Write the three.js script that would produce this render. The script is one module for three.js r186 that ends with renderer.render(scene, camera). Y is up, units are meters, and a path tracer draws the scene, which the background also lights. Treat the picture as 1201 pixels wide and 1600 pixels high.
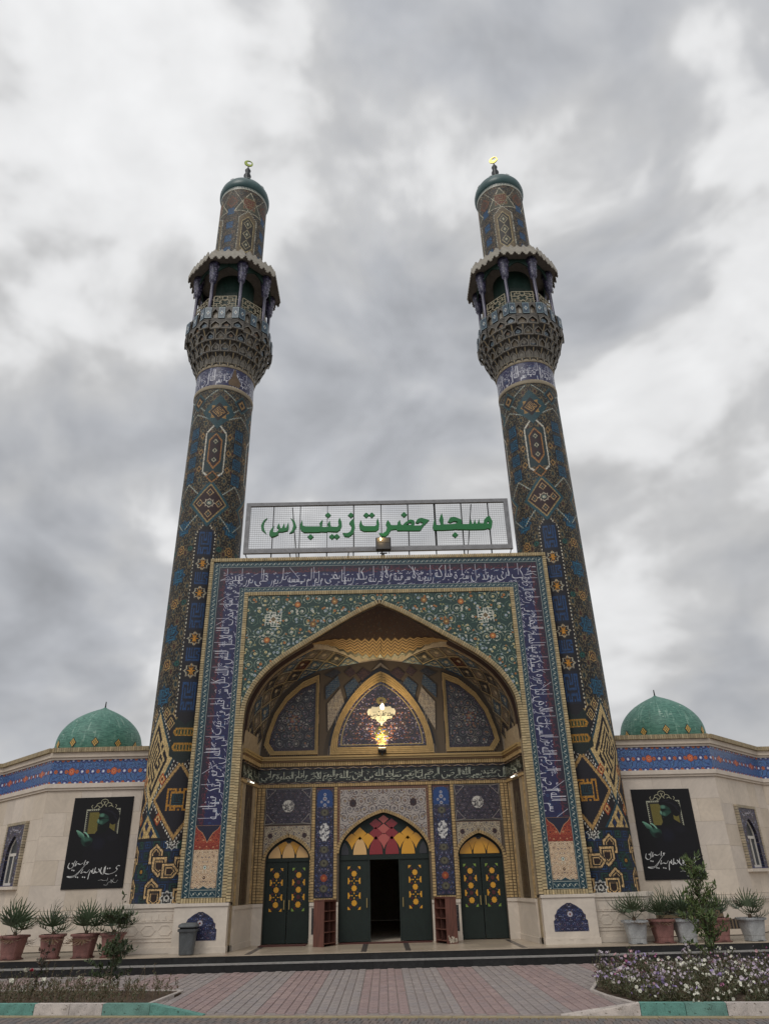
import * as THREE from 'three';
import { mergeGeometries, mergeVertices } from 'three/addons/utils/BufferGeometryUtils.js';
import { ImprovedNoise } from 'three/addons/math/ImprovedNoise.js';
import { RoundedBoxGeometry } from 'three/addons/geometries/RoundedBoxGeometry.js';
import { RectAreaLightUniformsLib } from 'three/addons/lights/RectAreaLightUniformsLib.js';
RectAreaLightUniformsLib.init();

// ---------------------------------------------------------------- camera, sky, sun, exposure
const scene = new THREE.Scene();
const renderer = new THREE.WebGLRenderer({ antialias: true });
renderer.toneMapping = THREE.LinearToneMapping;
renderer.toneMappingExposure = 1.0;
renderer.shadowMap.enabled = true;
const camera = new THREE.PerspectiveCamera(72.2, 768 / 1024, 0.1, 900);
{
  const yaw = 0.68 * Math.PI / 180, pitch = 27.789 * Math.PI / 180, roll = -1.399 * Math.PI / 180;
  const f = new THREE.Vector3(Math.sin(yaw) * Math.cos(pitch), Math.sin(pitch), -Math.cos(yaw) * Math.cos(pitch));
  const r = new THREE.Vector3(Math.cos(yaw), 0, Math.sin(yaw)), u = r.clone().cross(f);
  const r2 = r.clone().multiplyScalar(Math.cos(roll)).addScaledVector(u, Math.sin(roll)), u2 = u.clone().multiplyScalar(Math.cos(roll)).addScaledVector(r, -Math.sin(roll));
  camera.position.set(-0.016, 1.82, 21);
  camera.quaternion.setFromRotationMatrix(new THREE.Matrix4().makeBasis(r2, u2, f.clone().negate()));
}
const SUN = new THREE.Vector3(-0.28, 0.78, 0.58).normalize();
const sunLight = new THREE.DirectionalLight(new THREE.Color(1, 0.96, 0.9), 0.9);
sunLight.position.copy(SUN).multiplyScalar(60);
sunLight.castShadow = true; sunLight.shadow.radius = 40;
Object.assign(sunLight.shadow.camera, { left: -25, right: 25, top: 40, bottom: -10, near: 1, far: 140 });
sunLight.shadow.mapSize.set(2048, 2048);
scene.add(sunLight, sunLight.target);

const perlin = new ImprovedNoise();
function fbm(x, y, z, oct) { let s = 0, a = 0.5; for (let i = 0; i < oct; i++) { s += a * perlin.noise(x, y, z); x *= 2.03; y *= 2.03; z *= 2.03; a *= 0.5; } return s; }
{ // overcast cloud layer on a plane overhead, with the veiled sun behind it
  const Wd = 2048, Hd = 1024, data = new Float32Array(Wd * Hd * 4);
  const sm = (a, b, x) => { const t = Math.min(1, Math.max(0, (x - a) / (b - a))); return t * t * (3 - 2 * t); };
  for (let j = 0; j < Hd; j++) {
    const up = ((j + 0.5) / Hd - 0.5) * Math.PI, y = Math.sin(up), c = Math.cos(up);
    for (let i = 0; i < Wd; i++) {
      const a = ((i + 0.5) / Wd - 0.5) * 2 * Math.PI, x = Math.cos(a) * c, z = Math.sin(a) * c, o = (j * Wd + i) * 4;
      let R = 0.30, G = 0.30, B = 0.31;
      if (y > -0.02) {
        const X = x * 1.55 + 3.1, Y = y * 2.3 + 0.4, Z = z * 1.55 + 6.7;
        const wx = fbm(X * 1.1 + 7, Y * 1.1, Z * 1.1 + 3.1, 3), wy = fbm(X * 1.1, Y * 1.1 + 5, Z * 1.1 + 8.2, 3);
        const big = fbm(X * 1.15 + wx * 0.5, Y * 1.15 + wy * 0.5, Z * 1.15, 6), fine = fbm(X * 3.1 + wx, Y * 3.1 + wy, Z * 3.1 + 4.4, 6), veil = fbm(X * 9 + wx * 2, Y * 9 + wy * 2, Z * 9, 5);
        const thick = sm(-0.40, 0.40, big + 0.55 * fine), glow = Math.pow(Math.max(0, x * SUN.x + y * SUN.y + z * SUN.z), 2.2);
        let L = 0.435 + 0.225 * (1 - thick) + 0.29 * glow - 0.13 * fine - 0.10 * veil;
        const gap = sm(0.56, 0.92, 1 - thick - 0.5 * fine);
        L += 0.15 * gap;
        const blue = sm(0.25, 0.9, thick) * 0.05;
        const low = 1 - sm(0.0, 0.35, y);
        L = L * (1 - 0.10 * low) + 0.02 * low;
        R = L * (0.985 - blue * 0.9); G = L * (0.99 - blue * 0.35); B = L * (1.0 + blue * 0.8);
      }
      data[o] = R; data[o + 1] = G; data[o + 2] = B; data[o + 3] = 1;
    }
  }
  const t = new THREE.DataTexture(data, Wd, Hd, THREE.RGBAFormat, THREE.FloatType);
  t.mapping = THREE.EquirectangularReflectionMapping; t.magFilter = THREE.LinearFilter; t.minFilter = THREE.LinearFilter; t.needsUpdate = true;
  scene.background = t; scene.environment = t;
}

// ---------------------------------------------------------------- helpers
function RNG(seed) { let s = seed >>> 0; return () => { s = (s + 0x6d2b79f5) >>> 0; let t = Math.imul(s ^ (s >>> 15), 1 | s); t = (t + Math.imul(t ^ (t >>> 7), 61 | t)) ^ t; return ((t ^ (t >>> 14)) >>> 0) / 4294967296; }; }
const V3 = (x, y, z) => new THREE.Vector3(x, y, z), PI = Math.PI, TAU = 2 * PI;
const lerp = (a, b, t) => a + (b - a) * t, clamp = (x, a, b) => Math.min(b, Math.max(a, x));
const used = new Map();
function numbered(n) { const k = used.get(n) ?? 0; used.set(n, k + 1); return k ? n + '_' + String(k).padStart(3, '0') : n; }
function mesh(name, geo, mat, parent) { const m = new THREE.Mesh(geo, mat); m.name = name; m.castShadow = m.receiveShadow = true; if (parent) parent.add(m); return m; }
function thing(name, label, category, group, pos) { const g = new THREE.Group(); g.name = numbered(name); g.userData = { label, category }; if (group) g.userData.group = group; if (pos) g.position.set(...pos); scene.add(g); return g; }
function struct(name, geo, mat) { const m = mesh(numbered(name), geo, mat, scene); m.userData = { kind: 'structure', label: name.replace(/_/g, ' ') }; return m; }
function group(name, parent) { const g = new THREE.Group(); g.name = name; parent.add(g); return g; }
function stuff(m) { m.userData.kind = 'stuff'; return m; }
function bx(x0, x1, y0, y1, z0, z1) { return new THREE.BoxGeometry(x1 - x0, y1 - y0, z1 - z0).translate((x0 + x1) / 2, (y0 + y1) / 2, (z0 + z1) / 2); }
function uvMetric(g) { // uv in metres by dominant normal (object space)
  if (g.index) g = g.toNonIndexed();
  const p = g.attributes.position, n = g.attributes.normal, uv = new Float32Array(p.count * 2);
  for (let i = 0; i < p.count; i++) {
    const ax = Math.abs(n.getX(i)), ay = Math.abs(n.getY(i)), az = Math.abs(n.getZ(i)), x = p.getX(i), y = p.getY(i), z = p.getZ(i);
    if (az >= ax && az >= ay) { uv[2 * i] = x; uv[2 * i + 1] = y; } else if (ax >= ay) { uv[2 * i] = z; uv[2 * i + 1] = y; } else { uv[2 * i] = x; uv[2 * i + 1] = z; }
  }
  g.setAttribute('uv', new THREE.BufferAttribute(uv, 2)); return g;
}
const mbx = (...a) => uvMetric(bx(...a));
function xf(g, m) { // place a geometry; a mirroring matrix also turns the winding round
  if (m.determinant() < 0 && g.index) g = g.toNonIndexed();
  g.applyMatrix4(m); if (m.determinant() >= 0) return g;
  for (const at of Object.values(g.attributes)) { const n = at.itemSize, A = at.array; for (let k = 0; k < at.count; k += 3) for (let e = 0; e < n; e++) { const i = (k + 1) * n + e, j = (k + 2) * n + e, t = A[i]; A[i] = A[j]; A[j] = t; } } return g;
}
function clean(g) { g = g.index ? g.toNonIndexed() : g; for (const k of Object.keys(g.attributes)) if (!['position', 'normal', 'uv'].includes(k)) g.deleteAttribute(k); return g; }
const merged = (list) => mergeGeometries(list.map(clean));
const shapeOf = (pts) => { const s = new THREE.Shape(); pts.forEach(([x, y], i) => (i ? s.lineTo(x, y) : s.moveTo(x, y))); s.closePath(); return s; };
const pathOf = (pts) => { const s = new THREE.Path(); pts.forEach(([x, y], i) => (i ? s.lineTo(x, y) : s.moveTo(x, y))); s.closePath(); return s; };
function slab(shape, z0, z1, bevel = 0) { return new THREE.ExtrudeGeometry(shape, { depth: z1 - z0 - 2 * bevel, bevelEnabled: bevel > 0, bevelThickness: bevel, bevelSize: bevel, bevelOffset: -bevel, bevelSegments: 1, curveSegments: 8 }).translate(0, 0, z0 + bevel); }
function uvRect(g, x0, x1, y0, y1, ax = 0, ay = 1) { const p = g.attributes.position, uv = g.attributes.uv, get = (i, a) => p.getComponent(i, a); for (let i = 0; i < p.count; i++) uv.setXY(i, (get(i, ax) - x0) / (x1 - x0), (get(i, ay) - y0) / (y1 - y0)); return g; }
function uvBB(g) { g.computeBoundingBox(); const b = g.boundingBox; return uvRect(g, b.min.x, b.max.x, b.min.y, b.max.y); }
class Batch { // many small boxes with a tone of their own, as one geometry
  constructor() { this.p = []; this.n = []; this.c = []; this.u = []; }
  box(cx, cy, cz, sx, sy, sz, col, m) {
    const F = [[1, 0, 0], [-1, 0, 0], [0, 1, 0], [0, -1, 0], [0, 0, 1], [0, 0, -1]], v = V3(0, 0, 0), nn = V3(0, 0, 0);
    for (const f of F) {
      const a = f[0] ? [0, 1, 0] : [1, 0, 0], b = f[2] ? [0, 1, 0] : [0, 0, 1], s = (f[0] ? -f[0] : f[1] ? -f[1] : f[2]), q = [];
      for (const [i, j] of [[-1, -1], [1, -1], [1, 1], [-1, 1]]) q.push([(f[0] + a[0] * i + b[0] * j) * sx / 2, (f[1] + a[1] * i + b[1] * j) * sy / 2, (f[2] + a[2] * i + b[2] * j) * sz / 2]);
      const A = V3(...q[1]).sub(V3(...q[0])).cross(V3(...q[2]).sub(V3(...q[0]))); const flip = A.x * f[0] + A.y * f[1] + A.z * f[2] < 0;
      const ord = flip !== !!(m && m.determinant() < 0) ? [0, 2, 1, 0, 3, 2] : [0, 1, 2, 0, 2, 3];
      nn.set(...f); if (m) nn.transformDirection(m);
      for (const k of ord) { v.set(...q[k]); v.x += cx; v.y += cy; v.z += cz; const ux = f[0] ? v.z : v.x, uy = f[1] ? v.z : v.y; if (m) v.applyMatrix4(m); this.p.push(v.x, v.y, v.z); this.n.push(nn.x, nn.y, nn.z); this.c.push(...col); this.u.push(ux, uy); }
    }
    return this;
  }
  geo() { const g = new THREE.BufferGeometry(); for (const [k, a, s] of [['position', this.p, 3], ['normal', this.n, 3], ['color', this.c, 3], ['uv', this.u, 2]]) g.setAttribute(k, new THREE.Float32BufferAttribute(a, s)); return g; }
}
function canvasTex(w, h, draw, o = {}) {
  const c = document.createElement('canvas'); c.width = w; c.height = h; const ctx = c.getContext('2d'); draw(ctx, w, h);
  if (!o.raw) { const im = ctx.getImageData(0, 0, w, h), d = im.data, T = new Uint8Array(256); for (let i = 0; i < 256; i++) T[i] = 255 * Math.pow(i / 255, o.gamma ?? 1.45); for (let i = 0; i < d.length; i++) if ((i & 3) !== 3) d[i] = T[d[i]]; ctx.putImageData(im, 0, 0); } // richer glaze
  const t = new THREE.CanvasTexture(c); t.colorSpace = o.data ? THREE.NoColorSpace : THREE.SRGBColorSpace; t.wrapS = t.wrapT = o.clamp ? THREE.ClampToEdgeWrapping : THREE.RepeatWrapping; t.magFilter = THREE.LinearFilter;
  if (o.repeat) t.repeat.set(...o.repeat); return t;
}
function noiseTex(w, fn, o = {}) { // tiling noise texture; fn(u,v,noise) -> [r,g,b] 0..1 sRGB
  const d = new Uint8Array(w * w * 4);
  const tn = (u, v, s, oct, seed) => { const R = s / TAU; return fbm(Math.cos(u * TAU) * R + seed, Math.sin(u * TAU) * R + Math.cos(v * TAU) * R, Math.sin(v * TAU) * R + seed * 1.7, oct); };
  for (let j = 0; j < w; j++) for (let i = 0; i < w; i++) { const c = fn(i / w, j / w, tn), k = (j * w + i) * 4; for (let q = 0; q < 3; q++) d[k + q] = clamp(c[q], 0, 1) * 255; d[k + 3] = 255; }
  const t = new THREE.DataTexture(d, w, w); t.colorSpace = o.data ? THREE.NoColorSpace : THREE.SRGBColorSpace; t.wrapS = t.wrapT = THREE.RepeatWrapping; t.magFilter = THREE.LinearFilter; t.minFilter = THREE.LinearMipmapLinearFilter; t.repeat.set(...(o.repeat ?? [1, 1])); t.needsUpdate = true; return t;
}
const lin = (r, g, b) => new THREE.Color().setRGB(r, g, b);
const std = (o) => new THREE.MeshStandardMaterial(o);
// ---------------------------------------------------------------- a small pen-stroke script for the inscriptions (right to left: x grows leftwards, y up)
const BOWL = (x) => `${x},.12 ${x + .03},-.15 ${x + .2},-.36 ${x + .48},-.36 ${x + .66},-.12 ${x + .68},.12`;
const GL = {
  alef: { s: ['.05,1 .06,.5 .06,0', .16], f: ['0,0 .1,.01 .12,.3 .11,1', .18] },
  beh: { s: ['0,.28 .04,.05 .3,-.04 .7,0 .84,.06 .9,.28', 1], f: ['0,0 .25,-.03 .6,-.02 .78,.06 .82,.28', .9], i: ['.02,.26 .04,.03 .24,0', .24], m: ['0,0 .08,.02 .1,.24;.1,.24 .13,.02 .28,0', .28] },
  jeem: { i: ['.42,.28 .25,.4 .03,.32 .18,.1 .5,0', .5], m: ['0,0 .2,0;.42,.3 .25,.4 .05,.32 .2,.1 .5,0', .5], f: ['0,0 .15,.02;.5,.3 .28,.4 .02,.32 .3,.1 .46,-.2 .32,-.5 .02,-.48', .58], s: ['.5,.3 .28,.42 .0,.32 .3,.1 .46,-.2 .32,-.5 .02,-.48', .6] },
  dal: { s: ['.16,.5 .04,.15 .06,.0 .34,.02', .4], f: ['0,0 .12,.02 .22,.42;.22,.42 .14,.1 .18,0 .42,.02', .46] },
  reh: { s: ['.0,.25 .05,.03 .16,-.2 .38,-.3', .32], f: ['0,0 .07,.02 .14,-.12 .3,-.28 .46,-.3', .36] },
  seen: { i: ['0,.25 .03,.03 .13,.03 .15,.25;.15,.25 .18,.03 .28,.03 .3,.25;.3,.25 .33,.01 .5,0', .5], m: ['0,0 .06,.02 .08,.24;.08,.24 .11,.03 .2,.03 .22,.24;.22,.24 .25,.03 .34,.03 .36,.24;.36,.24 .4,0 .52,0', .52] },
  sad: { i: ['0,.02 .12,.26 .34,.38 .46,.22 .34,.03 0,.02;.5,.22 .53,.02 .7,0', .7], m: ['0,.0 .14,.26 .36,.38 .48,.22 .36,.02 0,0;.52,.22 .55,.02 .7,0', .7] },
  tah: { i: ['0,.02 .12,.26 .34,.36 .48,.2 .34,.02 0,.02 .62,0;.2,1 .22,.02', .62] },
  ain: { i: ['.32,.44 .12,.44 .06,.27 .26,.2;.26,.2 .04,.1 .14,0 .45,0', .45], m: ['0,0 .12,.0 .3,.28 .06,.3 .2,.02 .42,0', .42], f: ['0,0 .1,.0 .3,.26 .05,.28 .3,0 .44,-.25 .3,-.5 .02,-.45', .55], s: ['.34,.44 .1,.44 .04,.26 .3,.18;.3,.18 .02,.02 .0,-.3 .2,-.5 .5,-.42', .58] },
  feh: { i: ['.18,.18 .2,.34 .08,.36 .04,.2 .2,.16 .2,.02 .42,0', .42], m: ['0,0 .14,.02 .24,.26 .12,.36 .05,.22 .2,.04 .4,0', .4], f: ['0,0 .14,.02 .24,.26 .12,.34 .05,.22 .3,.0 .7,0 .9,.06 .94,.26', 1] },
  kaf: { i: ['0,1 .38,.7;.38,.7 .14,.32 .1,.05 .22,0 .52,0', .52], m: ['0,0 .2,0;.02,1 .4,.7;.4,.7 .16,.32 .14,.05 .24,0 .52,0', .52], f: ['0,0 .2,0;.02,1 .4,.7;.4,.7 .16,.32 .14,.05 .3,0 .8,0 .95,.06 1,.26', 1.08] },
  lam: { i: ['.05,1 .06,.1 .12,.01 .26,0', .26], m: ['0,0 .14,0;.1,1 .11,.08 .16,.01 .28,0', .28] },
  meem: { i: ['.2,.12 .12,.24 .04,.12 .14,0 .36,0', .36], m: ['0,0 .16,.02 .22,-.12 .1,-.16 .08,0 .36,0', .36], f: ['0,0 .16,.08 .26,0 .16,-.08 .1,0;.26,0 .28,-.3 .24,-.62', .36], s: ['.2,.1 .12,.22 .04,.1 .16,.0 .24,.08 .3,-.25 .28,-.55', .38] },
  heh: { i: ['.34,.4 .06,.22 .1,.02 .36,.1 .3,.3 .16,.16 .5,0', .5], m: ['0,0 .1,.02 .28,.26 .12,.32 .2,0 .1,-.24 .3,-.2 .24,0 .45,0', .45], f: ['0,0 .1,.02 .12,.38 .32,.24 .26,.03 .1,.02', .38], s: ['.16,.42 .02,.16 .15,.02 .32,.14 .16,.42', .38] },
  waw: { s: ['.2,.18 .12,.34 .03,.22 .16,.14 .24,.2 .2,-.05 .35,-.28 .52,-.32', .42], f: ['0,0 .1,.02;.22,.18 .14,.34 .05,.22 .18,.14 .26,.2 .22,-.05 .37,-.28 .54,-.32', .44] },
  yeh: { s: ['.16,.34 .03,.2 .26,.04 .26,-.14 .1,-.3 .4,-.4 .74,-.26 .82,0', .88], f: ['0,0 .16,-.02 .24,-.12 .1,-.28 .4,-.4 .72,-.26 .8,0', .86] },
  la: { s: ['.36,1 .22,.5 .03,.08 .16,0 .34,.1;.02,.95 .2,.5 .4,.1', .48], f: ['0,0 .1,0 .12,.5 .12,1;.12,.1 .4,.95', .46] },
};
for (const k of ['seen', 'sad']) { const n = k === 'seen' ? 3 : 2, x = k === 'seen' ? .32 : .5; for (const f of ['s', 'f']) { const src = GL[k][f === 's' ? 'i' : 'm'][0].split(';').slice(0, n - 1 + (k === 'seen' && f === 'f' ? 1 : 0)).join(';'); GL[k][f] = [src + ';' + `${x},.25 ` + BOWL(x), x + .78]; } }
GL.tah.m = GL.tah.i; GL.tah.f = GL.tah.s = GL.tah.i;
GL.feh.s = GL.feh.f; GL.kaf.s = GL.kaf.f;
GL.lam.s = ['.05,1 .05,.1 ' + BOWL(.05), .82]; GL.lam.f = ['0,0 .1,0;.08,1 .08,.1 ' + BOWL(.08), .84];
GL.noon = { s: [BOWL(0), .78], f: ['0,0 .04,.02 ' + BOWL(.04), .8], i: GL.beh.i, m: GL.beh.m };
GL.qaf = { i: GL.feh.i, m: GL.feh.m, f: ['0,0 .14,.02 .24,.26 .12,.36 .05,.22 .2,.1 ' + BOWL(.24), 1], s: ['.2,.14 .24,.3 .12,.36 .05,.2 .2,.12 ' + BOWL(.24), 1] };
GL.yeh.i = GL.beh.i; GL.yeh.m = GL.beh.m;
const LET = { 'ا': ['alef'], 'آ': ['alef', 1], 'أ': ['alef'], 'ب': ['beh', -1], 'ت': ['beh', 2], 'ث': ['beh', 3], 'ج': ['jeem', -1], 'ح': ['jeem'], 'خ': ['jeem', 1], 'د': ['dal'], 'ذ': ['dal', 1], 'ر': ['reh'], 'ز': ['reh', 1], 'س': ['seen'], 'ش': ['seen', 3], 'ص': ['sad'], 'ض': ['sad', 1], 'ط': ['tah'], 'ظ': ['tah', 1], 'ع': ['ain'], 'غ': ['ain', 1], 'ف': ['feh', 1], 'ق': ['qaf', 2], 'ک': ['kaf'], 'ل': ['lam'], 'م': ['meem'], 'ن': ['noon', 1], 'ه': ['heh'], 'ة': ['heh', 2], 'و': ['waw'], 'ی': ['yeh', -2], 'ء': ['ain'] };
const RIGHT_ONLY = new Set(['ا', 'آ', 'أ', 'د', 'ذ', 'ر', 'ز', 'و', 'ة', 'ء']);
function layout(text, lift = 0) {
  const strokes = [], dots = []; let x = 0, wi = 0;
  for (const word of text.split(' ')) {
    const up = lift ? [0, lift, -lift * .4, lift * .6][wi % 4] : 0; wi++;
    const ch = [...word]; let joined = false;
    for (let k = 0; k < ch.length; k++) {
      let c = ch[k], la = false; if (!LET[c]) continue;
      if (c === 'ل' && ch[k + 1] && 'اأآ'.includes(ch[k + 1])) la = true;
      const next = ch[k + (la ? 2 : 1)], joins = !la && !RIGHT_ONLY.has(c) && next && next !== 'ء', form = joined ? (joins ? 'm' : 'f') : (joins ? 'i' : 's');
      const [g, d0] = la ? ['la'] : LET[c], [src, adv] = GL[g][form] ?? GL[g].s, d = d0 && g === 'yeh' && !joins ? 0 : d0;
      for (const s of src.split(';')) strokes.push(s.trim().split(' ').map((p) => { const [a, b] = p.split(',').map(Number); return [x + a, b + up]; }));
      if (d) { const n = Math.abs(d), cx = x + Math.min(adv * .45, .4), cy = d > 0 ? (g === 'alef' ? 1.1 : .56) : -.3; for (let q = 0; q < n; q++) dots.push([cx + (q - (n - 1) / 2) * .14, cy + up + (q === 1 && n === 3 ? .12 : 0)]); }
      x += adv; joined = joins; if (la) k++;
    }
    x += .2;
  }
  return { strokes, dots, width: x - .2 };
}
const crm = (pts) => { if (pts.length < 3) return pts; return new THREE.CatmullRomCurve3(pts.map(([a, b]) => V3(a, b, 0)), false, 'centripetal').getPoints(pts.length * 5).map((p) => [p.x, p.y]); };
function nibStroke(ctx, pts, w, ang, thin) { const dx = Math.cos(ang) * w / 2, dy = -Math.sin(ang) * w / 2; for (let i = 0; i + 1 < pts.length; i++) { const [a, b] = pts[i], [c, d] = pts[i + 1]; ctx.beginPath(); ctx.moveTo(a - dx, b - dy); ctx.lineTo(a + dx, b + dy); ctx.lineTo(c + dx, d + dy); ctx.lineTo(c - dx, d - dy); ctx.closePath(); ctx.fill(); } ctx.lineWidth = thin; ctx.lineJoin = ctx.lineCap = 'round'; ctx.beginPath(); pts.forEach(([a, b], i) => (i ? ctx.lineTo(a, b) : ctx.moveTo(a, b))); ctx.stroke(); }
// text written from X (right end) leftwards over the given width; size = height of an alef
function write(ctx, text, X, Y, width, size, o = {}) {
  const L = layout(text, o.lift ?? 0), sx = width / L.width, nib = (o.nib ?? .16) * size, map = ([a, b]) => [X - a * sx, Y - b * size];
  ctx.fillStyle = ctx.strokeStyle = o.color ?? '#e8e6df';
  for (const s of L.strokes) nibStroke(ctx, crm(s).map(map), nib, o.ang ?? 1.0, nib * .42);
  const dot = (x, y, r) => { ctx.beginPath(); ctx.moveTo(x, y - r); ctx.lineTo(x + r, y); ctx.lineTo(x, y + r); ctx.lineTo(x - r, y); ctx.closePath(); ctx.fill(); };
  for (const d of L.dots) dot(...map(d), nib * .62);
  if (o.marks) { const r = RNG(o.seed ?? 5); const n = Math.round(L.width * o.marks); for (let i = 0; i < n; i++) { const a = r() * L.width, b = r() < .55 ? .45 + r() * .4 : -.42 + r() * .2, [x, y] = map([a, b]), s = size * (.07 + r() * .08); ctx.lineWidth = nib * .38; ctx.beginPath(); if (r() < .55) { ctx.moveTo(x - s, y + s * .5); ctx.lineTo(x + s, y - s * .5); } else ctx.arc(x, y, s * .55, 0, 4.6); ctx.stroke(); } }
}
// square kufic blocks, drawn cell by cell
const KUFIC = {
  allah: ['#.#.#.#####', '#.#.#.#...#', '#.#.#.#.###', '#.#.#.#.#..', '#.#.#.#.###', '#.#.#.#...#', '#.#######.#', '#.........#', '###########'],
  ali: ['#.#####.###', '#.#...#.#..', '#.#.#.#.###', '#.#.#.#...#', '#.#.#.#.###', '#.#.#.###..', '#.#.#......', '#.#.#######', '#.#.......#', '#.#########'],
  muh: ['#####.#.###', '#...#.#.#.#', '#.#.#.#.#.#', '#.#.###.#.#', '#.#.....#.#', '#.#######.#', '#.........#', '###.#####.#', '#.#.#...#.#', '#.###.#.###'],
};
function kufic(ctx, key, x, y, w, h, col, bg) { const rows = KUFIC[key], ny = rows.length, nx = rows[0].length, cw = w / (nx + 2), chh = h / (ny + 2); if (bg) { ctx.fillStyle = bg; ctx.fillRect(x, y, w, h); } ctx.fillStyle = col; rows.forEach((r, j) => [...r].forEach((c, i) => c === '#' && ctx.fillRect(x + (i + 1) * cw, y + (j + 1) * chh, cw * 1.02, chh * 1.02))); }
// ---------------------------------------------------------------- tile painting: scrolls, flowers, stars, mosaics
function flower(ctx, x, y, r, pet, core, n = 6) { ctx.fillStyle = pet; for (let i = 0; i < n; i++) { const a = i / n * TAU; ctx.beginPath(); ctx.arc(x + Math.cos(a) * r * .55, y + Math.sin(a) * r * .55, r * .46, 0, TAU); ctx.fill(); } ctx.fillStyle = core; ctx.beginPath(); ctx.arc(x, y, r * .36, 0, TAU); ctx.fill(); }
function leafAt(ctx, x, y, a, l, col) { ctx.fillStyle = col; ctx.beginPath(); ctx.moveTo(x, y); const c = Math.cos(a), s = Math.sin(a); ctx.quadraticCurveTo(x + c * l * .5 - s * l * .38, y + s * l * .5 + c * l * .38, x + c * l, y + s * l); ctx.quadraticCurveTo(x + c * l * .5 + s * l * .3, y + s * l * .5 - c * l * .3, x, y); ctx.fill(); }
// spiral scrollwork with leaves and blossoms; mirrored about the middle when o.mirror
function arabesque(ctx, w, h, o) {
  const r = RNG(o.seed ?? 1), cell = o.cell ?? 60, lw = o.lw ?? 2.2; ctx.fillStyle = o.bg; ctx.fillRect(0, 0, w, h);
  const half = o.mirror ? w / 2 : w, draw = (mir) => { ctx.save(); if (mir) { ctx.translate(w, 0); ctx.scale(-1, 1); } ctx.beginPath(); ctx.rect(0, 0, half, h); ctx.clip(); for (const f of ops) f(); ctx.restore(); };
  const ops = [], add = (f) => ops.push(f), nx = Math.max(1, Math.round(half / cell)), ny = Math.max(1, Math.round(h / cell));
  for (let j = -1; j <= ny; j++) for (let i = -1; i <= nx; i++) {
    const cx = (i + .5 + ((j & 1) ? .5 : 0) + (r() - .5) * .25) * half / nx, cy = (j + .5 + (r() - .5) * .25) * h / ny, R = cell * (.5 + r() * .14), dir = ((i + j) & 1) ? 1 : -1, ph = r() * TAU, turns = 1.5 + r() * .5;
    const pts = []; for (let k = 0; k <= 40; k++) { const t = k / 40, a = ph + dir * t * turns * TAU, q = R * (1 - t * .82); pts.push([cx + Math.cos(a) * q, cy + Math.sin(a) * q]); }
    const vc = o.vines[Math.floor(r() * o.vines.length)], leaves = [];
    for (let k = 3; k < 38; k += 3) leaves.push([...pts[k], r() * TAU, cell * (.08 + r() * .09), o.leaves[Math.floor(r() * o.leaves.length)]]);
    const fl = []; const nf = 1 + Math.floor(r() * (o.flowers ?? 2)); fl.push([cx, cy, cell * .13, 0]); for (let k = 0; k < nf; k++) { const p = pts[Math.floor(r() * 30)]; fl.push([p[0], p[1], cell * (.07 + r() * .05), 1]); }
    const cols = fl.map(() => o.petals[Math.floor(r() * o.petals.length)]);
    add(() => { ctx.strokeStyle = vc; ctx.lineWidth = lw; ctx.lineCap = 'round'; ctx.beginPath(); pts.forEach((p, k) => (k ? ctx.lineTo(...p) : ctx.moveTo(...p))); ctx.stroke(); for (const l of leaves) leafAt(ctx, ...l); fl.forEach(([x, y, q], k) => flower(ctx, x, y, q, cols[k], o.core ?? '#7a3a20')); });
  }
  draw(false); if (o.mirror) draw(true);
}
function speckle(ctx, w, h, amt, seed, cell = 2) { const r = RNG(seed); for (let k = 0; k < w * h / (cell * cell) * .5; k++) { const v = r(); ctx.fillStyle = v < .5 ? `rgba(0,0,0,${amt * r()})` : `rgba(255,245,225,${amt * .6 * r()})`; ctx.fillRect(Math.floor(r() * w / cell) * cell, Math.floor(r() * h / cell) * cell, cell, cell); } }
const PAL = { navy: '#1c1a4c', teal: '#1f5a68', green: '#2c5c4e', cream: '#dcc79a', white: '#d8d6cf', ochre: '#b98a3e', rust: '#a8492c', maroon: '#4a1c22', black: '#15141a', turq: '#2b6d86', blue: '#2a4f92', brown: '#5c3a28', tan: '#ad9068' };
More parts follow.
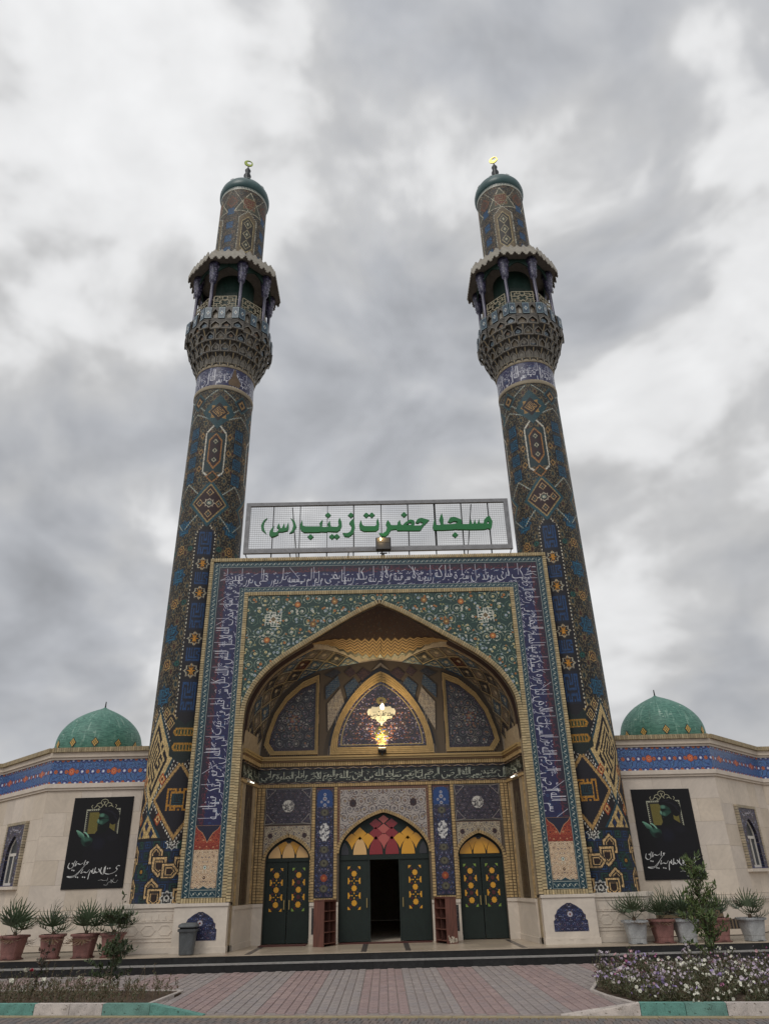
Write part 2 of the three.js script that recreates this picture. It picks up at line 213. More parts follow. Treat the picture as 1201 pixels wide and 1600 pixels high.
const PAINT = {
  spandrel: { bg: '#2a554c', vines: ['#b9c4b4', '#7f9a86', '#d3d2bd'], leaves: ['#a9b7a0', '#16493f', '#8a7b3a', '#e2ddc9'], petals: ['#dcdccf', '#b9c7cf', '#c98f4a', '#d9cfa6'], core: '#8a5a2a', cell: 78, lw: 3 },
  maroon: { bg: '#40191c', vines: ['#8d6a4c', '#6d4038', '#a78a62'], leaves: ['#7d5540', '#26305a', '#8c7f58', '#b08d63'], petals: ['#a8947a', '#7d3a35', '#5a6a80'], core: '#241318', cell: 46, lw: 2 },
  white: { bg: '#c2b8a4', vines: ['#3c3346', '#5a4038', '#2a2c48'], leaves: ['#4a3c46', '#6c5340', '#33405e'], petals: ['#6d3c3a', '#3a3a60', '#8a7452'], core: '#d9cfb8', cell: 48, lw: 2.6 },
  blue: { bg: '#2c4a66', vines: ['#7d97a5', '#56738a', '#a9b4b0'], leaves: ['#1c2f4e', '#7f98a0', '#9aa083'], petals: ['#c3c8c2', '#8fa3b4', '#a58a5a'], core: '#1a2540', cell: 44, lw: 2 },
  dark: { bg: '#252430', vines: ['#6f7072', '#8e8a80', '#56606a'], leaves: ['#5b6264', '#3c3a48', '#8a7a66', '#4b5a48'], petals: ['#8f8c86', '#6a5a66', '#7a6a4c'], core: '#2a2024', cell: 52, lw: 2.2 },
  purple: { bg: '#2c2438', vines: ['#7a7486', '#98909a', '#5c5470'], leaves: ['#6a6478', '#463c58', '#8a7f78'], petals: ['#b2aab0', '#7c6c8a', '#8a6458'], core: '#3a2a34', cell: 40, lw: 2 },
  pier: { bg: '#dcc8ae', vines: ['#7a4a34', '#5d3f38', '#94684a'], leaves: ['#6a3a30', '#46506c', '#8a5a40', '#5c6a58'], petals: ['#5c2c30', '#d9d3c4', '#3e486c'], core: '#e2d2b0', cell: 52, lw: 2.4, mirror: true },
  navyflower: { bg: '#1f1e44', vines: ['#6a6e98', '#8a8aa8', '#4c5c8c'], leaves: ['#4c6aa0', '#38386c', '#8a8a70', '#5a86a0'], petals: ['#b8bcd0', '#7088b8', '#a89a8c', '#8a6a8c'], core: '#2a1c30', cell: 40, lw: 2 },
};
const AT = {}; // shared arabesque textures (uv 0..1)
for (const [k, w, h, s] of [['maroon', 512, 512, 3], ['white', 512, 512, 5], ['blue', 512, 512, 7], ['dark', 512, 512, 9], ['purple', 512, 512, 12]]) AT[k] = canvasTex(w, h, (c) => { arabesque(c, w, h, { ...PAINT[k], seed: s, mirror: true }); speckle(c, w, h, .25, s + 1, 2); });

function checkLine(ctx, pts, w, a, b, n) { // dashed mosaic line
  let acc = 0, on = true; for (let i = 0; i + 1 < pts.length; i++) { const [x0, y0] = pts[i], [x1, y1] = pts[i + 1], L = Math.hypot(x1 - x0, y1 - y0), steps = Math.max(1, Math.round(L / n)); for (let k = 0; k < steps; k++) { ctx.strokeStyle = on ? a : b; on = !on; ctx.lineWidth = w; ctx.lineCap = 'butt'; ctx.beginPath(); ctx.moveTo(lerp(x0, x1, k / steps), lerp(y0, y1, k / steps)); ctx.lineTo(lerp(x0, x1, (k + 1) / steps), lerp(y0, y1, (k + 1) / steps)); ctx.stroke(); } }
}
function poly(ctx, pts, fill, stroke, lw) { ctx.beginPath(); pts.forEach((p, i) => (i ? ctx.lineTo(...p) : ctx.moveTo(...p))); ctx.closePath(); if (fill) { ctx.fillStyle = fill; ctx.fill(); } if (stroke) { ctx.strokeStyle = stroke; ctx.lineWidth = lw; ctx.lineJoin = 'miter'; ctx.stroke(); } }
const grow = (pts, s) => { const cx = pts.reduce((a, p) => a + p[0], 0) / pts.length, cy = pts.reduce((a, p) => a + p[1], 0) / pts.length; return pts.map(([x, y]) => [cx + (x - cx) * s, cy + (y - cy) * s]); };
function nested(ctx, pts, cols) { cols.forEach((c, i) => poly(ctx, grow(pts, 1 - i / cols.length), c)); }
const diamond = (x, y, a, b) => [[x, y - b], [x + a, y], [x, y + b], [x - a, y]];
const star8 = (x, y, R, q = .72) => Array.from({ length: 16 }, (_, i) => { const a = i / 16 * TAU, r = i & 1 ? R * q : R; return [x + Math.cos(a) * r, y + Math.sin(a) * r]; });
function girih(ctx, x0, y0, w, h, s, line, fill) { // interlaced stars, kites and hexagons in double lines
  ctx.save(); ctx.beginPath(); ctx.rect(x0, y0, w, h); ctx.clip(); ctx.fillStyle = '#2c201d'; ctx.fillRect(x0, y0, w, h);
  const r = RNG(31), S = s * 1.5, nx = Math.max(1, Math.round(w / S)), sx = w / nx; for (let j = -1; j * sx < h + sx; j++) for (let i = -1; i <= nx; i++) { const cx = x0 + (i + .5) * sx, cy = y0 + (j + .5) * sx;
    for (const [ox, oy] of [[0, 0], [.5, .5]]) { const X = cx + ox * sx, Y = cy + oy * sx; for (let k = 0; k < 8; k++) { const a = k * PI / 4 + (ox ? PI / 8 : 0), b = a + PI / 4, R1 = sx * .22, R2 = sx * .46, P = [[X + Math.cos(a) * R1, Y + Math.sin(a) * R1], [X + Math.cos(a) * R2 * .82, Y + Math.sin(a) * R2 * .82], [X + Math.cos((a + b) / 2) * R2, Y + Math.sin((a + b) / 2) * R2], [X + Math.cos(b) * R2 * .82, Y + Math.sin(b) * R2 * .82], [X + Math.cos(b) * R1, Y + Math.sin(b) * R1]]; poly(ctx, P, fill[Math.floor(r() * fill.length)], '#1d1614', s * .16); poly(ctx, grow(P, .78), null, line, s * .065); } poly(ctx, star8(X, Y, sx * .2, .6), ox ? '#274a52' : '#5a2a24', line, s * .08); } }
  ctx.restore();
}
const CT = {}; // lozenge tiles with their own pale outline
for (const [k, s] of [['maroon', 3], ['white', 5], ['blue', 7], ['dark', 9], ['purple', 12]]) CT[k] = canvasTex(256, 256, (c, w, h) => { arabesque(c, w, h, { ...PAINT[k], ...(k === 'white' ? { bg: '#6a655e', vines: ['#a89c86', '#8a7a66', '#b4ab98'], leaves: ['#97907e', '#4a4650', '#a08a6a'] } : {}), cell: 60, lw: 3, seed: s, mirror: true, flowers: 3 }); poly(c, diamond(w / 2, h / 2, w * .47, h * .47), null, '#b9a987', 7); poly(c, diamond(w / 2, h / 2, w * .40, h * .40), null, '#1d161a', 8); flower(c, w / 2, h / 2, 26, '#a89a80', '#3a2a30', 8); }, { gamma: 1.25 });
function mosaicQuantise(ctx, w, h, b, seed, amt = .16) { // stepped little tiles with their own tone and a dark joint
  const deep = (v) => 255 * Math.pow(clamp(v / 255, 0, 1), 1.0), im = ctx.getImageData(0, 0, w, h), d = im.data, r = RNG(seed), nx = Math.ceil(w / b), ny = Math.ceil(h / b);
  for (let j = 0; j < ny; j++) for (let i = 0; i < nx; i++) { const sx = Math.min(w - 1, Math.floor((i + .5) * b)), sy = Math.min(h - 1, Math.floor((j + .5) * b)), o = (sy * w + sx) * 4, R = d[o], G = d[o + 1], B = d[o + 2], k = 1 + (r() - .5) * 2 * amt, x1 = Math.min(w, Math.floor((i + 1) * b)), y1 = Math.min(h, Math.floor((j + 1) * b)); for (let y = Math.floor(j * b); y < y1; y++) for (let x = Math.floor(i * b); x < x1; x++) { const q = (y * w + x) * 4, e = (x === x1 - 1 || y === y1 - 1) ? .82 : 1; d[q] = deep(R * k * e); d[q + 1] = deep(G * k * e); d[q + 2] = deep(B * k * e); } }
  ctx.putImageData(im, 0, 0);
}
// minaret shaft: one quarter of the round, 1.74 m wide, y from Y0 to Y1 (metres)
const SH0 = 1.44, SH1 = 18.42, SHW = 1.744;
const shaftTex = canvasTex(384, 2048, (c, w, h) => {
  const k = w / SHW, ky = h / (SH1 - SH0), X = (x) => (x + SHW / 2) * k, Y = (y) => h - (y - SH0) * ky, D = (x, y, a, b) => diamond(X(x), Y(y), a * k, b * ky), S = (x, y, r) => star8(0, 0, 1).map(([a, b]) => [X(x) + a * r * k, Y(y) + b * r * ky]);
  const rect = (x0, x1, y0, y1, f) => { c.fillStyle = f; c.fillRect(X(x0), Y(y1), (x1 - x0) * k, (y1 - y0) * ky); };
  const H = SHW / 2, wrap = (f) => { f(-H); f(H); };
  c.save(); c.fillStyle = '#8a7152'; c.fillRect(0, 0, w, h);
  girih(c, 0, Y(SH1), w, Y(SH0) - Y(SH1), .29 * k, '#948769', ['#1f4458', '#24505e', '#2c2a3a', '#1c3448', '#3a2c2a', '#2a5a66']);
  // foot: knots in cream on blue
  rect(-H, H, 1.44, 2.99, '#22456e'); for (let i = 0; i < 6; i++) for (let j = 0; j < 6; j++) { const x = -H + (i + .5) * SHW / 6, y = 1.55 + j * .26; nested(c, [[X(x - .13), Y(y - .11)], [X(x + .13), Y(y - .11)], [X(x + .13), Y(y + .11)], [X(x - .13), Y(y + .11)]], (i + j) & 1 ? ['#15233f', '#2a5c86', '#15233f', '#2a5c86'] : ['#173c44', '#2a6258', '#12222e', '#356a5c']); }
  const house = (x, y, s, m) => [[x - .2 * s, y - .2], [x - .2 * s, y + .16], [x, y + .36 * m], [x + .2 * s, y + .16], [x + .2 * s, y - .2]].map(([a, b]) => [X(a), Y(b)]);
  const KN = ['#15141a', '#dcc196', '#dcc196', '#1a1418', '#d8bd92', '#2a1712', '#4a2a1a', '#4a2a1a'];
  for (const [x, y, m] of [[-.42, 2.55, 1], [-.30, 2.38, -1.2], [-.46, 1.72, 1], [-.34, 1.62, -1], [.42, 2.55, 1], [.30, 2.38, -1.2], [.46, 1.72, 1], [.34, 1.62, -1]]) nested(c, m > 0 ? house(x, y, 1.15, 1) : house(x, y, 1.15, 1).map(([a, b]) => [a, 2 * Y(y) - b]), KN);
  nested(c, [[X(-.24), Y(2.4)], [X(.1), Y(2.4)], [X(.28), Y(2.2)], [X(.1), Y(2.0)], [X(-.24), Y(2.0)]], KN); for (const y of [1.56, 2.9]) nested(c, S(0, y, .2), ['#d9d7d0', '#15141a', '#d9d7d0', '#15141a']);
  wrap((x) => nested(c, S(x, 2.2, .24), ['#1d4a48', '#2c6a5c', '#12222e', '#b9903e']));
  rect(-H, H, 2.95, 3.01, '#1a1620');
  // zone of big lozenges
  rect(-H, H, 3.01, 6.35, '#33262c');
  wrap((x) => { poly(c, D(x, 5.1, .66, 1.5), '#2a6070'); poly(c, D(x, 5.1, .6, 1.37), '#dcc79a'); c.save(); c.beginPath(); D(x, 5.1, .56, 1.26).forEach((p, i) => (i ? c.lineTo(...p) : c.moveTo(...p))); c.clip(); c.translate(X(x), Y(5.1)); c.scale(.62 * k, 1.4 * ky); c.rotate(PI / 4); kufic(c, 'muh', -.62, -.62, 1.24, 1.24, '#241a22'); kufic(c, 'ali', -.4, -.4, .8, .8, '#241a22', '#dcc79a'); c.restore(); checkLine(c, [...D(x, 5.1, .7, 1.6), D(x, 5.1, .7, 1.6)[0]], .032 * k, '#e0ddd2', '#2a2226', .034 * k);
    poly(c, [[X(x - .52), Y(3.03)], [X(x), Y(3.72)], [X(x + .52), Y(3.03)]], '#2a6070'); poly(c, [[X(x - .44), Y(3.03)], [X(x), Y(3.62)], [X(x + .44), Y(3.03)]], '#d9c190'); for (const q of [-.2, 0, .2]) nested(c, D(x + q, 3.14 + (q ? 0 : .2), .09, .14), ['#241a22', '#3a5a8a', '#241a22']); });
  poly(c, D(0, 4.0, .74, 1.05), '#c9ab78'); checkLine(c, [...D(0, 4.0, .78, 1.12), D(0, 4.0, .78, 1.12)[0]], .032 * k, '#e6e2d6', '#332a2a', .034 * k); poly(c, D(0, 4.0, .64, .9), '#241d33'); poly(c, S(0, 4.0, .5), '#241d33'); c.strokeStyle = '#c2993f'; kufic(c, 'muh', X(-.36), Y(4.36), .72 * k, .72 * ky, '#c79b44'); rect(-.2, .2, 3.8, 4.2, '#c79b44'); rect(-.16, .16, 3.84, 4.16, '#1f5a66'); kufic(c, 'allah', X(-.16), Y(4.16), .32 * k, .32 * ky, '#101820');
  for (const [x, y] of [[-.5, 4.55], [.5, 4.55], [-.5, 3.5], [.5, 3.5]]) nested(c, D(x, y, .12, .18), ['#c06a3a', '#d9c190', '#8a3226']);
  poly(c, [[X(-.4), Y(5.2)], [X(0), Y(4.95)], [X(.4), Y(5.2)], [X(.3), Y(6.3)], [X(-.3), Y(6.3)]], '#1f3a36'); for (const y of [5.42, 5.85]) { poly(c, [[X(-.34), Y(y)], [X(-.26), Y(y + .12)], [X(.26), Y(y + .12)], [X(.34), Y(y)], [X(.26), Y(y - .12)], [X(-.26), Y(y - .12)]], '#c2993f'); poly(c, [[X(-.26), Y(y)], [X(-.2), Y(y + .07)], [X(.2), Y(y + .07)], [X(.26), Y(y)], [X(.2), Y(y - .07)], [X(-.2), Y(y - .07)]], '#2c5a3c'); for (let q = -2; q <= 2; q++) rect(q * .09 - .02, q * .09 + .02, y - .07, y + .07, '#c2993f'); }
  for (const [x, y] of [[-.45, 6.1], [.45, 6.1], [-.28, 6.4], [.28, 6.4], [-.62, 6.4], [.62, 6.4]]) nested(c, D(x, y, .14, .2), ['#cfb98a', '#2a1c20', '#cfb98a', '#6a2c26']);
  // column of blue kufic between chequered lines, stars of turquoise on the seams
  wrap((x) => { for (const y of [6.95, 8.9, 10.85, 12.62]) { poly(c, S(x, y, .36), '#1c1a26'); poly(c, S(x, y, .34), '#2c7390'); poly(c, S(x, y, .27), '#173a52'); kufic(c, 'ali', X(x) - .2 * k, Y(y + .24), .4 * k, .48 * ky, '#3a8aa6'); } for (const y of [7.9, 9.9, 11.8]) nested(c, S(x, y, .2), ['#c9ab72', '#4a2e26', '#c9ab72', '#6a2c26']); });
  for (const s of [-1, 1]) for (const y of [7.9, 9.9, 11.8]) nested(c, S(s * .48, y, .12), ['#1f5a56', '#2c7a70', '#1a2a30']);
  rect(-.3, .3, 6.3, 12.35, '#211a2c'); poly(c, [[X(-.3), Y(12.33)], [X(0), Y(12.75)], [X(.3), Y(12.33)]], '#211a2c'); poly(c, [[X(-.3), Y(6.3)], [X(0), Y(6.05)], [X(.3), Y(6.3)]], '#211a2c');
  for (const s of [-1, 1]) checkLine(c, [[X(s * .32), Y(6.3)], [X(s * .32), Y(12.33)], [X(0), Y(12.8)]], .036 * k, '#e2dccb', '#33241f', .034 * k);
  for (let y = 6.4, i = 0; y < 12.2; i++) { if (i & 1) { nested(c, S(0, y + .24, .24), ['#c9c2ae', '#211a2c', '#2a4a34', '#1c1a20']); poly(c, star8(X(0), Y(y + .24), .13 * k, .35), '#d9a43a'); y += .5; } else { const hh = i % 4 ? .5 : 1.0; kufic(c, i % 4 ? 'allah' : 'muh', X(-.24), Y(y + hh), .48 * k, hh * ky, '#2c6492', '#182444'); y += hh + .02; } }
  // crossing bands, red medallion
  for (const s of [-1, 1]) { checkLine(c, [[X(-s * H), Y(14.35)], [X(s * H * .95), Y(12.55)]], .03 * k, '#d0cdc0', '#8aa0a0', .034 * k); checkLine(c, [[X(0), Y(14.4)], [X(s * .35), Y(14.75)], [X(s * .35), Y(16.4)], [X(0), Y(16.85)]], .045 * k, '#dedbd0', '#dedbd0', .06 * k); }
  poly(c, D(0, 13.5, .72, .92), '#37707c'); poly(c, D(0, 13.5, .6, .78), '#b8a47a'); poly(c, D(0, 13.5, .54, .7), '#4a1e24'); for (const [x, y] of [[0, .42], [0, -.42], [.32, 0], [-.32, 0]]) nested(c, D(x, 13.5 + y, .13, .16), ['#cdb890', '#4a1c22', '#7d8a80']); nested(c, S(0, 13.5, .2), ['#d9d2c0', '#4a1c22', '#8fa39a', '#d9d2c0']);
  // upper lights
  rect(-.31, .31, 14.75, 16.4, '#34565c'); poly(c, [[X(0), Y(16.4)], [X(.24), Y(16.1)], [X(.24), Y(15.2)], [X(0), Y(14.85)], [X(-.24), Y(15.2)], [X(-.24), Y(16.1)]], '#b98f58'); poly(c, [[X(0), Y(16.32)], [X(.19), Y(16.06)], [X(.19), Y(15.24)], [X(0), Y(14.95)], [X(-.19), Y(15.24)], [X(-.19), Y(16.06)]], '#4a1c26'); for (const y of [15.25, 15.64, 16.03]) nested(c, D(0, y, .13, .17), ['#2c3a34', '#c9c2ae', '#2c3a34']); nested(c, D(0, 14.55, .24, .26), ['#b98f58', '#33241f', '#4a5a44', '#2a2a20']);
  wrap((x) => { for (const y of [14.6, 15.25, 15.9, 16.5]) { poly(c, S(x, y, .26), '#1c1a26'); kufic(c, y > 15.5 ? 'allah' : 'muh', X(x) - .2 * k, Y(y + .25), .4 * k, .5 * ky, '#3a819c', '#1c3c56'); } });
  for (const s of [-1, 1]) for (const y of [14.9, 15.6, 16.3]) nested(c, D(s * .5, y, .1, .16), ['#b79a6a', '#33241f']);
  for (const s of [-1, 1]) checkLine(c, [[X(-s * H), Y(17.35)], [X(s * .1), Y(16.75)], [X(0), Y(16.8)], [X(s * .85), Y(17.75)], [X(s * .1), Y(18.35)]], .03 * k, '#d0cdc0', '#8aa0a0', .034 * k);
  poly(c, D(0, 17.35, .62, .78), '#3f6a72'); poly(c, S(0, 17.35, .4), '#c2a26c'); poly(c, D(0, 17.35, .34, .42), '#33161c'); c.save(); c.translate(X(0), Y(17.35)); c.scale(k, ky); c.rotate(PI / 4); kufic(c, 'allah', -.21, -.21, .42, .42, '#c9ab78'); c.restore();
  wrap((x) => { nested(c, D(x, 17.9, .34, .42), ['#3f6a72', '#241d26', '#b79a6a', '#33241f']); });
  c.restore(); mosaicQuantise(c, w, h, 3.4, 17);
});
const innerShaftTex = canvasTex(384, 1024, (c, w, h) => { // the slim upper stage
  girih(c, 0, 0, w, h, 60, '#8c7f66', ['#2c404c', '#54463a', '#2c4a5a', '#3c3c40', '#5a4634']);
  const S = (x, y, r) => star8(x, y, r); for (const x of [0, w]) for (const y of [330, 520, 700, 860]) { poly(c, S(x, y, 62), '#1c2a3a'); kufic(c, 'ali', x - 42, y - 46, 84, 92, '#3a7fa6', '#1d4466'); }
  poly(c, [[w / 2 - 92, h], [w / 2 - 92, 420], [w / 2, 330], [w / 2 + 92, 420], [w / 2 + 92, h]], '#8f8168'); for (const s of [-1, 1]) checkLine(c, [[w / 2 + s * 96, h], [w / 2 + s * 96, 420], [w / 2, 325]], 10, '#d9d6c8', '#4a4a48', 10);
  poly(c, [[w / 2, 400], [w / 2 + 62, 470], [w / 2 + 62, 800], [w / 2, 870], [w / 2 - 62, 800], [w / 2 - 62, 470]], '#4a4238', '#c2b48e', 8); for (const y of [500, 635, 770]) nested(c, diamond(w / 2, y, 46, 66), ['#b2a98e', '#3a3a34', '#7a7a6a', '#d0cab4']);
  poly(c, [[w / 2 - 150, 330], [w / 2, 60], [w / 2 + 150, 330]], '#6a6a5a', '#cfcab8', 8); kufic(c, 'muh', w / 2 - 66, 150, 132, 150, '#8a4a34', '#9a8a6a');
  for (const x of [0, w]) { checkLine(c, [[x - 190, 330], [x, 20], [x + 190, 330]], 9, '#cfcab8', '#6a6a60', 12); nested(c, diamond(x, 200, 70, 90), ['#8a6040', '#6a5a4a', '#7a5034']); }
  mosaicQuantise(c, w, h, 7, 23);
});
function bandTex(w, h, text, seed, o = {}) { return canvasTex(w, h, (c) => { // navy ground, scrolls, white text with a small red line over it
  arabesque(c, w, h, { bg: o.bg ?? '#232066', vines: ['#243468', '#2a4270'], leaves: ['#2a4a7c', '#202c60', '#30586c'], petals: ['#3a5a86', '#283662'], core: '#202c5c', cell: h * .5, lw: 2, seed });
  if (!o.plain) { c.fillStyle = '#2c1640'; c.fillRect(0, 0, w, h * .3); write(c, o.small, w - 6, h * .255, w - 12, h * .2, { color: '#86344c', nib: .2, lift: .06 }); write(c, o.small, w * .97, h * .25, w - 60, h * .2, { color: '#6a2844', nib: .16 }); }
  write(c, text, w - h * (o.plain ? .03 : .25), h * (o.plain ? .86 : .78), w - h * (o.plain ? .06 : .5), h * (o.plain ? .6 : .58), { color: '#e0e0e2', nib: o.plain ? .075 : .078, lift: .22, marks: 3.5, seed });
  if (o.plain) write(c, text.split(' ').reverse().join(' '), w - 6, h * .46, w - 12, h * .42, { color: '#c4c5cc', nib: .08, lift: .12, marks: 3, seed: seed + 3 });
  if (!o.plain) { const r = RNG(seed + 9); c.strokeStyle = '#d2d2d8'; c.lineWidth = h * .022; for (let x = h * .3; x < w; x += h * (.35 + r() * .9)) { c.beginPath(); c.moveTo(x, h * .05); c.lineTo(x + (r() < .2 ? h * .4 : 0), h * .62); c.stroke(); } }
  speckle(c, w, h, .2, seed, 2);
}); }
// ---------------------------------------------------------------- materials
const T_marble = noiseTex(512, (u, v, n) => { const a = n(u, v, 5, 5, 2), b = n(u, v, 22, 4, 7), s = .03 * n(u, v, 2.5, 3, 5); const L = .80 + a * .06 + b * .05 + s; return [L, L * .945, L * .875]; }, { repeat: [.4, .4] });
const T_wall = noiseTex(512, (u, v, n) => { const a = n(u, v, 4, 5, 12), b = n(u, v, 30, 4, 3), L = .81 + a * .08 + b * .05; return [L, L * .935, L * .855]; }, { repeat: [.35, .35] });
const T_bump = noiseTex(256, (u, v, n) => { const L = .5 + n(u, v, 40, 4, 9) * .6; return [L, L, L]; }, { data: true, repeat: [2, 2] });
const T_grit = noiseTex(512, (u, v, n) => { const a = n(u, v, 60, 4, 4), b = n(u, v, 9, 4, 14), L = .86 + a * .22 + b * .16; return [L, L, L]; }, { repeat: [1, 1] });
const M = {
  marble: std({ map: T_marble, roughness: .42, bumpMap: T_bump, bumpScale: .001 }),
  wall: std({ map: T_wall, roughness: .72, bumpMap: T_bump, bumpScale: .0015 }),
  wall2: std({ map: T_wall, color: lin(.93, .92, .9), roughness: .72, bumpMap: T_bump, bumpScale: .0015 }),
  wall3: std({ map: T_wall, color: lin(.96, .97, 1), roughness: .7, bumpMap: T_bump, bumpScale: .0015 }),
  joint: std({ color: lin(.26, .22, .17), roughness: .95 }),
  plaster: std({ map: T_grit, color: lin(.46, .36, .23), roughness: .85 }),
  brick: std({ vertexColors: true, map: T_grit, roughness: .8 }),
  mortar: std({ color: lin(.10, .08, .06), roughness: .95 }),
  gold: std({ map: T_grit, color: lin(.52, .36, .15), roughness: .6 }),
  goldDark: std({ color: lin(.16, .09, .04), roughness: .6 }),
  doorGreen: std({ map: T_grit, color: lin(.006, .018, .013), roughness: .62 }),
  glassY: std({ color: lin(.66, .32, .025), roughness: .2 }), glassT: std({ color: lin(.68, .42, .17), roughness: .2 }), glassR: std({ color: lin(.24, .022, .028), roughness: .2 }), glassP: std({ color: lin(.44, .10, .085), roughness: .2 }), glassD: std({ color: lin(.03, .03, .035), roughness: .2 }), glassG: std({ color: lin(.2, .3, .05), roughness: .25 }),
  black: std({ color: lin(.008, .008, .009), roughness: .6 }),
  iron: std({ color: lin(.05, .05, .052), roughness: .55, metalness: .3 }),
};
const tile = (map, o = {}) => new THREE.MeshPhysicalMaterial({ map, roughness: .42, clearcoat: .2, clearcoatRoughness: .25, bumpMap: T_bump, bumpScale: .003, ...o });
const BR = (r, base = [.60, .47, .26], v = .34) => { const k = 1 - v / 2 + r() * v, w = (r() - .5) * .06; return [base[0] * k * (1 + w), base[1] * k, base[2] * k * (1 - w)]; };
// pointed arch: points from the left springing over the apex to the right one
const archPts = (cx, hw, ys, ya, n = 14, p = 1.3, q = .52) => { const o = []; for (let i = -n; i <= n; i++) { const t = Math.sin(Math.abs(i / n) * PI / 2) * Math.sign(i), x = Math.abs(t); o.push([cx + t * hw, ys + (ya - ys) * Math.pow(Math.max(0, 1 - Math.pow(x, p)), q)]); } return o; };
function voussoirs(B, pts, z0, z1, radial, bw, r, gap = .015, base) { // bricks on edge along a polyline, growing outwards to the left of travel
  const cur = new THREE.CatmullRomCurve3(pts.map(([x, y]) => V3(x, y, 0)), false, 'centripetal'), L = cur.getLength(), n = Math.max(1, Math.round(L / bw));
  for (let i = 0; i < n; i++) { const p = cur.getPointAt((i + .5) / n), t = cur.getTangentAt((i + .5) / n), m = new THREE.Matrix4().makeRotationZ(Math.atan2(t.y, t.x)); m.setPosition(p.x, p.y, 0); B.box(0, radial / 2, (z0 + z1) / 2 + r() * .004, L / n - gap, radial, z1 - z0, BR(r, base), m); }
}
function brickRow(B, x0, x1, y0, y1, z0, z1, bw, r, vertical, gap = .015, base) { const L = vertical ? y1 - y0 : x1 - x0, n = Math.max(1, Math.round(L / bw)); for (let i = 0; i < n; i++) { const a = (i + .5) / n * L; if (vertical) B.box((x0 + x1) / 2, y0 + a, (z0 + z1) / 2 + r() * .005, x1 - x0, L / n - gap, z1 - z0, BR(r, base)); else B.box(x0 + a, (y0 + y1) / 2, (z0 + z1) / 2 + r() * .005, L / n - gap, y1 - y0, z1 - z0, BR(r, base)); } }

// ---------------------------------------------------------------- the tiled gate (iwan)
const TF = .32; // terrace floor level
const gate = thing('tiled_gateway', 'tall tiled entrance gateway with pointed arch and navy calligraphy frame between the two minarets', 'gateway');
const FIN = [[-4.03, 6.0], [-4.01, 6.42], [-3.95, 6.70], [-3.79, 7.04], [-3.50, 7.45], [-3.06, 7.85], [-2.52, 8.21], [-1.93, 8.57], [-1.33, 8.94], [-.55, 9.38], [0, 9.62]], FOUT = [[-4.15, 6.0], [-4.13, 6.45], [-4.06, 6.75], [-3.9, 7.1], [-3.6, 7.54], [-3.14, 7.95], [-2.59, 8.32], [-2.0, 8.68], [-1.39, 9.05], [-.59, 9.50], [0, 9.76]];
const smooth = (P, n) => new THREE.CatmullRomCurve3(P.map(([x, y]) => V3(x, y, 0)), false, 'centripetal').getSpacedPoints(n).map((p) => [p.x, p.y]);
const finL = smooth(FIN, 26), foutL = smooth(FOUT, 26), mirrorPts = (P) => P.map(([x, y]) => [-x, y]).reverse();
{
  const hole = [[-4.05, 1.40], ...finL.map(([x, y]) => [x - .02, y]), ...mirrorPts(finL).map(([x, y]) => [x + .02, y]).slice(1), [4.05, 1.40]];
  const s = shapeOf([[-5.42, 1.40], [-5.42, 11.22], [5.42, 11.22], [5.42, 1.40], [4.05, 1.40], ...hole.slice(1, -1).reverse(), [-4.05, 1.40]]);
  mesh('front_slab', slab(s, -.16, -.03), M.mortar, gate);
  // body behind the front
  mesh('side_block', mbx(-5.28, -4.3, TF, 11.0, -4.4, -.165), M.plaster, gate); mesh('side_block', mbx(4.3, 5.28, TF, 11.0, -4.4, -.165), M.plaster, gate);
  mesh('roof', mbx(-5.3, 5.3, 10.55, 11.05, -4.45, -.165), M.plaster, gate); mesh('rear_wall', mbx(-4.3, 4.3, 4.0, 10.55, -4.4, -4.1), M.plaster, gate);
}
{ // brick borders
  const r = RNG(11), B = new Batch();
  for (const s of [-1, 1]) { const a = s < 0 ? [-5.45, -5.345] : [5.345, 5.45], b = s < 0 ? [-4.275, -4.155] : [4.155, 4.275]; brickRow(B, ...a, 1.45, 11.15, -.05, .035, .073, r, true); brickRow(B, ...b, 1.56, 10.08, -.05, .03, .073, r, true); brickRow(B, ...(s < 0 ? [-4.155, -4.04] : [4.04, 4.155]), 1.45, 6.0, -.05, .028, .073, r, true); brickRow(B, ...(s < 0 ? [-5.34, -4.16] : [4.16, 5.34]), 1.44, 1.55, -.05, .03, .073, r, false); }
  brickRow(B, -5.45, 5.45, 11.155, 11.265, -.4, .045, .073, r, false); brickRow(B, -4.15, 4.15, 9.965, 10.08, -.05, .03, .073, r, false);
  voussoirs(B, [...finL, ...mirrorPts(finL).slice(1)], -.06, .03, .125, .073, r);
  stuff(mesh('brick_border', B.geo(), M.brick, gate));
}
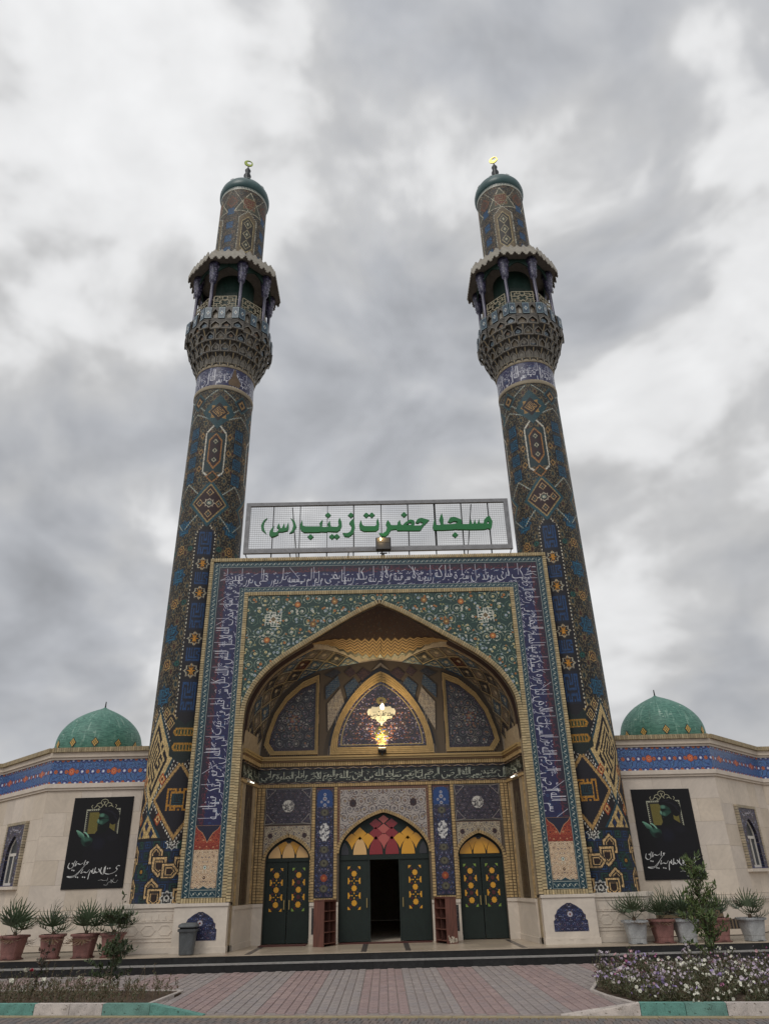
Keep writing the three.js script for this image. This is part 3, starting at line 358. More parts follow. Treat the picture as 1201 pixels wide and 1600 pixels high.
{ // teal borders with small white scroll
  const t = canvasTex(1024, 64, (c, w, h) => { c.fillStyle = '#1e5663'; c.fillRect(0, 0, w, h); const r = RNG(3); c.strokeStyle = '#cfd3c9'; c.lineWidth = 3; c.beginPath(); for (let x = 0; x <= w; x += 4) c.lineTo(x, h / 2 + Math.sin(x / w * TAU * 16) * h * .2); c.stroke(); for (let x = 0; x < w; x += 16) { leafAt(c, x, h / 2 + Math.sin(x / w * TAU * 16) * h * .2, r() * TAU, 13, ['#b9c4bd', '#5d97a0', '#143c50'][Math.floor(r() * 3)]); if (x % 64 === 32) flower(c, x, h / 2, 8, '#d9dad2', '#a58a4a'); } c.fillStyle = '#c9cdc6'; c.fillRect(0, 1, w, 3); c.fillRect(0, h - 4, w, 3); speckle(c, w, h, .2, 4); }), m = tile(t);
  const strip = (x0, x1, y0, y1, vert) => { const g = bx(x0, x1, y0, y1, -.04, .002), p = g.attributes.position, uv = g.attributes.uv; for (let i = 0; i < p.count; i++) { const x = p.getX(i), y = p.getY(i); if (vert) uv.setXY(i, y / 2.4, (x - x0) / (x1 - x0)); else uv.setXY(i, x / 2.4, (y - y0) / (y1 - y0)); } mesh('teal_border', g, m, gate); };
  for (const s of [-1, 1]) { strip(...(s < 0 ? [-5.34, -5.13] : [5.13, 5.34]), 1.56, 11.15, true); strip(...(s < 0 ? [-4.44, -4.28] : [4.28, 4.44]), 1.56, 10.25, true); strip(...(s < 0 ? [-5.125, -4.445] : [4.445, 5.125]), 1.56, 1.74, false); }
  strip(-5.125, 5.125, 10.95, 11.15, false); strip(-4.275, 4.275, 10.09, 10.25, false);
}
{ // the navy inscription frame: up the right jamb, across the head, down the left jamb
  const small = 'الله نور السموات والارض مثل نوره کمشکوة فیها مصباح المصباح فی زجاجة الزجاجة کأنها کوکب دری یوقد من شجرة مبارکة';
  const texts = ['بسم الله الرحمن الرحیم الله نور السموات والارض مثل نوره کمشکوة فیها مصباح المصباح فی زجاجة الزجاجة کأنها', 'کوکب دری یوقد من شجرة مبارکة زیتونة لا شرقیة ولا غربیة یکاد زیتها یضی ولو لم تمسسه نار نور علی نور یهدی', 'الله لنوره من یشاء ویضرب الله الامثال للناس والله بکل شی علیم فی بیوت اذن الله ان ترفع ویذکر فیها اسمه'];
  const tx = texts.map((t, i) => bandTex(2048, 160, t, 60 + i, { small: i === 1 ? small : small.slice(10) }));
  const band = (pts, t, fn) => { const g = slab(shapeOf(pts), -.04, .004), p = g.attributes.position, uv = g.attributes.uv; for (let i = 0; i < p.count; i++) uv.setXY(i, ...fn(p.getX(i), p.getY(i))); mesh('inscription_band', g, tile(tx[t]), gate); };
  const Y0 = 3.30;
  band([[4.445, Y0], [5.125, Y0], [5.125, 10.945], [4.445, 10.255]], 0, (x, y) => [1 - (y - Y0) / (10.945 - Y0), (x - 4.445) / .68]);
  band([[-4.44, 10.255], [4.44, 10.255], [5.12, 10.945], [-5.12, 10.945]], 1, (x, y) => [(x + 5.12) / 10.24, (y - 10.255) / .69]);
  band([[-5.125, Y0], [-4.445, Y0], [-4.445, 10.255], [-5.125, 10.945]], 2, (x, y) => [(y - Y0) / (10.945 - Y0), 1 - (x + 5.125) / .68]);
  const rust = canvasTex(256, 256, (c, w, h) => { arabesque(c, w, h, { bg: '#a4492c', vines: ['#c98a5c', '#7a2c22'], leaves: ['#d9a878', '#6a2420', '#c4643c'], petals: ['#d9b48c', '#7a2c26'], core: '#4a1c18', cell: 64, lw: 3, mirror: true, seed: 5 }); poly(c, [[0, 0], [w, 0], [w * .9, h * .16], [w * .72, h * .3], [w * .6, h * .5], [w / 2, h * .72], [w * .4, h * .5], [w * .28, h * .3], [w * .1, h * .16]], '#1d1946', '#d9b48c', 4); });
  const cream = canvasTex(512, 640, (c, w, h) => { arabesque(c, w, h, { ...PAINT.pier, cell: 84, lw: 3, seed: 8 }); flower(c, w / 2, h * .45, 34, '#cfd6cc', '#3a5a60', 8); flower(c, w / 2, h * .7, 26, '#5c2c30', '#d9c8a0', 8); poly(c, [[0, h], [0, h - 30], [w * .1, h - 16], [w * .2, h - 34], [w * .3, h - 16], [w * .4, h - 34], [w / 2, h - 60], [w * .6, h - 34], [w * .7, h - 16], [w * .8, h - 34], [w * .9, h - 16], [w, h - 30], [w, h]], '#1e5663', '#d9d6c8', 4); speckle(c, w, h, .2, 8); });
  const rm = tile(rust), cm = tile(cream);
  for (const s of [-1, 1]) { const a = s < 0 ? -5.125 : 4.445; mesh('rust_panel', uvBB(bx(a, a + .68, 2.70, 3.296, -.04, .003)), rm, gate); mesh('cream_panel', uvBB(bx(a + .01, a + .67, 1.745, 2.695, -.04, .004)), cm, gate); }
}
{ // spandrels
  const t = canvasTex(1024, 1024, (c, w, h) => {
    arabesque(c, w, h, { ...PAINT.spandrel, cell: 84, lw: 2.6, seed: 21, flowers: 4 }); const r = RNG(77); for (let k = 0; k < 260; k++) flower(c, r() * w, r() * h, 3.5 + r() * 6, ['#d4d6cc', '#aebcc4', '#b9b384'][k % 3], '#5a6a50', 5);
    for (const [u, v, col] of [[.38, .08, '#c98a44'], [.66, .06, '#a8864c'], [.16, .36, '#c98a44'], [.14, .62, '#a88a4c'], [.5, .24, '#9a7a3a']]) { flower(c, u * w, v * h, 26, '#8a5a2a', '#8a5a2a', 8); flower(c, u * w, v * h, 20, col, '#e2c48a', 8); }
    const mx = .2 * w, my = .195 * h, cl = (x, y, s) => { c.strokeStyle = '#dedcd2'; c.lineWidth = 6; for (let q = 0; q < 4; q++) { c.save(); c.translate(x, y); c.rotate(q * PI / 2); c.beginPath(); c.moveTo(-s, -s); c.lineTo(s * .2, -s); c.lineTo(s * .2, -s * .4); c.moveTo(-s * .5, -s); c.lineTo(-s * .5, -s * .2); c.lineTo(s * .6, -s * .2); c.moveTo(-s * .1, -s * 1.0); c.lineTo(-s * .1, s * .2); c.stroke(); c.fillStyle = '#dedcd2'; for (const [a, b] of [[-.8, -.7], [-.3, -.6], [-.7, -.35], [-.25, -.3]]) c.fillRect(a * s, b * s, s * .22, s * .16); c.restore(); } };
    c.save(); c.translate(mx, my); c.rotate(.05); c.translate(-mx, -my); cl(mx, my, 58); poly(c, diamond(mx, my, 26, 26), '#8a7a5a', '#dedcd2', 5); c.restore(); speckle(c, w, h, .22, 5, 2);
  }), m = tile(t);
  for (const s of [-1, 1]) { const P = [[0, 9.96], [-4.148, 9.96], [-4.148, 6.02], ...foutL]; const g = slab(shapeOf(P.map(([x, y]) => [x * -s, y])), -.04, .001), p = g.attributes.position, uv = g.attributes.uv; for (let i = 0; i < p.count; i++) uv.setXY(i, 1 - Math.abs(p.getX(i)) / 4.15, (p.getY(i) - 5.9) / 4.06); mesh('spandrel', g, m, gate); }
}
{ // marble plinths of the piers
  const arch = canvasTex(256, 192, (c, w, h) => { arabesque(c, w, h, { ...PAINT.navyflower, cell: 34, lw: 2, mirror: true, seed: 31, flowers: 4 }); flower(c, w / 2, h * .4, 20, '#c4c2c8', '#8a4a3a', 8); speckle(c, w, h, .2, 2); }), am = tile(arch);
  const cusp = (hw, y0, y1) => { const P = [[-hw, y0]], n = 4, st = [[-1, .42], [-.92, .62], [-.72, .8], [-.46, .92], [-.22, 1]]; for (const [a, b] of st) P.push([a * hw, lerp(y0, y1, b - .04)], [(a + .1) * hw, lerp(y0, y1, b)]); return [...P, ...mirrorPts(P)]; };
  for (const s of [-1, 1]) {
    const x0 = s < 0 ? -5.48 : 4.06, x1 = x0 + 1.42;
    mesh('plinth', mbx(x0 + .02, x1 - .02, TF, 1.36, -.6, .07), M.marble, gate); mesh('plinth_cap', mbx(x0, x1, 1.365, 1.437, -.6, .1), M.marble, gate); mesh('plinth_base', mbx(x0, x1, TF, .46, -.6, .1), M.marble, gate);
    const g = slab(shapeOf(cusp(.44, .60, 1.24).map(([x, y]) => [x + (x0 + x1) / 2, y])), .06, .076); mesh('cusped_tile', uvBB(g), am, gate);
    for (let q = 0; q < 3; q++) mesh('rosette', mbx(x0 + .3 + q * .3, x0 + .42 + q * .3, .42, .455, .09, .108), M.marble, gate);
  }
}
// ---- inside of the gate: splayed sides, back wall, cornice, vault
const ZB = -2.2;
const SA = [4.06, -.4], SB = [3.86, ZB], SL = Math.hypot(SA[0] - SB[0], SA[1] - SB[1]), SANG = Math.atan2(SB[0] - SA[0], SB[1] - SA[1]);
function sideLocal(s) { // group on the side wall: local x runs from the front edge inwards, z points into the iwan
  const g = new THREE.Matrix4(), ex = V3(s * (SB[0] - SA[0]), 0, SB[1] - SA[1]).normalize(), ez = V3(-s * Math.abs(ex.z), 0, -Math.abs(ex.x) * 0).normalize();
  const n = V3(0, 1, 0).cross(ex).normalize(); if (n.x * s > 0) n.negate(); g.makeBasis(ex, V3(0, 1, 0), n); g.setPosition(s * SA[0], 0, SA[1]); return g;
}
const innerText = canvasTex(2048, 128, (c, w, h) => { arabesque(c, w, h, { bg: '#161c1c', vines: ['#2c3c36', '#38443c'], leaves: ['#33463e', '#26342f'], petals: ['#4a5a50'], core: '#26342f', cell: 60, lw: 2, seed: 41 }); write(c, 'اللهم صل علی محمد وآل محمد بسم الله الرحمن الرحیم انما یعمر مساجد الله من آمن بالله والیوم الآخر واقام الصلوة وآتی الزکوة ولم یخش الا الله', w - 20, h * .72, w - 40, h * .56, { color: '#c6c9bb', nib: .10, lift: .2, marks: 4, seed: 8 }); });
const innerBand = tile(innerText), zig = tile(canvasTex(512, 32, (c, w, h) => { c.fillStyle = '#3c1c1c'; c.fillRect(0, 0, w, h); for (let x = 0; x < w; x += 16) { poly(c, [[x, h], [x + 8, 6], [x + 16, h]], '#b9a88a'); poly(c, [[x + 3, h], [x + 8, 16], [x + 13, h]], '#26305a'); } }));
{
  // back wall with the three door openings
  const rect = [[-4.2, TF - .02], [-4.2, 9.4], [4.2, 9.4], [4.2, TF - .02]], sh = shapeOf(rect);
  const opening = (cx, hw, ys, ya) => { const a = archPts(cx, hw, ys, ya); return [[cx - hw, TF - .01], ...a, [cx + hw, TF - .01]]; };
  const DO = [[-2.85, .665, 2.46, 3.07], [0, 1.34, 2.6, 3.70], [2.85, .665, 2.46, 3.07]]; for (const d of DO) sh.holes.push(pathOf(opening(...d)));
  mesh('back_wall', uvMetric(slab(sh, ZB - .45, ZB)), M.mortar, gate);
  for (const s of [-1, 1]) mesh('side_wall', uvMetric(slab(shapeOf([[SA[0], -.165], [SA[0], SA[1]], [SB[0], SB[1] + .001], [4.35, SB[1] + .001], [4.35, -.165]].map(([x, z]) => [s * x, -z])), 0, 5.6).rotateX(-PI / 2).translate(0, TF, 0)), M.plaster, gate);
  // dado
  const dado = (x0, x1) => { mesh('marble_dado', mbx(x0, x1, TF, 1.25, ZB, ZB + .06), M.marble, gate); mesh('dado_rail', mbx(x0 - .004, x1 + .004, 1.253, 1.34, ZB, ZB + .085), M.marble, gate); mesh('skirting', mbx(x0 - .004, x1 + .004, TF, .46, ZB, ZB + .085), M.marble, gate); };
  dado(-3.83, -3.525); dado(-2.175, -1.355); dado(1.355, 2.175); dado(3.525, 3.83);
  for (const s of [-1, 1]) { const m = sideLocal(s); for (const [y0, y1, d] of [[TF, 1.25, .05], [1.253, 1.34, .075], [TF, .45, .075]]) { mesh('marble_dado', xf(mbx(0.02, SL - .02, y0, y1, 0, d), m), M.marble, gate); } }
  const dk = tile(canvasTex(128, 256, (c, w, h) => { arabesque(c, w, h, { ...PAINT.dark, cell: 40, seed: 4 }); }));
  for (const s of [-1, 1]) { const c0 = s * 1.765, L = [[-.34, .55], [-.34, 1.2], [.34, 1.2], [.34, .55], [.27, .55], [.27, .78], [.2, .86], [.22, .94], [.1, 1.02], [0, 1.1], [-.1, 1.02], [-.22, .94], [-.2, .86], [-.27, .78], [-.27, .55]]; mesh('cusped_frame_tile', uvBB(slab(shapeOf(L.map(([x, y]) => [c0 + x, y])), ZB + .05, ZB + .066)), dk, gate); }
  // brick strips round the panels
  const r = RNG(51), B = new Batch(), z0 = ZB - .01, z1 = ZB + .035, BB = [.60, .42, .20];
  const vert = (x0, x1, y0, y1) => brickRow(B, x0, x1, y0, y1, z0, z1, .075, r, true, .015, BB), hor = (x0, x1, y0, y1) => brickRow(B, x0, x1, y0, y1, z0, z1, .075, r, false, .015, BB);
  for (const s of [-1, 1]) { const X = (a, b) => (s < 0 ? [-b, -a] : [a, b]); vert(...X(3.62, 3.72), 1.35, 4.46); vert(...X(3.745, 3.83), 1.35, 4.46); vert(...X(2.07, 2.165), 1.35, 4.46); vert(...X(1.40, 1.495), 1.35, 4.46); hor(...X(1.5, 2.065), 1.35, 1.44); vert(...X(3.525, 3.615), 1.35, 2.46); vert(...X(2.175, 2.2), 1.35, 2.46); voussoirs(B, archPts(s * 2.85, .665, 2.46, 3.07, 10), z0, z1 + .01, .085, .075, r, .01, BB); }
  hor(-3.85, 3.85, 4.47, 4.56); voussoirs(B, archPts(0, 1.34, 2.6, 3.70, 14), z0, z1 + .01, .085, .075, r, .01, BB);
  hor(-3.85, 3.85, 5.08, 5.20);
  for (const s of [-1, 1]) { const m = sideLocal(s), b2 = new Batch(); for (const [y0, y1] of [[4.47, 4.56], [5.08, 5.2]]) { const n = Math.round(SL / .075); for (let i = 0; i < n; i++) B.box((i + .5) / n * SL, (y0 + y1) / 2, .02, SL / n - .01, y1 - y0, .04 + r() * .005, BR(r, BB), m); } for (const xx of [.1, SL - .18]) { const n = 41; for (let i = 0; i < n; i++) B.box(xx, 1.36 + (i + .5) / n * 3.08, .012, .1, 3.08 / n - .01, .03 + r() * .005, BR(r, BB), m); } }
  stuff(mesh('brick_border', B.geo(), M.brick, gate));
  // tile panels of the back wall
  const pm = tile(canvasTex(512, 384, (c, w, h) => { arabesque(c, w, h, { ...PAINT.purple, cell: 40, mirror: true, seed: 61, flowers: 3 }); c.strokeStyle = '#8a8478'; c.lineWidth = 8; c.strokeRect(8, 8, w - 16, h - 16); c.lineWidth = 3; c.strokeStyle = '#2a2434'; c.strokeRect(18, 18, w - 36, h - 36); for (const [x, y] of [[0, 0], [1, 0], [0, 1], [1, 1]]) poly(c, [[x * w, y * h], [x ? w - 110 : 110, y ? h - 22 : 22], [x ? w - 70 : 70, y ? h - 60 : 60], [x ? w - 24 : 24, y ? h - 110 : 110]], null, '#b0aaa4', 5); c.fillStyle = '#d6d3cc'; c.beginPath(); c.arc(w / 2, h / 2, 64, 0, TAU); c.fill(); c.save(); c.beginPath(); c.arc(w / 2, h / 2, 62, 0, TAU); c.clip(); write(c, 'یا الله یا محمد', w / 2 + 62, h / 2 + 4, 124, 46, { color: '#2c2438', nib: .2, lift: .3 }); write(c, 'یا علی یا فاطمه', w / 2 + 60, h / 2 + 44, 120, 46, { color: '#2c2438', nib: .2, lift: .2 }); c.restore(); speckle(c, w, h, .2, 6); })), sm = tile(canvasTex(512, 320, (c, w, h) => { arabesque(c, w, h, { ...PAINT.white, cell: 58, mirror: true, seed: 62, flowers: 3 }); for (const x of [.14, .86]) flower(c, x * w, h * .3, 26, '#54302e', '#2a2430', 7); c.strokeStyle = '#6a4a38'; c.lineWidth = 6; c.strokeRect(3, 3, w - 6, h - 6); speckle(c, w, h, .2, 7); }));
  const cmT = tile(canvasTex(192, 1024, (c, w, h) => { arabesque(c, w, h, { ...PAINT.navyflower, cell: 44, mirror: true, seed: 63, flowers: 4 }); c.fillStyle = '#7a4a38'; c.fillRect(0, 0, w, h * .02); c.fillStyle = '#1e5a94'; c.beginPath(); c.moveTo(16, 190); c.lineTo(16, 90); c.quadraticCurveTo(16, 20, w / 2, 20); c.quadraticCurveTo(w - 16, 20, w - 16, 90); c.lineTo(w - 16, 190); c.closePath(); c.fill(); for (const [x, y, q] of [[.5, .07, 16], [.5, .11, 22], [.32, .14, 14], [.68, .14, 14], [.5, .17, 18]]) flower(c, x * w, y * h, q, '#b0b4c0', '#8a5a6a', 7); c.fillStyle = '#d9d8d6'; c.beginPath(); for (let k = 0; k < 40; k++) { const a = k / 40 * TAU, q = (1 + .09 * Math.cos(k / 40 * TAU * 10)); c.lineTo(w / 2 + Math.cos(a) * 50 * q, h * .42 + Math.sin(a) * 84 * q); } c.fill(); write(c, 'محمد علی', w / 2 + 44, h * .41, 88, 56, { color: '#1f1e44', nib: .2, lift: .5 }); write(c, 'حسن حسین', w / 2 + 42, h * .46, 84, 44, { color: '#1f1e44', nib: .2, lift: .4 }); for (const y of [.24, .58, .70, .92]) { c.fillStyle = '#5a5648'; c.beginPath(); c.ellipse(w / 2, y * h, 46, 34, 0, 0, TAU); c.fill(); flower(c, w / 2, y * h, 30, '#7a7664', '#3a3630', 9); } flower(c, w / 2, h * .83, 34, '#a85a34', '#c98a4a', 9); c.strokeStyle = '#14132c'; c.lineWidth = 8; c.strokeRect(2, 2, w - 4, h - 4); speckle(c, w, h, .2, 9); }));
  const csT = tile(canvasTex(1024, 640, (c, w, h) => { arabesque(c, w, h, { ...PAINT.white, cell: 92, lw: 4, mirror: true, seed: 64, flowers: 4, bg: '#b9b3ae' }); for (const x of [.17, .83]) flower(c, x * w, h * .26, 40, '#4a2a30', '#2a2038', 8); c.strokeStyle = '#7a5440'; c.lineWidth = 62; c.strokeRect(0, 0, w, h); const r = RNG(3); for (let x = 0; x < w; x += 26) { flower(c, x, 14, 8, '#a88a70', '#4a2c28', 5); } for (let y = 0; y < h; y += 26) for (const x of [14, w - 14]) flower(c, x, y, 8, '#a88a70', '#4a2c28', 5); c.strokeStyle = '#d0cabc'; c.lineWidth = 4; c.strokeRect(32, 32, w - 64, h); speckle(c, w, h, .2, 10); }));
  for (const s of [-1, 1]) { const X = (a, b) => (s < 0 ? [-b, -a] : [a, b]); mesh('medallion_panel', uvBB(bx(...X(2.18, 3.605), 3.42, 4.455, ZB - .01, ZB + .012)), pm, gate); const a = archPts(s * 2.85, .75, 2.46, 3.165, 12).filter(([, y]) => true), g = slab(shapeOf([[s * 2.85 - .755, 2.46], [s * 2.85 - .755, 3.40], [s * 2.85 + .68, 3.40], [s * 2.85 + .68, 2.6], ...a.slice().reverse().filter(([x]) => x < s * 2.85 + .68)].map(([x, y]) => [clamp(x, ...X(2.18, 3.607)), y])), ZB - .01, ZB + .01); mesh('door_spandrel', uvBB(g), sm, gate); mesh('column_panel', uvBB(bx(...X(1.50, 2.06), 1.45, 4.455, ZB - .01, ZB + .012)), cmT, gate); }
  { const a = archPts(0, 1.425, 2.6, 3.795, 14).filter(([x]) => Math.abs(x) < 1.39); const g = slab(shapeOf([[-1.395, 2.62], [-1.395, 4.455], [1.395, 4.455], [1.395, 2.62], ...a.reverse()]), ZB - .01, ZB + .01); mesh('door_spandrel', uvBB(g), csT, gate); }
  // inscription course and cornice mouldings
  const course = (y0, y1, d, mat, name, uvf) => { const g = bx(-3.9, 3.9, y0, y1, ZB - .01, ZB + d); if (uvf) uvRect(g, -3.9 - 1.9, 3.9 + 1.9, y0, y1); else uvMetric(g); mesh(name, g, mat, gate); for (const s of [-1, 1]) { let q = bx(-.02, SL, y0, y1, -.01, d); if (uvf) uvRect(q, 0, SL * (s < 0 ? -5.5 : 5.5), y0, y1); else q = uvMetric(q); mesh(name, xf(q, sideLocal(s)), mat, gate); } };
  course(4.565, 4.615, .05, zig, 'zigzag_course', true); course(4.62, 4.985, .03, innerBand, 'inscription_course', true); course(4.99, 5.05, .06, zig, 'zigzag_course', true); course(5.205, 5.25, .07, M.goldDark, 'cornice_bead'); course(5.255, 5.31, .10, M.gold, 'cornice'); course(5.315, 5.37, .13, M.gold, 'cornice');
  // pointed niches on the side walls
  const nt = tile(canvasTex(256, 1024, (c, w, h) => { arabesque(c, w, h, { ...PAINT.dark, bg: '#4a3c34', vines: ['#8a7a66', '#6a5a4c'], cell: 36, seed: 71 }); c.strokeStyle = '#3a2a28'; c.lineWidth = 18; c.strokeRect(4, 4, w - 8, h - 8); c.strokeStyle = '#b0a890'; c.lineWidth = 7; c.beginPath(); c.moveTo(34, h); c.lineTo(34, 360); c.quadraticCurveTo(40, 220, w / 2, 110); c.quadraticCurveTo(w - 40, 220, w - 34, 360); c.lineTo(w - 34, h); c.stroke(); speckle(c, w, h, .25, 3); }));
  for (const s of [-1, 1]) mesh('niche_panel', xf(uvBB(bx(.55, 1.22, 1.36, 4.44, -.01, .015)), sideLocal(s)), nt, gate);
}
{ // doors
  const star = (R, n, q) => shapeOf(Array.from({ length: n * 2 }, (_, i) => { const a = i / (2 * n) * TAU, r = i & 1 ? R * q : R; return [Math.cos(a) * r, Math.sin(a) * r]; }));
  const ex = (s) => slab(s, 0, .012), G = { star: ex(star(.086, 10, .78)), half: ex(shapeOf([[0, -.085], [.04, -.07], [.04, -.035], [.068, -.015], [.068, .015], [.04, .035], [.04, .07], [0, .085]])), corner: ex(shapeOf([[0, 0], [.085, 0], [.05, .05], [0, .085]])), petal: ex(shapeOf([[0, .03], [.018, .06], [0, .1], [-.018, .06]])), dark: ex(star(.07, 8, .7)) };
  const glassB = std({ color: lin(.035, .03, .05), roughness: .2 }), glassM = std({ color: lin(.07, .012, .015), roughness: .2 });
  const brass = std({ color: lin(.45, .34, .14), roughness: .35, metalness: .8 });
  const leaf = (door, cx, w, z, full, hs = 1) => {
    mesh('leaf', mbx(cx - w / 2 + .005, cx + w / 2 - .005, TF + .02, 2.42, z - .05, z), M.doorGreen, door);
    const at = (g, m, x, y, rot = 0, sx = 1, sy = 1) => { const q = mesh('pane', g, m, door); q.position.set(cx + x, y, z - .003); q.rotation.z = rot; q.scale.set(sx, sy, 1); };
    for (const [a, b, c2, d] of [[-.24, -.215, 1.05, 2.3], [.215, .24, 1.05, 2.3]]) mesh('moulding', mbx(cx + a - .03, cx + b - .03 + .03, c2, d, z - .01, z + .01), M.doorGreen, door);
    for (const y of [1.30, 1.68, 2.06]) at(G.star, M.glassY, 0, y);
    mesh('handle', merged([bx(cx + hs * (w / 2 - .07) - .012, cx + hs * (w / 2 - .07) + .012, 1.18, 1.42, z + .035, z + .055), bx(cx + hs * (w / 2 - .07) - .01, cx + hs * (w / 2 - .07) + .01, 1.2, 1.22, z, z + .036), bx(cx + hs * (w / 2 - .07) - .01, cx + hs * (w / 2 - .07) + .01, 1.38, 1.4, z, z + .036)]), brass, door);
    for (const y of [1.49, 1.87]) { at(G.half, M.glassY, -.185, y); at(G.half, M.glassY, .185, y, 0, -1); if (full) for (let k = 0; k < 4; k++) at(G.petal, M.glassY, 0, y, k * PI / 2); else at(G.dark, glassM, 0, y); }
    for (const [x, y, a, b] of [[-.19, 1.13, 1, 1], [.19, 1.13, -1, 1], [-.19, 2.25, 1, -1], [.19, 2.25, -1, -1]]) at(G.corner, full ? M.glassY : M.glassG, x, y, 0, a, b);
    for (const y of [1.20, 1.40, 1.58, 1.78, 1.96, 2.16]) for (const x of [-.1, .1]) at(G.dark, x * y > .1 ? glassB : glassM, x, y, .2, .55, .55);
  };
  const lancet = (w, h) => { const s = new THREE.Shape(); s.moveTo(-w / 2, 0); s.lineTo(w / 2, 0); s.bezierCurveTo(w / 2, h * .45, w * .3, h * .75, 0, h); s.bezierCurveTo(-w * .3, h * .75, -w / 2, h * .45, -w / 2, 0); return s; };
  const kite = (w, h) => { const s = new THREE.Shape(); s.moveTo(0, 0); s.bezierCurveTo(w * .1, h * .3, w * .3, h * .5, w / 2, h * .66); s.quadraticCurveTo(w * .3, h * .85, 0, h); s.quadraticCurveTo(-w * .3, h * .85, -w / 2, h * .66); s.bezierCurveTo(-w * .3, h * .5, -w * .1, h * .3, 0, 0); return s; };
  const inside = (pts, ax, hw, ys, ya) => pts.every(([x, y]) => { const t = Math.abs(x - ax) / hw; return t < 1 && y < ys + (ya - ys) * Math.pow(Math.max(0, 1 - Math.pow(t, 1.3)), .52); });
  const fan = (door, cx, hw, ys, ya, z, y0, panes) => {
    const a = archPts(cx, hw, ys, ya, 14); mesh('fanlight', uvMetric(slab(shapeOf([[cx - hw, y0], ...a, [cx + hw, y0]]), z - .05, z - .01)), M.doorGreen, door);
    for (const [shape, m, x, y] of panes) { const pts = shape.getPoints(8).map((p) => [cx + x + p.x, y + p.y]); let q = pts; if (!inside(q, cx, hw - .05, ys, ya - .05)) { q = pts.map(([px, py]) => { const t = Math.min(.999, Math.abs(px - cx) / (hw - .05)), top = ys + (ya - .06 - ys) * Math.pow(Math.max(0, 1 - Math.pow(t, 1.3)), .52); return [clamp(px, cx - hw + .06, cx + hw - .06), Math.min(py, top)]; }); } mesh('pane', slab(shapeOf(q), z - .012, z), m, door); }
  };
  for (const s of [-1, 1]) {
    const d = group('door', gate), cx = s * 2.85, z = ZB - .14; d.userData.label = 'closed green double door with yellow star panes';
    leaf(d, cx - .325, .64, z, s < 0, 1); leaf(d, cx + .325, .64, z, false, -1);
    mesh('frame', mbx(cx - .664, cx + .664, 2.42, 2.5, z - .06, z + .03), M.doorGreen, d); for (const q of [-1, 1]) mesh('frame', mbx(cx + q * .655 - .01, cx + q * .655 + .01, TF, 2.42, z - .06, z + .02), M.doorGreen, d);
    const lo = s < 0 ? M.glassT : M.glassY; fan(d, cx, .664, 2.46, 3.06, z, 2.5, [[lancet(.36, .42), lo, -.41, 2.52], [lancet(.36, .42), lo, 0, 2.52], [lancet(.36, .42), lo, .41, 2.52], [kite(.34, .46), M.glassY, -.205, 2.6], [kite(.34, .46), M.glassY, .205, 2.6], [kite(.3, .3), M.glassD, 0, 2.88]]);
  }
  { const d = group('door', gate), z = ZB - .14; d.userData.label = 'wide central doorway, its middle standing open between two green leaves';
    leaf(d, -.895, .88, z, true, 1); leaf(d, .895, .88, z, true, -1);
    mesh('frame', mbx(-1.338, 1.338, 2.42, 2.54, z - .06, z + .03), M.doorGreen, d); for (const q of [-1, 1]) mesh('frame', mbx(q * .445 - .02, q * .445 + .02, TF + .01, 2.42, z - .07, z + .015), M.doorGreen, d);
    const P = [], col = (x) => (Math.abs(x) < .12 ? M.glassP : Math.abs(x) < .52 ? M.glassR : M.glassY);
    for (const x of [-1.18, 1.18]) P.push([lancet(.26, .34), M.glassD, x, 2.56]); for (const x of [-.72, -.24, .24, .72]) P.push([lancet(.4, .5), x < -.5 ? M.glassT : col(x), x, 2.56]);
    for (const x of [-.96, -.48, 0, .48, .96]) P.push([kite(.4, .44), Math.abs(x) < .1 ? M.glassP : Math.abs(x) > .5 ? M.glassY : (Math.abs(x) > .4 ? M.glassY : M.glassR), x, 2.70]);
    for (const x of [-.72, -.24, .24, .72]) P.push([shapeOf([[0, 0], [.2, .19], [0, .36], [-.2, .19]]), Math.abs(x) > .5 ? M.glassY : M.glassR, x, 2.95]); for (const x of [-.24, .24, 0]) P.push([shapeOf([[0, 0], [.19, .16], [0, .3], [-.19, .16]]), x ? M.glassR : M.glassP, x, x ? 3.24 : 3.1]); P.push([shapeOf([[0, 0], [.16, .13], [0, .24], [-.16, .13]]), M.glassP, 0, 3.4]);
    fan(d, 0, 1.338, 2.6, 3.69, z, 2.54, P);
  }
  // the dark prayer-hall lobby behind the doors
  const dim = M.wall2; for (const a of [[-4.2, 4.2, TF - .05, TF - .005, -15.2, ZB - .45], [-4.2, 4.2, 3.9, 4.0, -15.2, ZB - .46], [-4.2, 4.2, TF, 3.9, -15.2, -15.1], [-4.2, -4.1, TF, 3.9, -15.1, ZB - .46], [4.1, 4.2, TF, 3.9, -15.1, ZB - .46]]) mesh('lobby_wall', mbx(...a), dim, gate);
}
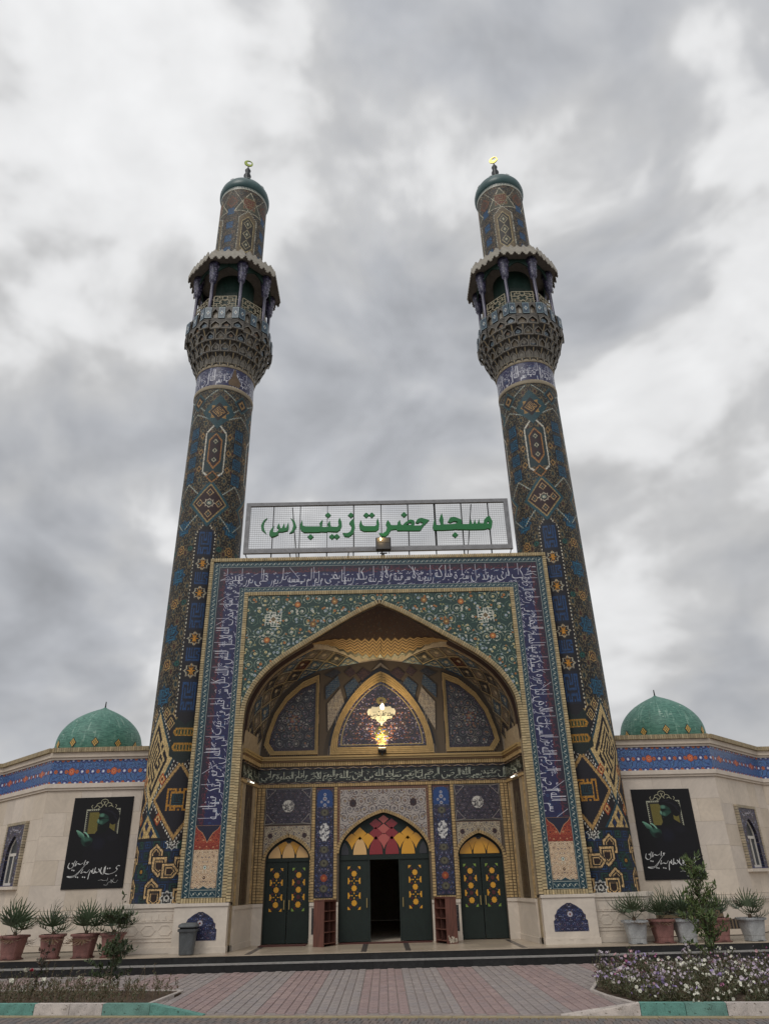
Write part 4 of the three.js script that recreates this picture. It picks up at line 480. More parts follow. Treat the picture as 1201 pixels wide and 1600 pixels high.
// ---------------------------------------------------------------- the ribbed half-vault of the gate
{
  const F = smooth([[-4.05, 5.37], ...FIN], 60), Bk = smooth([[-3.86, 5.37], [-3.76, 6.15], [-3.30, 7.32], [-2.65, 7.86], [-2.05, 8.12], [-1.0, 8.30], [0, 8.44]], 60), Z0 = -.155, Z1 = ZB;
  const at = (P, q) => { const x = clamp(q, 0, 1) * 60, i = Math.min(59, Math.floor(x)), f = x - i; return [lerp(P[i][0], P[i + 1][0], f), lerp(P[i][1], P[i + 1][1], f)]; };
  const Vp = (sg, t, off = 0) => { const q = 1 - Math.abs(sg), a = at(F, q), b = at(Bk, q), m = sg > 0 ? -1 : 1, bul = .13 * Math.sin(PI * t) * (1 - .0 * q); const x = lerp(a[0], b[0], t), y = lerp(a[1], b[1], t), nl = Math.hypot(x, (y - 5.0)) || 1, k = (bul - off) / nl; return V3((x + x * k) * m, y + (y - 5.0) * k, lerp(Z0, Z1, t)); };
  const grid = (s0, s1, t0, t1, ns, nt, off, uvs = 1) => { const p = [], u = [], ix = []; for (let j = 0; j <= nt; j++) for (let i = 0; i <= ns; i++) { const v = Vp(lerp(s0, s1, i / ns), lerp(t0, t1, j / nt), off); p.push(v.x, v.y, v.z); u.push(i / ns * uvs, j / nt); } for (let j = 0; j < nt; j++) for (let i = 0; i < ns; i++) { const a = j * (ns + 1) + i; ix.push(a, a + 1, a + ns + 2, a, a + ns + 2, a + ns + 1); } const g = new THREE.BufferGeometry(); g.setAttribute('position', new THREE.Float32BufferAttribute(p, 3)); g.setAttribute('uv', new THREE.Float32BufferAttribute(u, 2)); g.setIndex(ix); g.computeVertexNormals(); return g; };
  const vaultMat = std({ map: T_grit, color: lin(.47, .40, .31), roughness: .8, side: THREE.DoubleSide });
  mesh('vault_shell', grid(-1, 1, 0, 1, 96, 10, 0, 20), vaultMat, gate);
  // a raised piece with the given outline in (sigma, t)
  const cell = (pts, off, uvf) => { const n = pts.length, cs = pts.reduce((a, q) => a + q[0], 0) / n, ct = pts.reduce((a, q) => a + q[1], 0) / n, p = [], u = [], tri = (A, B2, C, a, b, c) => { p.push(A.x, A.y, A.z, B2.x, B2.y, B2.z, C.x, C.y, C.z); u.push(...a, ...b, ...c); }, s0 = Math.min(...pts.map((q) => q[0])), s1 = Math.max(...pts.map((q) => q[0])), t0 = Math.min(...pts.map((q) => q[1])), t1 = Math.max(...pts.map((q) => q[1])), uv = (s, t) => [(s - s0) / (s1 - s0 || 1), 1 - (t - t0) / (t1 - t0 || 1)]; const C = Vp(cs, ct, off - .035); for (let i = 0; i < n; i++) { const a = pts[i], b = pts[(i + 1) % n], m = [(a[0] + b[0]) / 2, (a[1] + b[1]) / 2], A = Vp(...a, off), B2 = Vp(...b, off), Mm = Vp(...m, off); tri(C, A, Mm, uv(cs, ct), uv(...a), uv(...m)); tri(C, Mm, B2, uv(cs, ct), uv(...m), uv(...b)); const a0 = Vp(...a, -.004), b0 = Vp(...b, -.004); tri(A, a0, B2, uv(...a), uv(...a), uv(...b)); tri(a0, b0, B2, uv(...a), uv(...b), uv(...b)); } const g = new THREE.BufferGeometry(); g.setAttribute('position', new THREE.Float32BufferAttribute(p, 3)); g.setAttribute('uv', new THREE.Float32BufferAttribute(u, 2)); g.computeVertexNormals(); return g; };
  const ds = { side: THREE.DoubleSide }, mm = Object.fromEntries(Object.entries(AT).map(([k, t]) => [k, tile(t, { ...ds, roughness: .45 })]));
  const crownM = std({ map: canvasTex(1024, 512, (c, w, h) => { arabesque(c, w, h, { bg: '#48161e', vines: ['#6a4440', '#4a2228', '#5c3a38'], leaves: ['#542c2c', '#232848', '#5c4a44', '#6a4640'], petals: ['#7d6a5a', '#5c2a28', '#46505e'], core: '#1c0f13', cell: 84, lw: 3.4, seed: 14, flowers: 4 }); speckle(c, w, h, .25, 3); }, { gamma: 1.6 }), roughness: .75, side: THREE.DoubleSide });
  const tz = (s) => (Math.abs(s) < .38 ? .60 * (1 - Math.pow(Math.abs(s) / .38, 1.7)) : 0);
  { // dark crown and chevron courses
    const N = 36, edge = (i, k) => { const s = -.38 + .76 * i / N; return [s, tz(s) + (i & 1 ? .075 : 0) * (1 - Math.abs(s) / .5) + k]; }, strip = (k0, k1, off, m, name) => { const p = [], u = [], ix = []; for (let i = 0; i <= N; i++) { const [s, t] = edge(i, 0), lim = Math.max(0, .96), a = k0 === null ? .0 : Math.min(lim, t + k0 * Math.min(1, .25 + tz(s) * 1.8)), b = Math.min(lim + .02, t + k1 * Math.min(1, .25 + tz(s) * 1.8)); for (const q of [a, b]) { const v = Vp(s, Math.max(0, q), off); p.push(v.x, v.y, v.z); u.push(i / N * 2.2, q * 1.2); } } for (let i = 0; i < N; i++) { const a = i * 2; ix.push(a, a + 1, a + 3, a, a + 3, a + 2); } const g = new THREE.BufferGeometry(); g.setAttribute('position', new THREE.Float32BufferAttribute(p, 3)); g.setAttribute('uv', new THREE.Float32BufferAttribute(u, 2)); g.setIndex(ix); g.computeVertexNormals(); mesh(name, g, m, gate); };
    const gm = std({ map: T_grit, color: lin(.50, .32, .13), roughness: .6, side: THREE.DoubleSide });
    strip(null, 0, .02, crownM, 'crown_panel'); for (let k = 0; k < 5; k++) strip(.012 + k * .058, .046 + k * .058, .045 - k * .003, gm, 'chevron_course'); strip(.0, .30, .014, std({ map: T_grit, color: lin(.10, .055, .03), roughness: .8, side: THREE.DoubleSide }), 'chevron_bed'); strip(.303, .35, .018, tile(canvasTex(512, 32, (c, w, h) => { c.fillStyle = '#1c1620'; c.fillRect(0, 0, w, h); for (let x = 4; x < w; x += 12) { c.fillStyle = '#b9b09a'; c.fillRect(x, 10, 6, 10); } }), ds), 'beaded_course');
  }
  // soffit sheets next to the front arch, and main ribs
  for (const s of [-1, 1]) { const P = [], n = 22; for (let i = 0; i <= n; i++) { const q = lerp(.97, .36, i / n); P.push(q); } const g = grid(s * .985, s * .37, .03, .27, 24, 2, .014, 4); mesh('soffit_panel', g, crownM, gate); for (const [t, w, off] of [[.285, .02, .05], [.315, .014, .035], [.335, .008, .03]]) mesh('rib', grid(s * .99, s * .36, t, t + w, 24, 1, off, 12), std({ color: lin(.42, .29, .14), roughness: .6, side: THREE.DoubleSide }), gate); }
  // lozenge lattice
  const kinds = ['maroon', 'blue', 'white', 'dark', 'blue'], r = RNG(8);
  const mc = Object.fromEntries(Object.entries(CT).map(([k, t]) => [k, tile(t, { ...ds, roughness: .5 })]));
  for (let j = -1; j <= 3; j++) for (let i = -8; i <= 8; i++) {
    const sc = (i + (j & 1 ? .5 : 0)) * .128, t = .51 + j * .158, hs = .122, ht = .158 * 1.94; if (Math.abs(sc) > .95) continue;
    const pts = j < 0 ? [[sc - hs / 2, .362], [sc + hs / 2, .362], [sc, t + ht / 2]] : j > 2 ? [[sc, t - ht / 2], [sc + hs / 2, .988], [sc - hs / 2, .988]] : [[sc, t - ht / 2], [sc + hs / 2, t], [sc, t + ht / 2], [sc - hs / 2, t]];
    if (pts.some(([p, q]) => q < tz(p) + .34 * Math.min(1, tz(p) * 2.4) || q > 1 || Math.abs(p) > .99 || q < .345 || (tz(p) > 0 && q < .40))) continue;
    const k = Math.abs(sc) > .55 ? (j & 1 ? 'white' : (i & 1 ? 'dark' : 'blue')) : kinds[(j * 2 + 10 + Math.abs(Math.round(sc * 17))) % 5]; mesh('lozenge_panel', cell(pts, .03), mc[k], gate);
  }
  // tympanum and side fields on the back wall
  const ringShape = (o, i) => { const s = shapeOf(o); s.holes.push(pathOf(i)); return s; };
  const tymp = (d) => { const a = archPts(0, 1.64 - d, 5.40 + d, 8.02 - d * 1.45, 16); return a; };
  const dots = tile(canvasTex(256, 32, (c, w, h) => { c.fillStyle = '#1a1420'; c.fillRect(0, 0, w, h); for (let x = 4; x < w; x += 16) { c.fillStyle = '#a89a86'; c.fillRect(x, 10, 8, 10); } }));
  const ringM = (o, i, z, m, name) => mesh(name, uvMetric(slab(ringShape(o, i), ZB - .005, ZB + z)), m, gate);
  ringM(archPts(0, 1.72, 5.375, 8.17, 16), tymp(0), .02, dots, 'beaded_frame'); for (let k = 0; k < 4; k++) ringM(tymp(k * .058 + .003), tymp(k * .058 + .05), .10 - k * .015, M.gold, 'gold_frame');
  const tt = tile(canvasTex(768, 768, (c, w, h) => { arabesque(c, w, h, { bg: '#2a1c34', vines: ['#6a5a58', '#8a7a54', '#5a4a68'], leaves: ['#7a5a3a', '#4a3c5a', '#8a8a5a', '#a86a3a'], petals: ['#c4bcc0', '#9a8aa0', '#b07a5a', '#8a8ab0'], core: '#4a2a30', cell: 58, lw: 2.5, mirror: true, seed: 81, flowers: 5 }); c.fillStyle = '#4a4430'; c.beginPath(); c.ellipse(w / 2, h * .83, 60, 110, 0, 0, TAU); c.fill(); for (let k = 0; k < 46; k++) { const a = k * 2.1 + (k * 7 % 5) * .3, q = 10 + (k * 13 % 46) * 2; flower(c, w / 2 + Math.cos(a) * q * .6, h * .83 + Math.sin(a) * q, 8, ['#a89a5c', '#5a64a0', '#9a6a3c', '#6a7a48'][k % 4], '#4a3a5a', 5); } for (let k = 0; k < 14; k++) { const s = k & 1 ? 1 : -1, q = k >> 1; leafAt(c, w / 2 + s * (70 + q * 26), h * (.88 - (q % 3) * .05), s > 0 ? -.6 - q : PI + .6 + q, 30, '#8a5a2c'); } flower(c, w / 2, h * .3, 46, '#a89a5a', '#6a4a34', 10); c.strokeStyle = '#b0a070'; c.lineWidth = 10; c.beginPath(); archPts(w / 2, w * .46, h * .97, h * .04, 24).forEach((p, i) => (i ? c.lineTo(...p) : c.moveTo(...p))); c.closePath(); c.stroke(); speckle(c, w, h, .2, 5); }), { roughness: .22, clearcoat: .7 });
  mesh('tympanum_panel', uvBB(slab(shapeOf(tymp(.234)), ZB - .005, ZB + .03)), tt, gate);
  const plaque = canvasTex(512, 256, (c, w, h) => { c.fillStyle = '#e2ded2'; c.fillRect(0, 0, w, h); write(c, 'مسجد حضرت زینب', w * .93, h * .5, w * .84, h * .34, { color: '#1d1a1c', nib: .16, lift: .05, ang: .8 }); write(c, 'سلام الله', w * .6, h * .76, w * .2, h * .14, { color: '#1d1a1c', nib: .16 }); }, { clamp: true });
  const cl = []; for (const [x, y] of [[-.46, 6.72], [-.42, 6.80], [-.33, 6.82], [-.30, 6.88], [-.14, 6.86], [0, 6.9]]) cl.push([x, y]); const lower = [[-.44, 6.62], [-.36, 6.58], [-.33, 6.50], [-.18, 6.48], [-.14, 6.42], [-.05, 6.36], [0, 6.26]]; mesh('name_plaque', uvBB(slab(shapeOf([...cl, ...mirrorPts(cl).slice(1), ...mirrorPts(lower).reverse().slice(0), ...lower.slice(0, -1).reverse()]), ZB + .02, ZB + .045)), tile(plaque, { roughness: .3 }), gate);
  const fieldM = tile(canvasTex(512, 768, (c, w, h) => { arabesque(c, w, h, { bg: '#24222c', vines: ['#8c8c88', '#a8a294', '#6e7880'], leaves: ['#7a8486', '#4c4a5a', '#a08e76', '#5c6c58'], petals: ['#b0aca4', '#86707c', '#a0724c'], core: '#2a2024', cell: 96, lw: 3.4, seed: 19, flowers: 4 }); for (let k = 0; k < 30; k++) flower(c, w * .5 + Math.cos(k * 2.4) * k * 3.4, h * .55 + Math.sin(k * 2.4) * k * 4, 12, ['#9a5a4a', '#a88a5c', '#8a9098'][k % 3], '#3a2a2c', 6); speckle(c, w, h, .2, 4); }, { gamma: 1.1 }));
  for (const s of [-1, 1]) {
    const base = [[-2.03, 5.42], [-2.03, 7.96], [-2.55, 7.74], [-3.1, 7.26], [-3.45, 6.72], [-3.66, 6.1], [-3.74, 5.72], [-3.52, 5.42]], cx = -2.72, cy = 6.3, P = (k) => base.map(([x, y]) => [(cx + (x - cx) * k) * -s, cy + (y - cy) * k]);
    ringM(P(1.03), P(.995), .02, dots, 'beaded_frame'); for (let k = 0; k < 3; k++) ringM(P(.992 - k * .048), P(.952 - k * .048), .10 - k * .014, M.gold, 'gold_frame');
    ringM(P(.845), P(.75), .03, mm.purple, 'field_border'); mesh('field_panel', uvBB(slab(shapeOf(P(.748)), ZB - .005, ZB + .025)), fieldM, gate);
    for (const [m, pts] of [['white', [[-1.75, 7.0], [-1.72, 6.12], [-1.2, 7.02], [-1.33, 7.5]]], ['blue', [[-1.2, 7.56], [-.88, 7.84], [-.72, 7.62], [-1.08, 7.12]]], ['blue', [[-1.82, 7.55], [-1.42, 7.92], [-1.34, 7.6], [-1.8, 7.14]]], ['maroon', [[-.8, 7.95], [-.57, 8.16], [-.3, 7.98], [-.62, 7.72]]], ['white', [[-.28, 8.08], [0, 8.34], [0, 8.24], [-.1, 8.16]]], ['maroon', [[-1.2, 8.02], [-.98, 8.22], [-.82, 8.0], [-1.02, 7.86]]], ['dark', [[-1.86, 7.95], [-1.5, 8.14], [-1.3, 8.02], [-1.6, 7.84]]]]) mesh('kite_panel', uvBB(slab(shapeOf(pts.map(([x, y]) => [x * -s, y])), ZB - .005, ZB + .03)), mm[m], gate);
  }
}
// ---------------------------------------------------------------- minarets
const MZ = -1.35;
const inscr1 = bandTex(1024, 256, 'بسم الله الرحمن الرحیم اللهم صل علی محمد وآل محمد', 91, { plain: true, bg: '#2a2668' });
function makeMinaret(label) {
  const m = thing('minaret', label, 'minaret', 'pair of tiled minarets');
  const cyl = (name, r0, r1, y0, y1, mat, open = true, n = 64) => mesh(name, new THREE.CylinderGeometry(r1, r0, y1 - y0, n, 1, open).translate(0, (y0 + y1) / 2, 0), mat, m);
  const st = shaftTex; st.repeat.set(4, 1); st.offset.set(.5, 0);
  const matt = { roughness: .62, clearcoat: 0 }; cyl('shaft', 1.115, 1.115, SH0, SH1, tile(st, matt));
  const gold = std({ map: T_grit, color: lin(.42, .35, .24), roughness: .7 });
  inscr1.repeat.set(2, 1); cyl('inscription_ring', 1.118, 1.118, 18.58, 19.44, tile(inscr1)); const lat = new THREE.LatheGeometry([[1.09, 18.40], [1.135, 18.42], [1.135, 18.57], [1.09, 18.59]].map(([x, y]) => new THREE.Vector2(x, y)), 64); mesh('beaded_ring', lat, gold, m); mesh('beaded_ring', new THREE.LatheGeometry([[1.09, 19.43], [1.14, 19.45], [1.14, 19.58], [1.09, 19.6]].map(([x, y]) => new THREE.Vector2(x, y)), 64), gold, m);
  // marble foot
  const foot = [[-.98, .95], [.98, .95]]; mesh('marble_foot', uvMetric(slab(shapeOf([[-1.22, -1.0], [-1.22, .78], [-.9, 1.16], [.9, 1.16], [1.22, .78], [1.22, -1.0]].map(([x, z]) => [x, -z])), 0, 1.02).rotateX(-PI / 2).translate(0, TF, 0)), M.marble, m);
  mesh('foot_cap', uvMetric(slab(shapeOf([[-1.26, -1.0], [-1.26, .8], [-.92, 1.2], [.92, 1.2], [1.26, .8], [1.26, -1.0]].map(([x, z]) => [x, -z])), 0, .1).rotateX(-PI / 2).translate(0, 1.345, 0)), M.marble, m); mesh('foot_base', uvMetric(slab(shapeOf([[-1.26, -1.0], [-1.26, .8], [-.92, 1.2], [.92, 1.2], [1.26, .8], [1.26, -1.0]].map(([x, z]) => [x, -z])), 0, .13).rotateX(-PI / 2).translate(0, TF + .001, 0)), M.marble, m);
  for (const [y, h] of [[.58, .02], [.66, .02], [1.02, .02], [1.27, .02]]) mesh('carved_band', mbx(-.9, .9, y, y + h, 1.15, 1.175), M.marble, m);
  for (let k = 0; k < 4; k++) { const x = -.66 + k * .44, P = [[-.2, 0], [-.1, .12], [.1, .12], [.2, 0], [.1, -.12], [-.1, -.12]], I = P.map(([a, b]) => [a * .84, b * .84]); const s = shapeOf(P.map(([a, b]) => [x + a, .84 + b])); s.holes.push(pathOf(I.map(([a, b]) => [x + a, .84 + b]))); mesh('carved_hexagon', uvMetric(slab(s, 1.15, 1.172)), M.marble, m); }
  for (let k = 0; k < 9; k++) { const x = -.72 + k * .18; mesh('carved_letter', mbx(x - .02, x + .02, 1.06, 1.06 + .1 + (k * 37 % 5) * .018, 1.155, 1.172), M.marble, m); mesh('carved_letter', mbx(x - .07, x + .06, 1.06, 1.085, 1.155, 1.17), M.marble, m); }
  // muqarnas: tiers of little pointed niches stepping out
  const octR = (R, a, k) => { const q = ((a + PI / 8) % (PI / 4) + PI / 4) % (PI / 4) - PI / 8; return R * lerp(1, Math.cos(PI / 8) / Math.cos(q) * 1.035, k); };
  const nt = ['#4a4238', '#3c4048', '#54483a'].map((bg, i) => tile(canvasTex(96, 128, (c, w, h) => { c.fillStyle = bg; c.fillRect(0, 0, w, h); c.strokeStyle = '#b9ad90'; c.lineWidth = 7; c.strokeRect(6, 6, w - 12, h - 12); if (i === 1) { flower(c, w / 2, h * .55, 24, '#8fa0a8', '#3a4a6a', 8); } else if (i === 2) { kufic(c, 'ali', 18, 30, 60, 74, '#a8987a'); } else { flower(c, w / 2, h * .5, 18, '#a88a6a', '#5a2c28', 6); leafAt(c, w / 2, h * .7, -1, 26, '#9a9278'); leafAt(c, w / 2, h * .7, -2.1, 26, '#9a9278'); } speckle(c, w, h, .3, 4 + i); })));
  const tri = tile(canvasTex(64, 64, (c, w, h) => { c.fillStyle = '#34302c'; c.fillRect(0, 0, w, h); c.strokeStyle = '#b5a88c'; c.lineWidth = 9; c.strokeRect(2, 2, w - 4, h - 4); c.beginPath(); c.moveTo(32, 0); c.lineTo(32, 60); c.stroke(); })), frameM = std({ map: T_grit, color: lin(.13, .115, .095), roughness: .6 }), trimM = std({ map: T_grit, color: lin(.38, .355, .30), roughness: .6 });
  const N = 24, R = [1.16, 1.34, 1.52, 1.68, 1.74], Y = [19.60, 20.02, 20.46, 20.90, 21.34];
  mesh('core', new THREE.LatheGeometry([[1.05, 19.55], [1.10, 19.62], [1.26, 20.05], [1.42, 20.5], [1.56, 20.95], [1.56, 21.9], [.2, 21.95]].map(([x, y]) => new THREE.Vector2(x, y)), 48), trimM, m);
  const nicheG = []; for (let k = 0; k < 4; k++) { const w = TAU * R[k] / N * 1.02, h = Y[k + 1] - Y[k], o = shapeOf([[-w / 2, 0], [-w / 2, h * .98], [w / 2, h * .98], [w / 2, 0]]), a = w / 2 - .035; o.holes.push(pathOf([[-a, .04], [-a, h * .5], [0, h * .88], [a, h * .5], [a, .04]])); const back = uvBB(bx(-w / 2 + .01, w / 2 - .01, .02, h * .95, -.07, -.055)); const ring = shapeOf([[-a - .004, .036], [-a - .004, h * .505], [0, h * .895], [a + .004, h * .505], [a + .004, .036]]); ring.holes.push(pathOf([[-a + .016, .056], [-a + .016, h * .49], [0, h * .845], [a - .016, h * .49], [a - .016, .056]])); nicheG.push([slab(o, -.06, .0, .008), back, slab(ring, -.012, .008)]); }
  for (let k = 0; k < 4; k++) for (let i = 0; i < N; i++) {
    const a = (i + (k & 1 ? .5 : 0)) / N * TAU, rr = octR(R[k], a, k / 3 * .8), tilt = -Math.atan2(R[k + 1] - R[k], Y[k + 1] - Y[k]) * .55, Mx = new THREE.Matrix4().makeRotationY(a).multiply(new THREE.Matrix4().makeTranslation(0, Y[k], rr)).multiply(new THREE.Matrix4().makeRotationX(-tilt));
    const f = mesh('niche', nicheG[k][0], frameM, m); f.applyMatrix4(Mx); mesh('niche_back', nicheG[k][1], nt[(i + k) % 3], f); mesh('niche_trim', nicheG[k][2], trimM, f);
    // pendentive triangle under the joint
    const w = TAU * R[k] / N, a0 = a - PI / N, pt = (ang, rad, y) => V3(Math.sin(ang) * rad, y, Math.cos(ang) * rad), A = pt(a - PI / N * .9, rr + .015, Y[k] + .03), Bp = pt(a + PI / N * .9, rr + .015, Y[k] + .03), C = pt(a, octR(k ? R[k - 1] : 1.13, a, .3) + .02, Y[k] - (k ? .24 : .12)), D = pt(a, rr - .2, Y[k] + .03), p = [], u = []; for (const [q, s, t] of [[A, C, Bp], [A, D, C], [Bp, C, D]]) { p.push(...q.toArray(), ...s.toArray(), ...t.toArray()); u.push(0, 1, .5, 0, 1, 1); } const g = new THREE.BufferGeometry(); g.setAttribute('position', new THREE.Float32BufferAttribute(p, 3)); g.setAttribute('uv', new THREE.Float32BufferAttribute(u, 2)); g.computeVertexNormals(); mesh('pendentive', g, tri, m);
  }
  // eight-sided balcony
  const oct = (ap) => Array.from({ length: 8 }, (_, i) => { const a = PI / 8 + i * PI / 4, q = ap / Math.cos(PI / 8); return [Math.cos(a) * q, Math.sin(a) * q]; });
  const octSlab = (ap, y0, y1) => uvMetric(slab(shapeOf(oct(ap)), 0, y1 - y0).rotateX(-PI / 2).translate(0, y0, 0));
  mesh('balcony_floor', octSlab(1.62, 21.36, 21.42), frameM, m); mesh('balcony_deck', octSlab(1.56, 21.98, 22.08), frameM, m);
  const bp = tile(canvasTex(96, 128, (c, w, h) => { c.fillStyle = '#27506a'; c.fillRect(0, 0, w, h); c.strokeStyle = '#9ab0b4'; c.lineWidth = 6; c.strokeRect(5, 5, w - 10, h - 10); flower(c, w / 2, h / 2, 26, '#b9c4c4', '#8a5a3a', 4); for (const [x, y] of [[.25, .22], [.75, .22], [.25, .78], [.75, .78]]) leafAt(c, x * w, y * h, 1, 16, '#6a98a4'); speckle(c, w, h, .25, 3); }));
  const side = 2 * 1.62 * Math.tan(PI / 8), pw = side / 5, panG = uvBB(bx(-pw / 2 + .008, pw / 2 - .008, 21.43, 21.98, -.08, .03)), arG = (() => { const o = shapeOf([[-pw / 2, 21.43], [-pw / 2, 21.98], [pw / 2, 21.98], [pw / 2, 21.43]]), a = pw / 2 - .03; o.holes.push(pathOf([[-a, 21.46], [-a, 21.76], [0, 21.92], [a, 21.76], [a, 21.46]])); return slab(o, -.08, .0); })(), arB = uvBB(bx(-pw / 2, pw / 2, 21.43, 21.97, -.1, -.085));
  const bar = (x0, y0, x1, y1, t, z) => { const l = Math.hypot(x1 - x0, y1 - y0), g = new THREE.BoxGeometry(l + t, t, t); g.rotateZ(Math.atan2(y1 - y0, x1 - x0)).translate((x0 + x1) / 2, (y0 + y1) / 2, z + ((Math.round(x0 * 97 + y1 * 31) % 3)) * .0015); return g; };
  const lattice = (() => { const L = [], W = .44, y0 = 22.12, y1 = 22.80, cx = 0, cy = (y0 + y1) / 2, h = (y1 - y0) / 2; for (const [a, b, c, d] of [[-W, y0, W, y0], [-W, y1, W, y1], [-W, y0, -W, y1], [W, y0, W, y1]]) L.push(bar(a, b, c, d, .03, 0)); const q = .6; for (let k = 0; k < 4; k++) { const a = k * PI / 2, R2 = (x, y) => [x * Math.cos(a) - y * Math.sin(a), x * Math.sin(a) + y * Math.cos(a)].map((v, i) => (i ? cy + v * h : v * W)); const line = (x0, y0b, x1, y1b) => L.push(bar(...R2(x0, y0b), ...R2(x1, y1b), .024, .004 * k)); line(-.45, -.2, -.2, -.45); line(-.2, -.45, .2, -.45); line(-.2, -.45, -.2, -1); line(.2, -.45, .2, -1); line(-.45, -.2, -.7, -.2); line(-.7, -.2, -.7, -.7); line(-.7, -.7, -.2, -.7); line(.2, -.72, .5, -.72); line(.5, -.72, .5, -1); line(-.2, -.45, 0, -.25); line(.2, -.45, 0, -.25); } return merged(L); })();
  const cream = std({ map: T_grit, color: lin(.5, .44, .3), roughness: .6 }), greenDk = std({ map: T_grit, color: lin(.012, .05, .035), roughness: .6 }), capT = tile(canvasTex(128, 256, (c, w, h) => { c.fillStyle = '#54506a'; c.fillRect(0, 0, w, h); const r = RNG(6); for (let k = 0; k < 260; k++) { c.fillStyle = ['#a8a4b4', '#3a3656', '#8a8698', '#6a6684'][Math.floor(r() * 4)]; c.save(); c.translate(r() * w, r() * h); c.rotate(PI / 4); c.fillRect(-4, -4, 8, 8); c.restore(); } }));
  const archFascia = (() => { const W = 1.5 * Math.tan(PI / 8), o = shapeOf([[-W, 23.75], [-W, 24.56], [W, 24.56], [W, 23.75], ...archPts(0, W - .08, 23.75, 24.42, 8).reverse()]); return slab(o, -.05, 0); })();
  const colG = new THREE.LatheGeometry([[.0, 22.08], [.1, 22.08], [.1, 22.2], [.065, 22.24], [.065, 23.5], [.1, 23.54], [.15, 23.64], [.13, 23.72], [.17, 23.8], [.15, 23.9], [.19, 23.98], [.17, 24.08], [.21, 24.18], [.19, 24.28], [.24, 24.38], [.23, 24.58], [0, 24.58]].map(([x, y]) => new THREE.Vector2(x, y)), 10);
  const stepped = (() => { const W = 1.80 * Math.tan(PI / 8) + .02, n = 5, P = [], s = 2 * W / n; for (let i = 0; i < n; i++) { const x = -W + i * s; P.push([x, .06], [x + s * .16, .06], [x + s * .16, -.03], [x + s * .33, -.03], [x + s * .33, -.12], [x + s * .67, -.12], [x + s * .67, -.03], [x + s * .84, -.03], [x + s * .84, .06]); } P.push([W, .06]); const top = []; for (let i = n - 1; i >= 0; i--) { const x = -W + i * s, k = .86; top.push([(x + s) * k, .40], [(x + s * .78) * k, .40], [(x + s * .78) * k, .47], [(x + s * .62) * k, .47], [(x + s * .62) * k, .54], [(x + s * .38) * k, .54], [(x + s * .38) * k, .47], [(x + s * .22) * k, .47], [(x + s * .22) * k, .40]); } top.push([-W * .86, .40]); return slab(shapeOf([...P, ...top]), -.03, 0); })();
  for (let i = 0; i < 8; i++) {
    const a = i * PI / 4, rot = (g, ap) => { g.rotation.y = a; g.position.set(Math.sin(a) * ap, 0, Math.cos(a) * ap); };
    for (let q = -2; q <= 2; q++) { const blue = (q & 1) === 0; const f = mesh(blue ? 'parapet_panel' : 'parapet_niche', blue ? panG : arG, blue ? bp : frameM, m); f.rotation.y = a; f.position.set(Math.sin(a) * 1.62 + Math.cos(a) * q * pw, 0, Math.cos(a) * 1.62 - Math.sin(a) * q * pw); if (!blue) mesh('niche_back', arB, nt[2], f); }
    rot(mesh('railing', lattice, cream, m), 1.40); rot(mesh('arch_fascia', archFascia, greenDk, m), 1.47);
    for (const y of [22.3, 22.62]) { const b = mesh('rail_bar', bx(-.6, .6, y, y + .015, -.01, .005), cream, m); rot(b, 1.395); }
    const c = mesh('column', colG, capT, m); c.position.set(Math.sin(a + PI / 8) * 1.52, 0, Math.cos(a + PI / 8) * 1.52);
    const sk = mesh('stepped_skirt', stepped, std({ map: T_grit, color: lin(.48, .44, .37), roughness: .8 }), m); sk.rotation.order = 'YXZ'; sk.rotation.set(-.16, a, 0); sk.position.set(Math.sin(a) * 1.85, 24.54, Math.cos(a) * 1.85);
  }
  cyl('inner_drum', .8, .8, 22.06, 24.6, greenDk, true, 32); mesh('drum_door', mbx(-.32, .32, 22.08, 23.6, .76, .82), std({ color: lin(.01, .03, .02), roughness: .5 }), m);
  mesh('canopy_ceiling', octSlab(1.80, 24.585, 24.64), std({ map: T_grit, color: lin(.24, .22, .2), roughness: .8 }), m);
  const roof = new THREE.CylinderGeometry(1.06, 1.86, .55, 8, 1, false).rotateY(PI / 8).translate(0, 24.92, 0); mesh('canopy_roof', roof, std({ map: T_grit, color: lin(.22, .22, .22), roughness: .8 }), m);
  const pet = tile(canvasTex(512, 96, (c, w, h) => { c.fillStyle = '#5c6478'; c.fillRect(0, 0, w, h); for (let x = 0; x < w; x += 64) { nested(c, [[x, h], [x + 4, 40], [x + 32, 4], [x + 60, 40], [x + 64, h]], ['#c4c2b8', '#33466a', '#2a5a86', '#b9b4a0', '#2c3c66']); } })); pet.map.repeat.set(2, 1); cyl('petal_collar', 1.2, 1.05, 25.1, 25.75, pet);
  innerShaftTex.repeat.set(4, 1); innerShaftTex.offset.set(.5, 0); cyl('upper_shaft', 1.035, 1.035, 25.1, 29.88, tile(innerShaftTex, matt));
  const dz = tile(canvasTex(512, 32, (c, w, h) => { c.fillStyle = '#2a5a5c'; c.fillRect(0, 0, w, h); for (let x = 0; x < w; x += 16) poly(c, [[x, h], [x + 8, 4], [x + 16, h]], '#d0cdc0'); })); dz.map.repeat.set(3, 1); cyl('dome_hem', 1.045, 1.06, 29.72, 29.91, dz);
  const dm = new THREE.LatheGeometry([[1.03, 29.86], [1.09, 29.92], [1.13, 30.06], [1.135, 30.2], [1.09, 30.4], [.98, 30.6], [.78, 30.78], [.52, 30.92], [.28, 31.02], [.1, 31.08], [.07, 31.12]].map(([x, y]) => new THREE.Vector2(x, y)), 48); mesh('dome', dm, std({ map: T_grit, color: lin(.028, .10, .10), roughness: .38 }), m);
